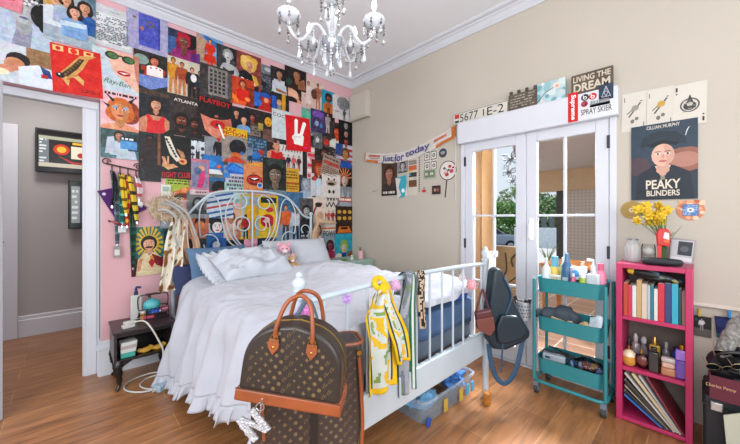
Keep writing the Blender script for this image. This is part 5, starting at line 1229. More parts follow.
def disc(px, py, X, r, fn, label, name, cat, bg, th=.003, rx=None):
    o = on_x(px, py, X); b = MB(); b.c = rgb(bg)
    b.prism(ell(0, 0, r, r, 28), (0, -.001, 0), (1, 0, 0), (0, 0, 1), th)
    ar = Art(2*r, 2*r, b, th+.001)
    if fn: fn(ar)
    return tag(b.build(name, PRN, loc=o, rot=(0, 0, -PI/2), smooth=False), label, cat)
disc(443, 153, WX, .047, lambda a: a.e(.5, .55, .3, '8a9aa0', .5).r(.3, .3, .7, .4, 'b0604c'), 'small round navy sticker above the flower disc', 'sticker', 'sticker', '3c4654')
def rflower(a):
    a.e(.5, .5, .46, 'd4cdc6', 1, 26)
    for x, y, r_, c in ((.62, .7, .1, 'b83a4c'), (.72, .45, .13, 'c04a5c'), (.45, .3, .12, 'a8383c'), (.3, .62, .08, '5a5a50'), (.82, .62, .07, '8a2c3c'), (.35, .4, .09, 'd8908c'), (.55, .52, .07, '4a5440')): a.e(x, y, r_, c, .8)
    a.l([(.3, .7), (.5, .45), (.45, .2)], .03, '4a4440')
fd = disc(448, 170.5, WX, .098, rflower, 'round fan printed with red flowers on a dark handle', 'fan', 'fan', '37322e', .004)
MB().tube([(-.012, -.004, -.097), (-.03, -.004, -.27)], .006, 6).build('handle', M('fan_handle', '3a322c', .6), fd)
ch_ = on_x(424, 190, WX); b = MB(); b.c = rgb('c0282c')
b.prism(ell(-.012, -.01, .014, .015), (0, -.001, 0), (1, 0, 0), (0, 0, 1), .002); b.prism(ell(.013, -.012, .014, .015), (0, -.0015, 0), (1, 0, 0), (0, 0, 1), .002); b.c = rgb('3f6a34')
b.prism([(-.012, .004), (-.008, .004), (.006, .03), (.002, .032)], (0, -.001, 0), (1, 0, 0), (0, 0, 1), .002); b.prism([(.014, .002), (.017, .002), (.006, .032), (.003, .03)], (0, -.0012, 0), (1, 0, 0), (0, 0, 1), .002)
tag(b.build('cherry_sticker', PRN, loc=ch_, rot=(0, 0, -PI/2), smooth=False), 'small red cherry sticker low on the beige wall', 'sticker')
b = MB(); b.tube(smooth_path([Vector((-.001, y, z)) for y, z in ((.04, 0), (.02, .012), (.005, -.006), (-.015, .01), (-.04, 0))], 4), .0018, 5)
tag(b.build('wire_scribble', M('dark_wire', '2a2a2a'), loc=on_x(375, 191.5, WX-.002)), 'tiny dark curl stuck to the wall left of the brown portrait', 'decoration')
cb = MB(); cb.tube(smooth_path([Vector((WX-.006, 1.665, z)) for z in (2.13, 1.9, 1.66, 1.42)], 5), .006, 6)
tag(cb.build('blind_cord', M('cord_grey', 'c2bfba', .8)), 'thin pale cord hanging left of the french door', 'cord')

# things standing on the shutter box
ZT = 2.146
def up_on_box(px0, px1, X): return on_x(px0, 100, X).y, on_x(px1, 100, X).y
y0, y1 = up_on_box(454, 507.5, WX-.03)
pl = thing('licence_plate', 'white licence plate lettered 5677 standing on the shutter box', 'licence plate', (WX-.03, (y0+y1)/2, ZT), -PI/2)
w_ = y0-y1
MB().prism([(x, z+.056) for x, z in rrect(w_, .112, .015)], (0, 0, 0), (1, 0, 0), (0, 0, 1), .004).build('plate', M('plate_white', 'c9c4ba', .5), pl)
b = MB(); b.c = rgb('23231f')
b.text('5677', (-.1, 0, .056), (1, 0, 0), (0, 0, 1), .074, .185, .0046); b.text('I', (.045, 0, .056), (1, 0, 0), (0, 0, 1), .06, .01, .0046); b.text('E-2', (.155, 0, .056), (1, 0, 0), (0, 0, 1), .074, .15, .0046)
b.c = rgb('b8383a'); b.flat(rrect(.05, .04, .004), (-.226, 0, .078), (1, 0, 0), (0, 0, 1), .0046); b.c = rgb('2a4a3c'); b.flat(rrect(.045, .022, .004), (-.226, 0, .028), (1, 0, 0), (0, 0, 1), .0046)
b.c = rgb('33332f')
for (xa, xb, za, zb) in ((-w_/2+.004, w_/2-.004, .104, .108), (-w_/2+.004, w_/2-.004, .004, .008)): b.flat([(xa, za), (xb, za), (xb, zb), (xa, zb)], (0, 0, 0), (1, 0, 0), (0, 0, 1), .0045)
b.build('lettering', PRN, pl, smooth=False)
y0, y1 = up_on_box(509, 538, WX-.03); w_ = y0-y1
cs = thing('slat_sign', 'dark brown slatted wooden sign with pegs along its top', 'sign', (WX-.03, (y0+y1)/2, ZT), -PI/2)
slw = M('dark_slat_wood', '5e5449', .8, var=.25, scale=8, stretch=(1, 1, 6))
for i in range(6): MB().bb(-w_/2, w_/2, -.012, 0, .004+i*.023, .0245+i*.023).build('slat', slw, cs, bevel=.002)
for i in range(4):
    x = -w_/2+.02+i*(w_-.04)/3; MB().bb(x-.012, x+.012, -.014, .002, .142, .168).build('peg', M('peg_wood', '4c443c', .8), cs, bevel=.003)
b = MB(); b.c = rgb('b9b0a2'); ar = Art(w_, .14, b, .0126); ar.scrib(.08, .12, .92, .9, 5, 'a9a092', 6, .35, .8); o = b.build('lettering', PRN, cs, loc=(0, 0, .072), smooth=False)
y0, y1 = up_on_box(538, 566, WX-.03); w_ = y0-y1
def blossom(a):
    a.r(0, 0, 1, .4, 'b3c6c8').blobs(['8fb6bc', 'c9d6d6', '6fa0aa', 'b4cdd0'], 26, 3, .05, .14).l([(0, .1), (.3, .5), (.7, .7)], .03, '5a6a6c').blobs(['d8c6c4', 'e0dcd6'], 8, 5, .03, .07)
    a.e(.72, .72, .13, 'd9d0c0', 1).e(.72, .68, .06, 'c9a08c', 1)
sheet((WX-.03, (y0+y1)/2, ZT+.082), w_, .164, -PI/2, 'a8c4c8', blossom, 'small turquoise painting of pale blossoms on the shutter box', name='painting', cat='painting', th=.015, lift=0)
y0, y1 = up_on_box(572, 613.5, WX-.03); w_ = y0-y1
sg = thing('wooden_sign', 'dark wooden sign lettered LIVING THE DREAM above the stickers', 'sign', (WX-.03, (y0+y1)/2, ZT), -PI/2)
MB().bb(-w_/2, w_/2, -.018, 0, 0, .152).build('board', M('sign_wood', '5a4d40', .85, var=.25, scale=9, stretch=(1, 1, 5)), sg, bevel=.003)
b = MB(); b.c = rgb('cabfac'); b.text('LIVING THE', (0, 0, .115), (1, 0, 0), (0, 0, 1), .042, w_*.9, .0186, .02); b.text('DREAM', (0, 0, .052), (1, 0, 0), (0, 0, 1), .062, w_*.88, .0186, .03)
b.build('lettering', PRN, sg, smooth=False)
# stickers on the shutter box front
def stick(px0, py0, px1, py1, bg, fn, label, shape=None):
    p = on_x(px0, py0, SX); q = on_x(px1, py1, SX)
    w2 = p.y-q.y; h2 = p.z-q.z
    b = MB(); b.c = rgb(bg); o = ((p.x), (p.y+q.y)/2, (p.z+q.z)/2)
    b.prism(shape or rrect(w2, h2, .002), (0, 0, 0), (1, 0, 0), (0, 0, 1), .001)
    ar = Art(w2, h2, b, .0011)
    if fn: fn(ar)
    return tag(b.build('sticker', PRN, loc=o, rot=(0, 0, -PI/2), smooth=False), label, 'sticker')
def vert(a):
    a.off += .0002; a.mb.c = rgb('f2efec')
    a.mb.text('Supreme', (0, 0, 0), (0, 0, -1), (1, 0, 0), a.w*.62, a.h*.86, a.off, .03, .15)
stick(568, 94, 578, 121, 'c4161c', vert, 'red upright sticker with white lettering at the right of the shutter box')
stick(580, 106.5, 613, 113.5, 'd2d4d6', lambda a: a.t('SPRAY SKIER', .5, .5, .42, .94, '26282c', .01), 'white sticker lettered SPRAY SKIER')
def bcirc(px, py, r, bg, fg, label):
    p = on_x(px, py, SX); b = MB(); b.c = rgb(bg); b.prism(ell(0, 0, r, r, 22), (0, 0, 0), (1, 0, 0), (0, 0, 1), .001)
    ar = Art(2*r, 2*r, b, .0012); ar.e(.5, .42, .25, fg, 1, 18).e(.5, .42, .13, bg, 1, 14).r(.25, .42, .36, .85, fg)
    tag(b.build('sticker', PRN, loc=p, rot=(0, 0, -PI/2), smooth=False), label, 'sticker')
bcirc(585, 97.5, .024, '33363a', 'd8d8d8', 'round black sticker with a white letter b')
bcirc(592.8, 96.3, .024, 'c42a30', 'f0eeec', 'round red sticker with a white letter b')
p = on_x(584.5, 104, SX); b = MB(); b.c = rgb('8a2a38'); b.prism(ell(0, 0, .021, .021, 18), (0, 0, 0), (1, 0, 0), (0, 0, 1), .0022); Art(.042, .042, b, .0024).e(.4, .55, .2, 'b84a50', 1).e(.6, .4, .14, '4a1a24', 1)
tag(b.build('sticker', PRN, loc=p, rot=(0, 0, -PI/2), smooth=False), 'dark red round sticker below the black b sticker', 'sticker')
stick(598.8, 85.5, 613.5, 98, '2c3a4e', lambda a: (a.l([(.2, .2), (.5, .85), (.8, .2), (.2, .2)], .035, 'c9ccd2'), a.l([(.35, .52), (.65, .52), (.5, .2), (.35, .52)], .03, 'c9ccd2'), a.l([(.5, .85), (.5, .52)], .025, 'c9ccd2')), 'navy square sticker with a white line triangle emblem')
stick(590, 99.8, 610, 103.5, 'd2d4d6', lambda a: a.scrib(.02, .2, .98, .9, 1, '8a8c92', 6, .7, 1), 'narrow sticker of tiny grey lettering under the red b sticker')

# prints to the right of the door
def card1(col):
    def f(a):
        a.l([(.3, .38), (.75, .72)], .07, '55504a').e(.55, .6, .15, col, 1).e(.47, .55, .1, col, .8).l([(.22, .46), (.4, .55)], .05, '6a655e').e(.45, .26, .08, '6e6a64', 1.4).e(.62, .32, .08, '77726a', 1.2).r(.08, .78, .11, .9, '555').r(.9, .1, .93, .22, '555').e(.78, .76, .05, '4a4640', .5)
    return f
Q(622, 95.5, 646.5, 129.5, 'c9c3b8', card1('8f8a82'), 'leftmost playing card print with a grey crossed emblem', 1.5, name='card_print', cat='print')
Q(646.8, 91, 673.5, 126, 'c9c3b8', card1('b8923c'), 'middle playing card print with a golden crossed emblem', 1, name='card_print', cat='print')
Q(673.5, 87, 707, 122.5, 'cbc5ba', lambda a: (a.e(.5, .48, .3, '4a4a46', 1, 18), a.e(.5, .48, .25, 'c0bab0', 1, 18), a.e(.5, .46, .2, '3c3c3a', .9), a.p([(.34, .44), (.5, .74), (.66, .44)], '3c3c3a'), a.e(.5, .5, .09, 'b9b4aa', 1), a.scrib(.3, .3, .7, .62, 5, '8a857c', 4, .3), a.r(.06, .84, .12, .94, '333'), a.e(.09, .78, .03, '333', 1), a.r(.88, .06, .94, .16, '333'), a.e(.91, .22, .03, '333', 1)), 'rightmost playing card print with an ornate black spade', 1, name='card_print', cat='print')
def peaky(a):
    a.r(0, 0, 1, .45, '25323e').e(.82, .5, .35, '8a5a4c', .7).e(.82, .5, .22, 'a87868', .7).e(.12, .45, .2, '4a3a40', 1)
    a.p([(.06, 0), (.12, .34), (.34, .44), (.66, .44), (.9, .34), (.95, 0)], '1c2530').p([(.38, .44), (.5, .26), (.62, .44)], 'd8ccb8').p([(.46, .42), (.54, .42), (.53, .26), (.47, .26)], '8c8270')
    a.bust(.5, .58, .46, 'd8a894', None, None, lip='b06a64', sd=.8, fr=0)
    a.p([(.14, .7), (.2, .84), (.44, .9), (.7, .87), (.84, .76), (.84, .7), (.7, .72), (.5, .76), (.3, .72)], '232e38').p([(.26, .73), (.5, .775), (.76, .72), (.7, .69), (.5, .73), (.32, .69)], '161d25')
    a.t('CILLIAN MURPHY', .5, .955, .045, .5, 'cfc8bc', .01).t('PEAKY', .5, .2, .12, .52, 'd6cbb6', .02).t('BLINDERS', .5, .085, .075, .5, 'd6cbb6', .02)
    a.l([(.83, .8), (.86, .88), (.84, .84), (.88, .9)], .012, 'd0d0d0')
Q(631.5, 128, 698, 198.5, '2c3c4a', peaky, 'framed dark blue film poster of a man in a flat cap')
disc(632, 210, WX, .06, lambda a: a.e(.5, .5, .13, 'd0cabd', 1).e(.5, .5, .06, '6a5a30', 1).scrib(.3, .18, .7, .26, 1, '6a5628', 3), 'gold compact disc stuck on the wall left of the flowers', 'compact_disc', 'disc', 'a08442')
disc(690.5, 210, WX, .062, lambda a: (a.e(.5, .5, .5, 'c87a50', 1, 26), a.blobs(['d8a080', 'b8603c', 'e0c0a8'], 20, 3, .06, .12), a.r(.22, .22, .78, .78, '4a78ac'), a.blobs(['6a98c4', '3a5c90', 'c9d4e0'], 0, 2), a.scrib(.24, .25, .76, .75, 5, 'b9cce0', 6, .4), a.e(.5, .5, .12, 'd8dce0', 1), a.e(.5, .5, .05, '667', 1)), 'orange and blue printed compact disc right of the flowers', 'compact_disc', 'disc', 'c08a68')

# ------------------------------------------------------------------ bookshelf
SHX0, SHX1, SHY0, SHY1 = 2.455, 2.735, .028, .362
sh = thing('bookshelf', 'narrow magenta bookshelf beside the french door', 'bookshelf', (0, 0, 0)); sh.location = (SHX0, SHY0, 0)
mag = M('magenta_lacquer', 'b22a5a', .4, var=.06, scale=5)
SD = SHX1-SHX0; SW = SHY1-SHY0
for yy in (0, SW-.03): MB().bb(0, SD, yy, yy+.03, 0, .965).build('side_panel', mag, sh, bevel=.002)
MB().bb(-.002, SD, .03, SW-.03, .937, .965).build('top', mag, sh, bevel=.002)
for zz in (.03, .335, .645): MB().bb(.0, SD, .03, SW-.03, zz-.022, zz).build('shelf', mag, sh, bevel=.002)
MB().bb(SD-.006, SD, .03, SW-.03, .0, .937).build('back_panel', M('shelf_back', '6d625c', .8), sh)
def add_book(y, th, h, d, col, z, label, spine=None, txt=None, tilt=0):
    t = thing('book', label, 'book', (SHX0+.012, y, z), 0, 'books standing on the bookshelf')
    t.rotation_euler = (math.radians(tilt), 0, 0)
    MB().bb(0, d, -th, 0, 0, h).build('cover', M('book_'+col, col, .55, var=.06), t, bevel=.0015)
    MB().bb(.004, d+.0005, -th+.002, -.002, .003, h+.0006).build('pages', M('book_pages', 'cfc8b8', .9), t)
    b = MB(); b.c = rgb(spine or 'e0dcd4')
    if txt:
        b.text(txt, (0, -th/2, h*.52), (0, 0, -1), (0, -1, 0), th*.5, h*.68, .0006, .01)
    else:
        rn = random.Random(int(y*1e4)); hh = h*.2
        for k in range(7):
            z0 = h*.18+k*h*.095
            b.flat([(z0, -th*.3), (z0+h*rn.uniform(.03, .075), -th*.3), (z0+h*.06, -th*.72), (z0, -th*.7)], (0, 0, 0), (0, 0, 1), (0, 1, 0), -.0006)
    b.build('spine_print', PRN, t, smooth=False)
bk = [('b0402c', .021, .20, 'orange red book at the left end of the shelf', 'e0c8a0'), ('c02c48', .019, .185, 'crimson book second from the left', 'e8d0d0'), ('cfd0cc', .019, .19, 'white spined book third from the left', '3a3a44'),
      ('b89a68', .022, .225, 'tan spined book taller than its neighbours', '6a3a2a'), ('c9b8a8', .024, .205, 'thick pale pink beige book', '8a6a5c'), ('a8b4b8', .013, .20, 'thin grey blue book', '345'), ('2c6e80', .014, .205, 'thin petrol blue book', 'd0d8c0'),
      ('d0d0c4', .016, .185, 'pale book left of the red one', '4a7a8a'), ('c2283c', .028, .22, 'bright red book with white lettering', 'f0e4e4'), ('2c3c6a', .027, .225, 'navy blue book beside the red one', 'b8c4d8'), ('2f9cb4', .027, .225, 'cyan blue book with pale lettering', 'd8ecf0'), ('1f3a40', .012, .20, 'very thin dark green book', 'd89a3c'), ('8a5a54', .018, .19, 'brown red book at the right end of the shelf', '6a443e')]
yy = SHY1-.034
for c_, th, h_, lb, sp in bk:
    add_book(yy, th, h_, .15, c_, .645, lb, sp); yy -= th+.0012
po = thing('pouch', 'black patterned pouch with a yellow end lying on the books', 'pouch', (SHX0+.05, SHY0+.155, .902))
po.rotation_euler = (math.radians(9), 0, 0)
spots = bpy.data.materials.new('patterned_cloth'); spots.use_nodes = True
N = spots.node_tree.nodes; L = spots.node_tree.links
vo = N.new('ShaderNodeTexVoronoi'); vo.inputs['Scale'].default_value = 38; tc = N.new('ShaderNodeTexCoord'); rp = N.new('ShaderNodeValToRGB'); rp.color_ramp.interpolation = 'CONSTANT'
rp.color_ramp.elements[0].color = rgb('16171a')+(1,); rp.color_ramp.elements[1].position = .62; rp.color_ramp.elements[1].color = rgb('3c5a6a')+(1,)
e_ = rp.color_ramp.elements.new(.8); e_.color = rgb('7a7a4a')+(1,); e_ = rp.color_ramp.elements.new(.9); e_.color = rgb('8a3a3a')+(1,)
L.new(tc.outputs['Object'], vo.inputs['Vector']); L.new(vo.outputs['Color'], rp.inputs[0]); L.new(rp.outputs[0], N['Principled BSDF'].inputs['Base Color'])
b = MB(); b.tube([(0, y, z) for y, z in ((.10, .0), (.06, .004), (0, .006), (-.06, .0), (-.10, -.006), (-.125, -.012))], [.018, .026, .028, .026, .02, .006], 14, flat=1.6); b.build('body', spots, po)
b = MB(); b.tube([(0, y, z) for y, z in ((.135, -.003), (.125, .0), (.098, .0))], [.008, .02, .0215], 14, flat=1.6); b.build('end_flap', M('yellow_cloth', 'd0a838', .8), po)
# perfume bottles
def pf(x, y, label):
    o = thing('perfume_bottle', label, 'perfume bottle', (SHX0+x, y, .335), 0, 'perfume bottles on the middle shelf'); o.scale = (1.12, 1.12, 1.3); return o
def gl(n, c, rough=.08): return M('scent_'+n, c, rough, var=.08, scale=20, spec=.7)
gold = M('gold_cap', 'c9a04c', .25, .9, var=.05); blk = M('black_gloss', '17171a', .15, var=.05)
t = pf(.05, .305, 'round cream and gold perfume bottle with a black atomiser'); MB().lathe([(.0001, 0), (.022, .002), (.031, .015), (.033, .03), (.03, .045)], n=20).build('body', gl('gold', 'c98c3c'), t); MB().lathe([(.031, .045), (.028, .058), (.016, .07), (.008, .073)], n=20).build('shoulder', gl('cream', 'd8c6a8'), t); MB().cyl((0, 0, .07), (0, 0, .095), .006).build('neck', gold, t); MB().lathe([(.011, .094), (.012, .1), (.006, .118), (.003, .135)], n=12).build('atomiser', blk, t)
t = pf(.045, .245, 'clear heart shaped perfume bottle with a pink tint'); MB().ball((0, 0, .035), (.02, .036, .036), bumpy=.12).build('body', mat_glass('pink_glass', 'e2c2c0', .35, .75, .05), t); MB().ball((0, 0, .033), (.014, .026, .024), bumpy=.12).build('liquid', gl('rose', 'c9908c'), t); MB().cyl((0, 0, .068), (0, 0, .088), .006, .005).build('cap', gold, t)
t = pf(.15, .285, 'tall smoky glass bottle at the back left'); MB().lathe([(.02, 0), (.022, .06), (.018, .085), (.008, .095)], n=14).build('body', gl('smoke', '8a7c80'), t); MB().lathe([(.01, .095), (.012, .12), (.004, .135)], n=12).build('cap', gl('smokecap', 'a8a0a4'), t)
t = pf(.15, .245, 'grey glass bottle with a pointed stopper at the back'); MB().lathe([(.02, 0), (.024, .05), (.014, .08), (.008, .09)], n=6).build('body', gl('grey', '77707a'), t); MB().ball((0, 0, .108), (.014, .014, .02), 6, 4).build('stopper', gl('greycap', 'b0acb2'), t)
t = pf(.125, .192, 'gold perfume bottle with a pointed gold cap behind the black one'); MB().bb(-.016, .016, -.022, .022, 0, .105).build('body', gl('deepgold', 'b08c34'), t, bevel=.006); MB().lathe([(.012, .105), (.011, .122), (.004, .142)], n=12).build('cap', gold, t)
t = pf(.04, .190, 'black square perfume bottle in the middle of the shelf'); MB().bb(-.016, .016, -.021, .021, 0, .092).build('body', gl('black', '14151a'), t, bevel=.004); MB().bb(-.011, .011, -.012, .012, .092, .112).build('cap', blk, t, bevel=.003)
t = pf(.14, .142, 'slim grey bottle behind the amber ribbed one'); MB().lathe([(.017, 0), (.017, .08), (.007, .1)], n=14).build('body', gl('slate', '6c6a70'), t); MB().cyl((0, 0, .1), (0, 0, .125), .007).build('cap', gl('pale', 'a8a8ac'), t)
t = pf(.045, .128, 'amber ribbed perfume bottle with a clear shoulder'); MB().bb(-.017, .017, -.028, .028, 0, .034).build('lower_body', gl('amber', 'b0744c'), t, bevel=.006); MB().bb(-.015, .015, -.025, .025, .034, .058).build('upper_body', gl('blush', 'c9a08c'), t, bevel=.006); MB().bb(-.018, .018, -.027, .027, .058, .08).build('cap', gl('clear', 'b9aca8'), t, bevel=.006)
t = pf(.14, .098, 'blue perfume bottle beside the tall purple one'); MB().lathe([(.016, 0), (.017, .085), (.014, .092)], n=16).build('body', gl('royal', '2c3c8a'), t); MB().cyl((0, 0, .092), (0, 0, .112), .013).build('cap', gl('navy', '1c2450'), t)
t = pf(.05, .071, 'tall purple perfume bottle at the right end'); MB().bb(-.018, .018, -.026, .026, 0, .08).build('body', gl('violet', '5a2c9c'), t, bevel=.005); MB().bb(-.017, .017, -.025, .025, .08, .125).build('upper_body', gl('lilac', '9468c8'), t, bevel=.005); MB().lathe([(.01, .125), (.012, .13), (.011, .146), (.006, .15)], n=14).build('cap', gold, t)
# folders leaning in the bottom compartment
fl = [('2f6ab0', .30, .008, 'blue folder leaning lowest at the left'), ('2a2c34', .315, .012, 'black folder leaning on the blue one'), ('9a8c7c', .32, .008, 'brown grey folder leaning in the bottom compartment'), ('3a3534', .33, .014, 'dark thick album leaning in the bottom compartment'), ('b9b4ae', .33, .01, 'pale grey folder leaning in the bottom compartment'), ('c9b490', .31, .016, 'cream thick album leaning to the right'), ('a8a8aa', .31, .010, 'silver grey folder leaning to the right'), ('7a2c38', .26, .010, 'dark red notebook leaning at the back right')]
for i, (c_, ln_, th, lb) in enumerate(fl):
    yb = .128-.0125*i; ang_ = 54-3.4*i; an = math.radians(ang_)
    ln_ = min((.272-th*math.sin(an))/math.cos(an), (.296-yb)/math.sin(an))
    t = thing('folder', lb, 'folder', (SHX0+.004+.004*(i % 3), SHY0+yb, .032), 0, 'folders leaning in the bottom compartment')
    t.rotation_euler = (-an, 0, 0)
    MB().bb(0, .225, -th, 0, 0, ln_).build('cover', M('folder_'+c_, c_, .5, var=.08), t, bevel=.0015)
    MB().bb(.003, .22, -th+.002, -.002, .004, ln_+.001).build('sheets', M('book_pages', 'cfc8b8', .9), t)

# on top of the bookshelf
TZ = .966
clearg = mat_glass('clear_glass', 'f2f6f6', .15, .97, .03)
j = thing('glass_jar', 'ribbed clear glass jar at the left on the bookshelf', 'jar', (2.60, .300, TZ))
MB().lathe([(.0001, .001), (.036, .001), (.04, .01), (.041, .09), (.036, .108), (.026, .115), (.026, .13), (.029, .131), (.029, .136)], n=48, rib=.035, nrib=16).build('body', M('cloudy_ribbed_glass', 'd2d6d6', .1, var=.03, alpha=.4), j)
MB().lathe([(.03, .002), (.034, .008), (.035, .07), (.0001, .08)], n=16).build('contents', M('pale_shreds', 'b9b4b0', .8, var=.3, scale=40), j)
MB().lathe([(.03, .136), (.031, .146), (.0001, .148)], n=20).build('lid', chrome, j)
j = thing('shell_jar', 'clear jar holding a white ribbed shell', 'jar', (2.62, .225, TZ))
MB().lathe([(.0001, .001), (.03, .001), (.034, .008), (.034, .10), (.03, .115)], n=24).build('body', clearg, j)
MB().ball((0, 0, .07), (.028, .03, .028), 30, 12).build('shell', M('shell_white', 'd9d4cc', .5, var=.05), j)
MB().lathe([(.026, .003), (.028, .02), (.0001, .04)], n=16).build('contents', M('rosy_pebbles', 'b98a84', .7, var=.3, scale=60), j)
k_ = thing('glasses_case', 'long black glasses case on the front of the bookshelf', 'case', (2.50, .150, TZ))
cs_ = M('black_case', '20252b', .5, var=.1)
b = MB(); b.tube([(0, y, .022) for y in (.098, .09, .07, 0, -.06, -.078, -.084)], [.006, .018, .022, .023, .021, .017, .006], 16, flat=1.3); b.build('shell', cs_, k_)
MB().tube([(-.0285, .09, .024), (-.0305, 0, .024), (-.028, -.075, .024)], .0012, 5).build('seam', M('seam_dark', '0d0e10'), k_)
fr_ = thing('picture_frame', 'silver picture frame with dark photo leaning at the back', 'picture frame', (2.72, .085, TZ)); fr_.rotation_euler = (0, math.radians(5), -PI/2)
MB().bb(-.055, .055, -.012, 0, 0, .15).build('frame', M('frame_mauve', '9c8f94', .4), fr_, bevel=.003)
b = MB(); ar = Art(.095, .13, b, .0128); ar.r(0, 0, 1, 1, 'b9b9bb'); ar.r(.3, .3, .95, .95, '3a3e44'); ar.e(.6, .6, .2, '5a5e66', 1); ar.r(.02, .02, .98, .2, 'd0d0d2'); b.build('photo', PRN, fr_, loc=(0, 0, .076), smooth=False)
v = thing('vase', 'clear glass vase holding yellow flowers', 'vase', (2.58, .150, TZ))
MB().lathe([(.0001, .001), (.024, .001), (.024, .11), (.03, .155), (.0285, .155), (.0225, .112), (.0225, .004), (.0001, .004)], n=24).build('body', clearg, v)
fb = thing('flower_bouquet', 'bunch of yellow daffodils in the glass vase', 'flowers', (2.58, .150, TZ+.012))
rn = random.Random(8); stem = M('stem_green', '5a7a34', .6); yel = M('daffodil_yellow', 'dcb823', .6, var=.12, scale=30); org = M('daffodil_orange', 'd8a41e', .6)
for i in range(22):
    tip = Vector((rn.uniform(-.06, .03), rn.uniform(-.03, .125), rn.uniform(.235, .345)))
    MB().tube(smooth_path([Vector((rn.uniform(-.01, .01), rn.uniform(-.01, .01), 0)), Vector((tip.x*.2, tip.y*.2, .14)), tip], 5), .0018, 5).build('stem', stem, fb)
    d = Vector((-.8+rn.uniform(-.4, .3), rn.uniform(-.5, .6), rn.uniform(-.2, .6))).normalized(); u = d.orthogonal().normalized(); w2 = d.cross(u)
    b = MB()
    for q in range(6):
        a_ = q*PI/3; e1 = u*math.cos(a_)+w2*math.sin(a_); e2 = d.cross(e1)
        b.add([tip, tip+e1*.016+e2*.011+d*.004, tip+e1*.033+d*.002, tip+e1*.016-e2*.011+d*.004], [(0, 1, 2, 3)])
    f_ = b.build('petals', yel, fb, solid=.0008)
    Rr = d.to_track_quat('Z', 'Y').to_matrix(); MB().lathe([(.005, 0), (.007, .012), (.01, .018)], tip, 10, Rr).build('trumpet', org, f_)
for i in range(9):
    tip = Vector((rn.uniform(-.05, .04), rn.uniform(-.09, .07), rn.uniform(.16, .25)))
    b = MB(); b.tube(smooth_path([Vector((0, 0, .03)), Vector((tip.x*.3, tip.y*.3, .13)), tip], 5), [.003]*4+[.006]*4+[.005, .002, .001], 5, flat=.3); b.build('leaf', stem, fb)
rp_ = thing('gift_packet', 'red and white packet with a long red tail in front of the vase', 'packet', (2.515, .153, TZ+.13), -1.35)
red = M('red_foil', 'c02a2a', .3, var=.1)
MB().prism([(-.026, -.01), (.03, -.02), (.034, .06), (.02, .085), (-.02, .088), (-.03, .05)], (0, .008, 0), (1, 0, 0), (0, 0, 1), .018).build('body', red, rp_, bevel=.006)
b = MB(); b.prism([(.0, .03), (.026, .022), (.026, .06), (.006, .066)], (0, -.0105, 0), (1, 0, 0), (0, 0, 1), .002); b.build('label', M('packet_label', 'd8c8cc', .5), rp_)
MB().ball((.012, -.012, .012), (.017, .006, .014)).build('emblem', M('packet_orange', 'd85a38', .4), rp_)
MB().prism([(-.026, -.01), (-.004, -.014), (-.008, -.09), (-.016, -.128), (-.022, -.09)], (0, .004, 0), (1, 0, 0), (0, 0, 1), .008).build('tail', red, rp_, bevel=.002)
# ------------------------------------------------------------------ rolling cart
CX0, CX1, CY0, CY1 = 2.375, 2.66, .405, .815
cart = thing('utility_cart', 'teal three tray rolling cart in front of the french door', 'cart', (CX0, CY0, 0))
teal = M('teal_enamel', '2a7f86', .35, var=.05, scale=4)
CD, CW = CX1-CX0, CY1-CY0
for zz, nm in ((.725, 'upper'), (.455, 'middle'), (.165, 'lower')):
    hgt = .098; b = MB(); lv = [(CD-.034, CW-.034, 0), (CD-.02, CW-.02, hgt), (CD-.012, CW-.012, hgt+.003), (CD-.024, CW-.024, hgt), (CD-.04, CW-.04, .004)]
    n = len(rrect(1, 1, .1)); vs = []
    for ww, dd, z_ in lv: vs += [(x+CD/2, y+CW/2, z_+zz) for x, y in rrect(ww, dd, .05, 6)]
    n = len(vs)//len(lv); fs = [tuple(range(n-1, -1, -1)), tuple(range(4*n, 5*n))]
    for i in range(4): fs += [(i*n+q, i*n+(q+1) % n, (i+1)*n+(q+1) % n, (i+1)*n+q) for q in range(n)]
    b.add(vs, fs); b.build('tray', teal, cart)
for yy in (-.001, CW+.001):
    pts = [(.012, yy, .80), (.012, yy, .12)]
    for xx in (.012, CD-.012): MB().cyl((xx, yy, .105), (xx, yy, .815), .0105, n=12).build('post', teal, cart)
MB().tube([(x+CD/2, y+CW/2, .10) for x, y in rrect(CD-.0, CW+.005, .05, 6)], .0115, 10, closed=True).build('base_ring', teal, cart)
rub = M('grey_caster', '6f7780', .5, var=.05); rubd = M('caster_tyre', '34383c', .6)
for xx, yy in ((.02, .01), (CD-.02, .01), (.02, CW-.01), (CD-.02, CW-.01)):
    c_ = MB(); c_.bb(xx-.014, xx+.014, yy-.017, yy+.017, .058, .092); c_.bb(xx-.006, xx+.026, yy-.017, yy-.013, .03, .07); c_.bb(xx-.006, xx+.026, yy+.013, yy+.017, .03, .07)
    ca = c_.build('caster', rub, cart, bevel=.003)
    MB().cyl((xx+.01, yy-.011, .034), (xx+.01, yy+.011, .034), .034, n=22).build('wheel', rubd, ca, bevel=.003)
    MB().cyl((xx+.01, yy-.0125, .034), (xx+.01, yy+.0125, .034), .018, n=16).build('hub', rub, ca)
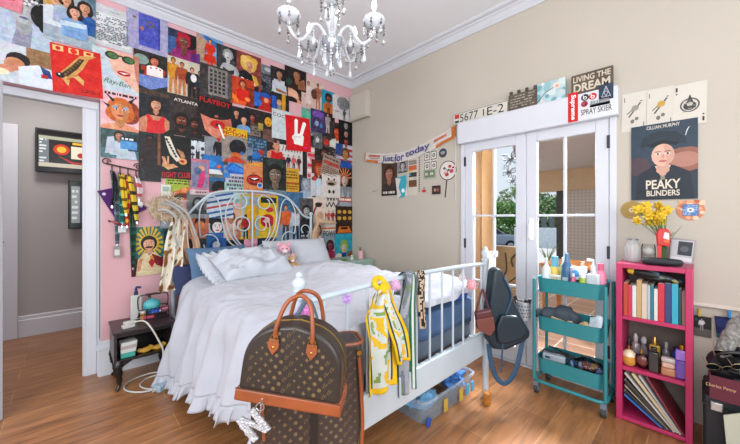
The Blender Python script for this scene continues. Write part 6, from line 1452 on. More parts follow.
# toiletries in the upper tray, placed across the cart
Z1 = .731
def tb(x, y, label, name='bottle', cat='bottle', z=Z1):
    o = thing(name, label, cat, (CX0+x, y, z), 0, 'toiletries in the upper tray'); o.scale = (1.15, 1.15, 1.45); return o
def cm(n, c, r=.35): return M('bottle_'+n, c, r, var=.05)
t = tb(.07, .755, 'white bottle with an orange base at the left of the tray'); MB().lathe([(.024, .0), (.024, .045)], n=18).build('base', cm('orange', 'd08a58'), t); MB().lathe([(.024, .045), (.024, .105), (.01, .125)], n=18).build('body', cm('white', 'd3d8de'), t); MB().cyl((0, 0, .125), (0, 0, .155), .009).build('cap', cm('white', 'd3d8de'), t)
t = tb(.12, .715, 'yellow bottle with a pale blue cap'); MB().lathe([(.026, 0), (.028, .09), (.022, .115)], n=18).build('body', cm('yellow', 'd2b44c'), t); MB().cyl((0, 0, .115), (0, 0, .165), .021, .019).build('cap', cm('skycap', '5d9fb4'), t)
t = tb(.055, .695, 'white comb standing before the yellow bottle', 'comb', 'comb')
t.scale = (1, 1, 1); MB().bb(-.004, .004, -.035, .035, .105, .12).build('spine', cm('comb', 'd8d2c8'), t)
for i in range(8): MB().bb(-.002, .002, -.033+i*.009, -.029+i*.009, 0, .105).build('tooth', cm('comb', 'd8d2c8'), t)
t = tb(.09, .632, 'tall slate blue bottle in the middle of the tray'); MB().lathe([(.027, 0), (.029, .1), (.026, .125), (.014, .145)], n=20).build('body', cm('slateblue', '356084'), t); MB().cyl((0, 0, .145), (0, 0, .185), .014, .011).build('cap', cm('slatecap', '4a7a9c'), t); MB().bb(-.0305, -.026, -.014, .016, .03, .075).build('label', cm('label', '9aa4ac'), t)
t = tb(.10, .575, 'white tub with a blue oval on a dark jar'); MB().cyl((0, 0, 0), (0, 0, .07), .026).build('jar', cm('dark', '3a4048'), t); MB().cyl((0, 0, .07), (0, 0, .125), .036, .038, 24).build('tub', cm('white', 'd3d8de'), t, bevel=.004); MB().ball((-.036, 0, .098), (.005, .02, .016)).build('emblem', cm('blue', '3f8cc4'), t)
t = tb(.05, .585, 'small pink tube before the white tub', 'tube', 'tube'); MB().lathe([(.016, 0), (.018, .05), (.008, .085)], n=14).build('body', cm('pink', 'c8547c'), t); MB().cyl((0, 0, .085), (0, 0, .1), .008).build('cap', cm('white', 'd3d8de'), t)
t = tb(.09, .530, 'blush bottle with a white cap'); MB().lathe([(.024, 0), (.025, .08), (.014, .1)], n=18).build('body', cm('blush', 'd0a0ac'), t); MB().cyl((0, 0, .1), (0, 0, .13), .014).build('cap', cm('white', 'd3d8de'), t)
t = tb(.045, .530, 'little lime green jar at the front of the tray', 'jar', 'jar'); MB().cyl((0, 0, .055), (0, 0, .085), .017).build('body', cm('lime', '9cb84c'), t); MB().cyl((0, 0, 0), (0, 0, .055), .017).build('base', cm('limebase', 'a8b8a0'), t); MB().cyl((0, 0, .085), (0, 0, .1), .018).build('lid', cm('white', 'd3d8de'), t)
t = tb(.055, .475, 'clear pump bottle with a white pump head'); MB().bb(-.02, .02, -.031, .031, 0, .105).build('body', cm('clearish', 'b9c2c8', .12), t, bevel=.008); MB().cyl((0, 0, .105), (0, 0, .14), .013).build('collar', cm('white', 'd3d8de'), t); MB().tube([(0, 0, .14), (0, 0, .165), (-.01, .028, .166)], .008, 8).build('pump', cm('white', 'd3d8de'), t)
t = tb(.11, .445, 'pink bottle at the right end of the tray'); MB().lathe([(.024, 0), (.025, .1), (.014, .12)], n=18).build('body', cm('rosy', 'd07a94'), t); MB().cyl((0, 0, .12), (0, 0, .15), .016).build('cap', cm('rosecap', 'c05a78'), t)
t = tb(.17, .67, 'pale green bottle at the back of the tray'); MB().lathe([(.024, 0), (.025, .11), (.012, .13)], n=18).build('body', cm('pgreen', '9ab8a0'), t); MB().cyl((0, 0, .13), (0, 0, .16), .012).build('cap', cm('white', 'd3d8de'), t)
t = tb(.18, .56, 'small white bottle at the back of the tray'); MB().lathe([(.022, 0), (.022, .1), (.012, .12)], n=18).build('body', cm('white', 'd3d8de'), t); MB().cyl((0, 0, .12), (0, 0, .145), .011).build('cap', cm('peach', 'd8a890'), t)
# middle tray
hb = thing('hair_dryer_bag', 'dark grey cloth bag lying across the middle tray', 'bag', (CX0+.09, .665, .545), 0); hb.scale = (1.1, 1, 1.35)
b = MB(); b.tube(smooth_path([Vector(p) for p in ((.0, .165, .0), (-.01, .10, .012), (0, .02, .022), (.005, -.06, .018), (0, -.10, .0))], 5), [.008]+[.022]*4+[.036]*5+[.044]*5+[.03]*5+[.02], 16, flat=1.4)
for i, p in enumerate(b.v):
    q = .010*N3(p[0]*25, p[1]*18, p[2]*25); b.v[i] = (p[0]+q, p[1], p[2]+q)
b.build('body', M('charcoal_cloth', '3c4650', .8, var=.2, bump=.3), hb)
MB().tube(smooth_path([Vector(p) for p in ((-.03, -.08, .0), (-.05, -.02, -.0), (-.05, .05, .01))], 5), .006, 8, flat=.4).build('drawstring', M('beige_cord', 'a89878', .8), hb)
b = MB(); b.grid(8, 8, lambda u, v: Vector((.0+.05*(u-.5), .07*(v-.5), .07*u+.012*math.sin(v*5)+.006*math.sin(u*7))))
tag(b.build('paper', M('crumpled_paper', 'c4d2da', .8), loc=(CX0+.07, .465, .53), solid=.001), 'crumpled white paper at the right of the middle tray', 'paper')
MB_ = MB().ball((0, 0, 0), (.03, .03, .03), bumpy=.3); tag(MB_.build('wooden_clip', M('beige_clip', 'b8a078', .7), loc=(CX0+.06, .525, .535)), 'small beige wooden lump beside the crumpled paper', 'clip')
# lower tray
dv_ = thing('game_console', 'pale grey electronic device at the left of the lower tray', 'device', (CX0+.075, .705, .245), .1)
MB().bb(-.035, .035, -.07, .07, 0, .05).build('body', M('device_grey', '98a0aa', .4), dv_, bevel=.012, seg=3)
MB().bb(-.037, -.034, .02, .05, .02, .035).build('display', M('device_screen', '2c4a58', .2), dv_)
rn = random.Random(11); b = MB(); pts = [Vector((rn.uniform(-.06, .05), rn.uniform(-.13, .12), rn.uniform(0, .035))) for _ in range(26)]
b.tube(smooth_path(pts, 6), .0042, 6); tag(b.build('cable', M('black_cable', '23262c', .5), loc=(CX0+.12, .65, .275)), 'tangle of black cable in the lower tray', 'cable')
cp_ = thing('clear_pouch', 'clear pouch of coloured bits at the right of the lower tray', 'pouch', (CX0+.09, .52, .25))
MB().ball((0, 0, .02), (.06, .10, .05), 22, 12, None, .2, 4, 8).build('film', mat_glass('pouch_film', 'd0dce8', .3, .85, .1), cp_)
for i, c_ in enumerate(('3a4a6a', 'd08a3c', '8a94a4', 'b84a3c', 'c9d2da', '2c3038', '5d7fa8')):
    MB().ball((-.02+.012*(i % 3), -.07+.023*i, .015+.01*(i % 2)), (.028, .024, .026), bumpy=.35, seed=i).build('bit', M('bit_'+c_, c_, .5), cp_)
cup = thing('utensil_cup', 'perforated steel cup hooked on the left of the cart', 'cup', (CX0+.02, .893, .505)); cup.scale = (1.08, 1.08, 1.1)
steel = M('brushed_steel', 'b8bcc2', .4, .6, var=.05)
MB().lathe([(.0001, 0), (.043, .001), (.045, .115), (.047, .117), (.043, .117), (.041, .003), (.0001, .003)], n=28).build('body', steel, cup)
b = MB()
for r_ in range(4):
    for q in range(16):
        a_ = q*PI/8+(r_ % 2)*PI/16; d = Vector((math.cos(a_), math.sin(a_), 0)); b.flat(ell(0, 0, .0048, .0048, 8), d*.0452+Vector((0, 0, .025+r_*.022)), Vector((-d.y, d.x, 0)), (0, 0, 1), .0006)
b.build('hole', M('hole_dark', '1c1e20', .8), cup, smooth=False)
MB().tube([(.0, -.044, .11), (.0, -.055, .125), (.0, -.064, .11)], .004, 6).build('hook', steel, cup)
tl = thing('styling_tool', 'black styling tools poking out of the steel cup', 'tool', (CX0+.02, .893, .512))
for a_, c_ in (((.0, .02, .0), (.0, .06, .15)), ((.01, -.01, 0), (-.01, -.05, .15)), ((-.015, 0, 0), (.0, -.02, .135))): MB().tube([a_, c_], [.008, .012], 8).build('handle', M('black_plastic', '17181a', .4), tl)

# ------------------------------------------------------------------ pile in the right corner
sc_ = thing('suitcase', 'black case with chrome latches standing beside the bookshelf', 'suitcase', (2.33, -.30, 0))
lea = M('black_leathercloth', '11181f', .5, var=.15, bump=.15, bscale=60)
MB().bb(0, .3, -.3, .29, .002, .35).build('body', lea, sc_, bevel=.012, seg=3)
MB().bb(-.004, .304, -.304, .294, .302, .314).build('seam', M('seam_dark', '0d0e10'), sc_)
for yy in (.245, .09): MB().bb(-.014, .006, yy-.022, yy+.022, .285, .33).build('latch', M('bright_steel', 'a8a8a8', .25, .7), sc_, bevel=.005)
MB().tube(smooth_path([Vector((-.004, .22, .305)), Vector((-.03, .2, .295)), Vector((-.03, .13, .295)), Vector((-.004, .115, .305))], 5), .008, 8).build('handle', lea, sc_)
bx = thing('gift_box', 'burgundy open box with gold lettering on the black case', 'box', (2.30, -.30, .351))
bur = M('burgundy_card', '541428', .5, var=.08)
for (x0, x1, y0, y1) in ((0, .006, -.3, .27), (.29, .296, -.3, .27), (.006, .29, -.3, -.294), (.006, .29, .264, .27)): MB().bb(x0, x1, y0, y1, 0, .115).build('side', bur, bx, bevel=.001)
MB().bb(.006, .29, -.294, .264, 0, .006).build('base', bur, bx)
b = MB(); b.c = rgb('c9a07a'); b.text('Charles Penny', (-.0002, .232, .065), WU, WV, .02, .1, .0008, 0, .1); b.build('lettering', PRN, bx, smooth=False)
blackc = M('black_leather_goods', '1a1a1d', .45, var=.2, bump=.2)
t = thing('folded_bag', 'crumpled black leather bag in the burgundy box', 'bag', (2.43, -.16, .475)); MB().ball((0, 0, 0), (.11, .125, .10), 26, 16, None, .4, 5, 8).build('body', blackc, t)
MB().tube(smooth_path([Vector((-.05, .08, .03)), Vector((-.1, .1, .09)), Vector((-.1, .03, .12)), Vector((-.06, -.02, .07))], 6), .008, 8).build('strap', blackc, t)
def shades(loc, rz, tilt, label):
    t = thing('sunglasses', label, 'sunglasses', loc, rz, 'sunglasses on the burgundy box'); t.rotation_euler = (math.radians(tilt), 0, rz); t.scale = (.85, .85, .85)
    lens = M('dark_lens', '101114', .08, var=.02); wire = M('glasses_metal', 'a89a78', .3, .8)
    for sx in (-1, 1):
        pts = ell(sx*.034, 0, .029, .023, 20); MB().prism(pts, (0, .001, 0), (1, 0, 0), (0, 0, 1), .002).build('lens', lens, t)
        MB().tube([(x, 0, z) for x, z in pts], .0018, 6, closed=True).build('rim', wire, t)
        MB().tube(smooth_path([Vector((sx*.063, 0, .008)), Vector((sx*.064, .04, .01)), Vector((sx*.058, .08, -.006))], 5), .0018, 6).build('temple', wire, t)
    MB().tube([(-.006, 0, .008), (0, -.002, .012), (.006, 0, .008)], .0018, 6).build('bridge', wire, t)
shades((2.335, -.07, .50), -1.3, 25, 'gold rimmed dark sunglasses nearest the bookshelf')
shades((2.32, -.15, .535), -1.1, 30, 'gold rimmed dark sunglasses lying higher on the heap')
shades((2.36, -.10, .57), -1.5, 40, 'dark sunglasses at the top of the heap')
t = thing('fluffy_hat', 'grey woolly arched band standing behind the sunglasses', 'hat', (2.44, -.185, .40)); t.scale = (1, 1, 1.2)
pts = smooth_path([Vector((0, .115, .0)), Vector((0, .10, .14)), Vector((0, .04, .26)), Vector((0, -.06, .30)), Vector((0, -.16, .24)), Vector((0, -.2, .05))], 8)
b = MB(); b.tube(pts, .034, 12)
for i, p in enumerate(b.v):
    q = .010*N3(p[0]*60, p[1]*60, p[2]*60); b.v[i] = (p[0]+q, p[1]+q, p[2]+q)
b.build('band', M('grey_wool', '8d8a86', 1, var=.5, scale=60, bump=.9, bscale=90), t)
t = thing('leaning_panel', 'pale grey green panel leaning against the black case at the right edge', 'panel', (2.235, -.075, 0)); t.rotation_euler = (0, math.radians(6), 0)
MB().prism([(-.0, .30), (-.02, .0), (-.5, .0), (-.5, .33), (-.05, .33)][::-1], (.0, 0, 0), (0, 1, 0), (0, 0, 1), .012).build('board', M('panel_paint', 'a9aa98', .6, var=.04), t, bevel=.002)
MB().ball((-.001, -.075, .24), .004).build('screw', metal_dark, t)
# photos clipped under the ledge
st_ = MB(); st_.tube([on_x(692, 314, WX-.008), on_x(740, 318, WX-.008), Vector((WX-.008, -.5, .645))], .0012, 5); tag(st_.build('string', M('string', 'b9b0a0', .9)), 'thin string stretched under the ledge for clipped photos', 'string')
Q(690, 314, 711.5, 338, '2a2826', lambda a: a.r(0, 0, 1, .4, '5f5a52').fig(.55, .3, .6, '999', '222', 'd0d0d0', '888').e(.3, .8, .1, '3c4450', 1), 'dark photo clipped with a yellow peg under the ledge', name='photo', cat='photo', lift=.008)
Q(715.5, 315, 738.5, 340.5, '1c2450', lambda a: a.r(0, 0, 1, .2, '2c5a60').fig(.6, .08, .5, 'c9a', '543', 'd0ccd0', 'b9b0b8').e(.3, .7, .3, '2a3466', 1), 'deep blue photo clipped with a blue peg under the ledge', -4, name='photo', cat='photo', lift=.008)
for px_, py_, c_, l_ in ((699.5, 312.5, 'c9a83c', 'yellow peg holding the dark photo'), (729.5, 314, '2f86c4', 'blue peg holding the deep blue photo')):
    t = thing('clothes_peg', l_, 'peg', on_x(px_, py_, WX-.016)); t.rotation_euler = (0, 0, -PI/2)
    for yy in (-.005, .005): MB().bb(-.006, .006, yy-.004, yy+.004, -.022, .022).build('jaw', M('peg_'+c_, c_, .5), t, bevel=.002)
Q(722, 339.5, 734, 345, '7f97a8', None, 'small pale blue paper scrap on the wall below the photos', -6, name='paper', cat='paper')

# ------------------------------------------------------------------ left night table
NX0, NX1, NY0, NY1, NT = .217, .585, 2.862, 3.215, .428
nt_ = thing('nightstand', 'low black night table with curved legs left of the bed', 'nightstand', (NX0, NY0, 0))
lac = M('black_lacquer', '161415', .25, var=.1, scale=5)
nw, nd = NX1-NX0, NY1-NY0
MB().bb(-.008, nw+.008, -.008, nd, NT-.02, NT).build('top', M('dark_plum_lacquer', '2a1f22', .3, var=.1), nt_, bevel=.004)
for x in (0, nw-.018): MB().bb(x, x+.018, 0, nd-.004, .205, NT-.02).build('side_panel', M('dark_plum_lacquer', '2a1f22', .3, var=.1), nt_, bevel=.002)
MB().bb(.018, nw-.018, 0, nd-.004, .205, .222).build('shelf', lac, nt_, bevel=.002)
MB().bb(.018, nw-.018, nd-.02, nd-.004, .222, NT-.02).build('back', lac, nt_)
MB().bb(.018, nw-.018, .002, .014, NT-.045, NT-.02).build('rail', lac, nt_, bevel=.002)
for x, sx in ((.018, 1), (nw-.018, -1)):
    for y in (.02, nd-.03):
        o_ = -1
        b = MB(); b.tube(smooth_path([Vector((x+.012*sx, y+.004, .208)), Vector((x+.004*sx, y-.006*(1 if y < .1 else -1), .16)), Vector((x+.012*sx, y, .09)), Vector((x+.014*sx, y, .04)), Vector((x-.004*sx, y-.012*(1 if y < .1 else -1), .006))], 6), [.03]*2+[.032]*4+[.026]*5+[.018]*5+[.0125]*5+[.012]*3+[.012], 10); b.build('leg', lac, nt_)
        if y < .1: MB().prism([(0, 0), (.07, 0), (.02, -.03), (0, -.04)] if sx > 0 else [(0, 0), (0, -.04), (-.02, -.03), (-.07, 0)], (x+.02*sx, .012, .206), (1, 0, 0), (0, 0, 1), .014).build('bracket', lac, nt_)
def on_nt(px, py, z): return on_z(px, py, z)
p = on_nt(136, 319, NT)
t = thing('lotion_bottle', 'white lotion bottle with a dark blue pump on the night table', 'bottle', (p.x, p.y, NT))
MB().bb(-.036, .036, -.022, .022, 0, .195).build('body', cm('lotion', 'c4c2bc'), t, bevel=.006); MB().cyl((0, 0, .195), (0, 0, .222), .014).build('collar', cm('navypump', '23305c'), t)
MB().tube([(0, 0, .222), (0, 0, .25), (.002, 0, .256), (.034, -.002, .25)], .009, 8).build('pump', cm('navypump', '23305c'), t)
b = MB(); b.prism([(-.0, .012), (.034, .012), (.034, .05), (.02, .045)], (0, -.0222, 0), (1, 0, 0), (0, 0, 1), .0008); b.build('label', cm('navypump', '23305c'), t)
p = on_nt(129, 328, NT)
t = thing('charger', 'white plug adapters stacked at the front of the night table', 'charger', (p.x, p.y+.012, NT), .25)
MB().bb(-.04, .035, -.022, .022, 0, .025).build('adapter', cm('plug', 'c9c6c0'), t, bevel=.005); MB().bb(-.03, .04, -.018, .022, .025, .048).build('adapter', cm('plug', 'c9c6c0'), t, bevel=.005)
c0 = Vector((p.x, p.y, NT)); b = MB()
pts = [Vector((p.x+.03, p.y+.01, NT+.035)), Vector((p.x+.09, p.y-.02, NT+.035)), on_y(152, 329, NY0-.03), on_y(160, 343, NY0-.05), on_y(163, 350, NY0-.06), on_y(163, 362, NY0-.05)]
b.tube(smooth_path(pts, 7), .006, 8); tag(b.build('cable', M('white_cable', 'c9c4ba', .5)), 'white cable running over the front of the night table', 'cable')
# wire caddy
q = on_nt(154, 318, NT); t = thing('wire_caddy', 'black wire caddy of toiletries on the night table', 'caddy', (q.x, q.y+.03, NT), -.05)
wi = M('black_wire', '17171a', .4)
for z in (.004, .045, .085): MB().tube([(x, y, z) for x, y in rrect(.20, .12, .01)], .003, 6, closed=True).build('wire', wi, t)
for x in (-.1, -.05, 0, .05, .1):
    for y in (-.06, .06): MB().cyl((x, y, .0), (x, y, .085), .0025, n=6).build('wire', wi, t)
MB().bb(-.1, .1, -.06, .06, 0, .004).build('tray', wi, t)
MB().tube(smooth_path([Vector((-.1, 0, .08)), Vector((-.1, 0, .175)), Vector((-.06, 0, .19)), Vector((.06, 0, .19)), Vector((.1, 0, .175)), Vector((.1, 0, .08))], 5), .004, 8).build('handle', wi, t)
MB().tube([(-.05, 0, .192), (.05, 0, .192)], .008, 8).build('grip', wi, t)
def ca_(name, cat, label, dx, dy, z): return thing(name, label, cat, (q.x+dx, q.y+.03+dy, NT+z), 0)
t = ca_('round_brush', 'brush', 'round turquoise hairbrush in the wire caddy', -.01, -.005, .06); MB().ball((0, 0, .045), (.062, .026, .05), 22, 12).build('head', M('turquoise_plastic', '3fa0a8', .3), t); MB().ball((0, -.012, .042), (.045, .02, .035), 18, 10).build('pad', M('turquoise_pad', '5cb4b8', .4), t)
t = ca_('bottle', 'bottle', 'dark green bottle behind the turquoise hairbrush', -.02, .034, .006); MB().lathe([(.022, 0), (.023, .12), (.01, .14), (.01, .16)], n=14).build('body', cm('dgreen', '1f6a54'), t); MB().cyl((0, 0, .16), (0, 0, .17), .011).build('cap', blk, t)
t = ca_('blue_cap', 'cap', 'small royal blue lid in the wire caddy', .01, -.034, .05); MB().lathe([(.03, 0), (.028, .022), (.0001, .026)], n=18).build('lid', cm('royalcap', '2c4ab0'), t)
t = ca_('razor', 'razor', 'white and blue razor lying in the wire caddy', .02, -.05, .052); MB().tube([(-.04, 0, 0), (.03, 0, .006)], [.005, .006], 8).build('handle', cm('paleblue', 'b0b9d4'), t); MB().bb(-.056, -.036, -.006, .006, -.004, .006).build('head', cm('royalcap', '2c4ab0'), t)
t = ca_('pink_box', 'box', 'pink packet low in the wire caddy', -.035, -.035, .006); MB().bb(-.04, .04, -.015, .015, 0, .022).build('packet', cm('hotpink', 'c04a64'), t, bevel=.003)
t = ca_('pink_tube', 'tube', 'rose pink tube at the right of the wire caddy', .065, -.03, .052); MB().tube([(-.03, 0, .008), (.03, 0, .012)], [.01, .012], 10).build('body', cm('rosetube', 'd0708c'), t)
t = ca_('orange_jar', 'jar', 'small orange jar at the left of the wire caddy', -.072, -.02, .006); MB().cyl((0, 0, 0), (0, 0, .05), .018).build('body', cm('orangejar', 'c98a3c'), t); MB().cyl((0, 0, .05), (0, 0, .062), .019).build('lid', cm('white', 'd3d8de'), t)
# inside the night table
for i, (c_, l_, z, w2) in enumerate((('3f9a8c', 'turquoise box at the bottom of the night table stack', .223, .085), ('c4c6c2', 'white box above the turquoise one', .258, .09), ('a89c98', 'grey brown box in the middle of the stack', .283, .095), ('c9cac6', 'white box at the top of the night table stack', .308, .095))):
    t = thing('small_box', l_, 'box', (NX0+.085, NY0+.075, z), .05*i-.05, 'boxes stacked inside the night table')
    MB().bb(-w2/2, w2/2, -.05, .05, 0, .02 if i else .033).build('carton', M('carton_'+c_, c_, .6), t, bevel=.002); MB().bb(-w2/2-.001, w2/2+.001, -.051, .051, .014 if i else .024, .0245 if i else .0345).build('lid', M('carton_'+c_, c_, .6), t, bevel=.002)
for k, (dx, l_) in enumerate(((.19, 'yellow banana like case lying in the night table'), (.275, 'second yellow case further right in the night table'))):
    b = MB(); b.tube(smooth_path([Vector((-.045, 0, .022)), Vector((-.02, -.01, .014)), Vector((.02, -.008, .016)), Vector((.045, .004, .03))], 5), [.008]+[.015]*5+[.02]*5+[.018]*4+[.006], 10, flat=1.3)
    tag(b.build('yellow_case', M('ochre_yellow', 'b98a2c', .5), loc=(NX0+dx, NY0+.07, .222)), l_, 'case')
# floor: cable loops and adapter
b = MB(); rn = random.Random(2); f0 = on_z(142, 384, .006)
pts = [on_z(x, y, .006) for x, y in ((168, 372), (150, 374), (130, 381), (124, 389), (135, 393), (152, 390), (165, 382), (158, 376), (146, 379), (140, 386), (150, 390), (166, 386))]
b.tube(smooth_path([p+Vector((0, 0, .003*math.sin(i*2.1)+.003)) for i, p in enumerate(pts)], 7), .006, 8); tag(b.build('cable', M('white_cable', 'c9c4ba', .5)), 'white cable looped on the floor beside the bed', 'cable')
p = on_z(167, 386, 0); t = thing('power_adapter', 'pale blue power adapter on the floor under the duvet hem', 'adapter', (p.x-.035, p.y-.03, 0), .5)
MB().bb(-.05, .05, -.035, .035, 0, .05).build('body', cm('adapter', '9fb2c0'), t, bevel=.012, seg=3); MB().cyl((-.05, 0, .025), (-.075, 0, .02), .008, .005).build('cord_end', M('white_cable', 'c9c4ba', .5), t)

# ------------------------------------------------------------------ hook rack and lanyards
rk0 = on_y(121, 166, WY); rk = thing('hook_rack', 'wrought iron hook rack with curled ends on the pink wall', 'hook rack', rk0)
ir = M('wrought_iron', '4a3c38', .5, .5)
def rl(px, py, d=.02): return on_y(px, py, WY-d)-rk0
MB().tube([rl(106, 163.5), rl(140, 171)], .006, 8).build('bar', ir, rk)
for px_, py_, s_ in ((106, 163, 1), (138, 168, -1)):
    pts = [rl(px_, py_)+Vector((s_*r_*math.cos(a_), 0, r_*math.sin(a_)+.012)) for r_, a_ in [(.028-.0013*i, i*.5) for i in range(16)]]
    MB().tube(smooth_path(pts, 2), .0045, 6).build('scroll', ir, rk)
hooks = [(112, 165), (120, 167), (128, 168.5), (136, 170)]
for px_, py_ in hooks:
    p = rl(px_, py_); MB().tube(smooth_path([p, p+Vector((0, -.005, -.05)), p+Vector((0, -.03, -.07)), p+Vector((0, -.042, -.05))], 5), .0045, 6).build('hook', ir, rk)
def lany(px0, py0, px1, py1, wd, col, col2, label, d, seed, badge=None):
    a = on_y(px0, py0, WY-d); c = on_y(px1, py1, WY-d); t = thing('lanyard', label, 'lanyard', a, 0, 'lanyards on the hook rack')
    m = (a+c)/2+Vector((.008*math.sin(seed), -.004, 0)); b = MB()
    L0 = (a-c).length
    cf = lambda u, v: rgb(col2) if math.sin(v*L0*130+seed) > .55 else rgb(col)
    drape(b, [(0, .012, .0), (0, 0, .012), tuple(m-a), tuple(c-a)], wd, (1, .15*math.sin(seed), 0), .6, .004, 5, 14, cf, seed); b.build('ribbon', CL, t, solid=.0015)
    b = MB(); drape(b, [(.0, .012, .0), (.012, .006, .006), tuple(m-a+Vector((.022, .006, 0))), tuple(c-a+Vector((.003, .004, 0)))], wd, (1, .3, 0), .6, .004, 5, 14, cf, seed+2); b.build('ribbon', CL, t, solid=.0015)
    MB().bb(c.x-a.x-.007, c.x-a.x+.007, c.y-a.y-.004, c.y-a.y+.006, c.z-a.z-.018, c.z-a.z+.004).build('clip', chrome, t, bevel=.002)
    if badge:
        w2, h2, bc = badge; b = MB(); b.c = rgb(bc); b.bb(c.x-a.x-w2/2, c.x-a.x+w2/2, c.y-a.y-.002, c.y-a.y, c.z-a.z-.018-h2, c.z-a.z-.016)
        b.c = rgb('c9c9c6'); b.bb(c.x-a.x-w2*.35, c.x-a.x+w2*.35, c.y-a.y-.003, c.y-a.y-.0015, c.z-a.z-.018-h2*.8, c.z-a.z-.018-h2*.3); b.build('badge', PRN, t)
lany(112, 174, 117, 244, .022, '4a5a66', '77828a', 'grey blue lanyard hanging longest at the left of the rack', .04, 1, (.045, .09, '8a8a84'))
lany(113, 175, 112, 206, .014, '1a1a1e', '2c2c30', 'short black cord lanyard at the left hook', .052, 2)
lany(120, 176, 122, 224, .02, '1f5a4c', '58b09a', 'dark green lanyard behind the yellow ones', .04, 3, (.05, .05, 'c4ccd0'))
lany(121, 176, 126, 214, .02, 'd0b02c', '6a5418', 'yellow lanyard with dark markings on the second hook', .056, 4)
lany(128, 177, 127, 226, .02, 'a83028', 'd2a03c', 'red and gold striped lanyard', .044, 5)
lany(129, 178, 137, 222, .022, 'd2b43c', '3a3420', 'yellow lanyard nearest the saint poster', .058, 6)
lany(136, 178, 139, 200, .02, 'd8c8cc', 'c05a64', 'white lanyard with pink marks on the right hook', .046, 7, (.05, .03, 'd8d4d6'))
lany(127, 180, 133, 268, .018, '1c3a30', '2c5a44', 'long dark green strap hanging lowest from the rack', .036, 8)
lany(110, 222, 122, 226, .018, '7a2430', 'b0606a', 'maroon ribbon crossing low over the lanyards', .062, 9)
pn = on_y(121, 203, WY-.012); b = MB()
tri = [tuple((on_y(x, y, WY-.012)-pn)[i] for i in (0, 2)) for x, y in ((97, 191), (112, 188), (148, 208), (134, 215), (119, 224))]
b.prism(tri[::-1], (0, 0, 0), (1, 0, 0), (0, 0, 1), .003)
pe = tag(b.build('pennant', M('purple_felt', '4a1c5e', .9, var=.08), loc=pn), 'purple pennant with pale badges behind the lanyards', 'pennant')
for x, y in ((104, 194), (141, 206)):
    q_ = on_y(x, y, WY-.016)-pn; MB().prism(ell(q_.x, q_.z, .012, .012, 12), (0, -.003, 0), (1, 0, 0), (0, 0, 1), .0015).build('badge', M('pale_badge', 'c2c0d0', .6), pe)
def saint(a):
    a.r(0, 0, 1, .36, '5c2030').r(0, .36, 1, 1, '3c7a74')
    for i in range(20):
        q_ = i*PI/10; a.p([(.55, .66), (.55+.42*math.cos(q_-.09), .66+.36*math.sin(q_-.09)), (.55+.42*math.cos(q_+.09), .66+.36*math.sin(q_+.09))], 'd2b43c')
    a.e(.55, .66, .3, 'd8bc48', .95, 20)
    a.p([(.12, 0), (.2, .34), (.42, .46), (.7, .46), (.95, .32), (1, 0)], 'd8c8a8').p([(.6, .44), (.98, .32), (1, .1), (.72, .2)], '8a2c38')
    a.bust(.54, .64, .44, 'dba98a', '2a2426', None, lip=None, fr=1, sd=.88).e(.54, .575, .12, '2c2422', .3)
    a.p([(.5, .26), (.6, .36), (.7, .26), (.6, .14)], 'b82c28').e(.6, .36, .05, 'd8902c', 1.4).p([(.18, .1), (.26, .12), (.34, .34), (.26, .36), (.2, .28)], 'd09a78')
P(131, 228, 163.5, 272, '3c7a74', saint, 'poster of a moustached man with a golden halo', -2, lift=.004)
P(161, 224, 169, 262, '38485c', None, 'narrow dark blue sheet behind the halo poster', 0, name='paper', cat='paper', lift=0)
P(160.5, 218, 172, 227, '9fa6ac', lambda a: a.r(.1, .15, .9, .85, 'b4bac0'), 'small grey card above the halo poster', 0, name='card', cat='card')
tp = on_y(165.5, 195, WY); t = thing('thermostat', 'white wall thermostat with a small grey display', 'thermostat', tp)
MB().bb(-.038, .038, -.022, 0, -.09, .09).build('housing', cm('thermo', 'd0cfca'), t, bevel=.004); MB().bb(-.026, .026, -.0235, -.0215, .03, .072).build('display', M('lcd_grey', '8aa090', .3), t)
pompom((.642, 3.12, 1.335), .036, 'd88aa4', 'pink pompom on top of the left headboard post', 12, None)

# ------------------------------------------------------------------ green night table in the corner
g_ = thing('nightstand', 'pale green night table in the far corner beside the pillows', 'nightstand', (2.30, 2.80, 0))
gr_ = M('pale_green_paint', '9db8ac', .5, var=.06)
MB().bb(-.01, .43, -.01, .42, .705, .73).build('top', gr_, g_, bevel=.005)
MB().bb(.0, .42, 0, .41, .18, .705).build('body', gr_, g_, bevel=.004)
for z in (.45, .22): 
    d_ = MB().bb(.03, .39, -.012, 0, z, z+.22).build('drawer', gr_, g_, bevel=.005); MB().ball((.21, -.024, z+.11), .013).build('knob', brass, d_)
for x in (.02, .4):
    for y in (.02, .39): MB().cyl((x, y, 0), (x, y, .18), .014, .02).build('leg', gr_, g_)
t = thing('pen_cup', 'pink cup holding pens on the green night table', 'cup', (2.61, 2.92, .731)); MB().lathe([(.0001, 0), (.033, .001), (.035, .1), (.032, .1), (.03, .004), (.0001, .004)], n=20).build('cup', cm('pinkcup', 'd8a8b4'), t)
for i, c_ in enumerate(('a04050', '2c3a5a', '8a8a5a')): MB().tube([(0, 0, .01), (-.02+.02*i, .008*i, .14)], .004, 6).build('pen', M('pen_'+c_, c_, .4), t)
t = thing('figurine', 'small pale green and white figurine on the green night table', 'figurine', (2.47, 2.92, .731)); MB().lathe([(.02, 0), (.022, .01), (.012, .03), (.018, .045), (.0001, .06)], n=14).build('body', cm('figwhite', 'c9d0cc'), t); MB().ball((.03, 0, .018), (.022, .018, .018), bumpy=.3).build('base', cm('figgreen', '7a9a5c'), t)
tr = MB().lathe([(.0001, 0), (.04, 0), (.05, .014), (.046, .014), (.038, .003), (.0001, .003)], n=20); tag(tr.build('dish', cm('leafdish', '6a8a54'), loc=(2.37, 2.95, .731)), 'small green dish at the left of the green night table', 'dish')

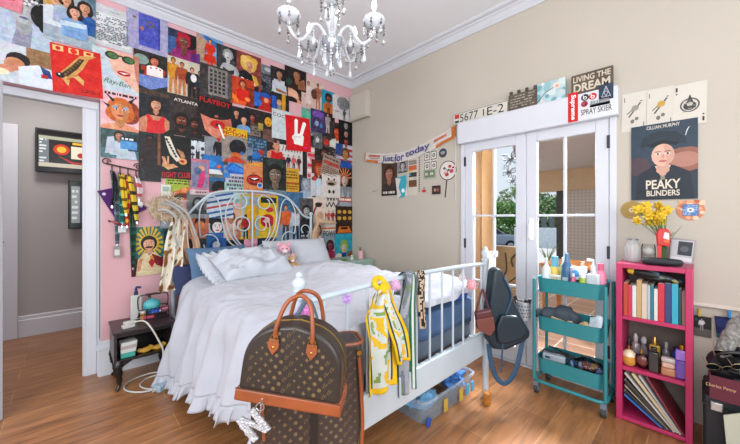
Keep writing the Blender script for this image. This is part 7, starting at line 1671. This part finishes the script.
# ------------------------------------------------------------------ chandelier
HC = Vector((1.149, 1.544, 0)); chn = thing('chandelier', 'white glass chandelier with five arms and crystal drops', 'chandelier', (HC.x, HC.y, CZ))
glw = M('white_glass', 'ccd1d8', .12, var=.05, spec=.8); silv = M('silver_metal', 'b4b6ba', .2, .9, var=.05)
crys = mat_glass('crystal', 'f4f8fa', .55, .8, .04); crw = M('crystal_core', 'c9d0d8', .1, var=.05, spec=.9)
z0 = 2.235-CZ
MB().lathe([(.0001, -.03), (.03, -.03), (.055, -.012), (.06, -.001)], n=24).build('canopy', silv, chn)
MB().cyl((0, 0, -.03), (0, 0, -.3), .008).build('stem', silv, chn)
MB().lathe([(.012, z0+.62), (.03, z0+.60), (.02, z0+.56), (.04, z0+.50), (.045, z0+.45), (.02, z0+.40), (.016, z0+.36), (.034, z0+.32), (.05, z0+.25), (.046, z0+.2), (.022, z0+.15), (.02, z0+.1)], n=24, rib=.05, nrib=10).build('column', glw, chn)
MB().lathe([(.0001, z0), (.012, z0+.004), (.018, z0+.02), (.045, z0+.04), (.062, z0+.07), (.06, z0+.095), (.03, z0+.11), (.018, z0+.115)], n=28, rib=.03, nrib=14).build('bowl', M('silvery_glass', 'aeb4bc', .15, .5, var=.08), chn)
MB().lathe([(.02, z0+.44), (.06, z0+.46), (.075, z0+.48), (.07, z0+.485), (.02, z0+.46)], n=28, rib=.06, nrib=14).build('crown_dish', glw, chn)
fa = math.atan2(.808, .6013); RA = .26; zc = 2.40-CZ
bulb = M('bulb_glow', 'fff2dc', .3, var=.0, emit=4)
def drop(x, y, z, n, parent=chn, big=.0135):
    b = MB(); zz = z
    for i in range(n):
        b.ball((x, y, zz), .0072, 8, 5); zz -= .019
    b.lathe([(.0001, zz+.014), (.003, zz+.01), (big*.75, zz-.018), (big, zz-.03), (big*.6, zz-.042), (.0001, zz-.046)], (x, y, 0), 8)
    b.build('crystal_drop', crw if n % 2 else crys, parent)
for k, dg in enumerate((36, -36, 108, -108, 180)):
    a_ = fa+math.radians(dg); d = Vector((math.cos(a_), math.sin(a_), 0)); e = Vector((-d.y, d.x, 0))
    P_ = lambda r_, z: d*r_+Vector((0, 0, z))
    ar = MB().tube(smooth_path([P_(.03, z0+.09), P_(.07, z0+.15), P_(.115, z0+.155), P_(.15, z0+.09), P_(.19, z0+.05), P_(.235, z0+.07), P_(RA, zc-.05), P_(RA, zc-.03)], 6), .0105, 10).build('arm', glw, chn)
    c_ = P_(RA, 0)
    MB().lathe([(.012, zc-.035), (.03, zc-.03), (.056, zc-.012), (.065, zc+.008), (.06, zc+.026), (.045, zc+.03), (.02, zc+.012), (.014, zc+.01)], c_, 36, rib=.035, nrib=18).build('cup', glw, ar)
    MB().lathe([(.016, zc-.045), (.018, zc-.036), (.012, zc-.03)], c_, 14).build('cup_base', silv, ar)
    MB().cyl(c_+Vector((0, 0, zc+.01)), c_+Vector((0, 0, zc+.075)), .0125).build('candle', silv if k == 2 else glw, ar)
    if k != 2: MB().lathe([(.008, zc+.075), (.016, zc+.095), (.015, zc+.115), (.006, zc+.14), (.0001, zc+.152)], c_, 14).build('bulb', bulb, ar)
    else: MB().lathe([(.008, zc+.075), (.016, zc+.095), (.015, zc+.115), (.006, zc+.14), (.0001, zc+.152)], c_, 14).build('bulb', crw, ar)
    for j in range(6):
        q_ = a_+j*PI/3+.4; drop(c_.x+.058*math.cos(q_), c_.y+.058*math.sin(q_), zc-.005, 2 if j % 2 else 4)
    for r_, zz in ((.115, z0+.14), (.2, z0+.04)): drop(d.x*r_, d.y*r_, zz, 3)
    if k != 2:
        ld = bpy.data.lights.new('bulb_light', 'POINT'); ld.energy = .7; ld.color = (1, .9, .75); ld.shadow_soft_size = .02
        lo = bpy.data.objects.new('bulb_light', ld); COL.objects.link(lo); lo.location = HC+Vector((c_.x, c_.y, CZ+zc+.19))
for j in range(8):
    q_ = j*PI/4; drop(.05*math.cos(q_), .05*math.sin(q_), z0+.06, 3+(j % 3)*2)
for j in range(8):
    q_ = j*PI/4+.2; drop(.068*math.cos(q_), .068*math.sin(q_), z0+.46, 2)
drop(0, 0, z0-.01, 4, big=.018)
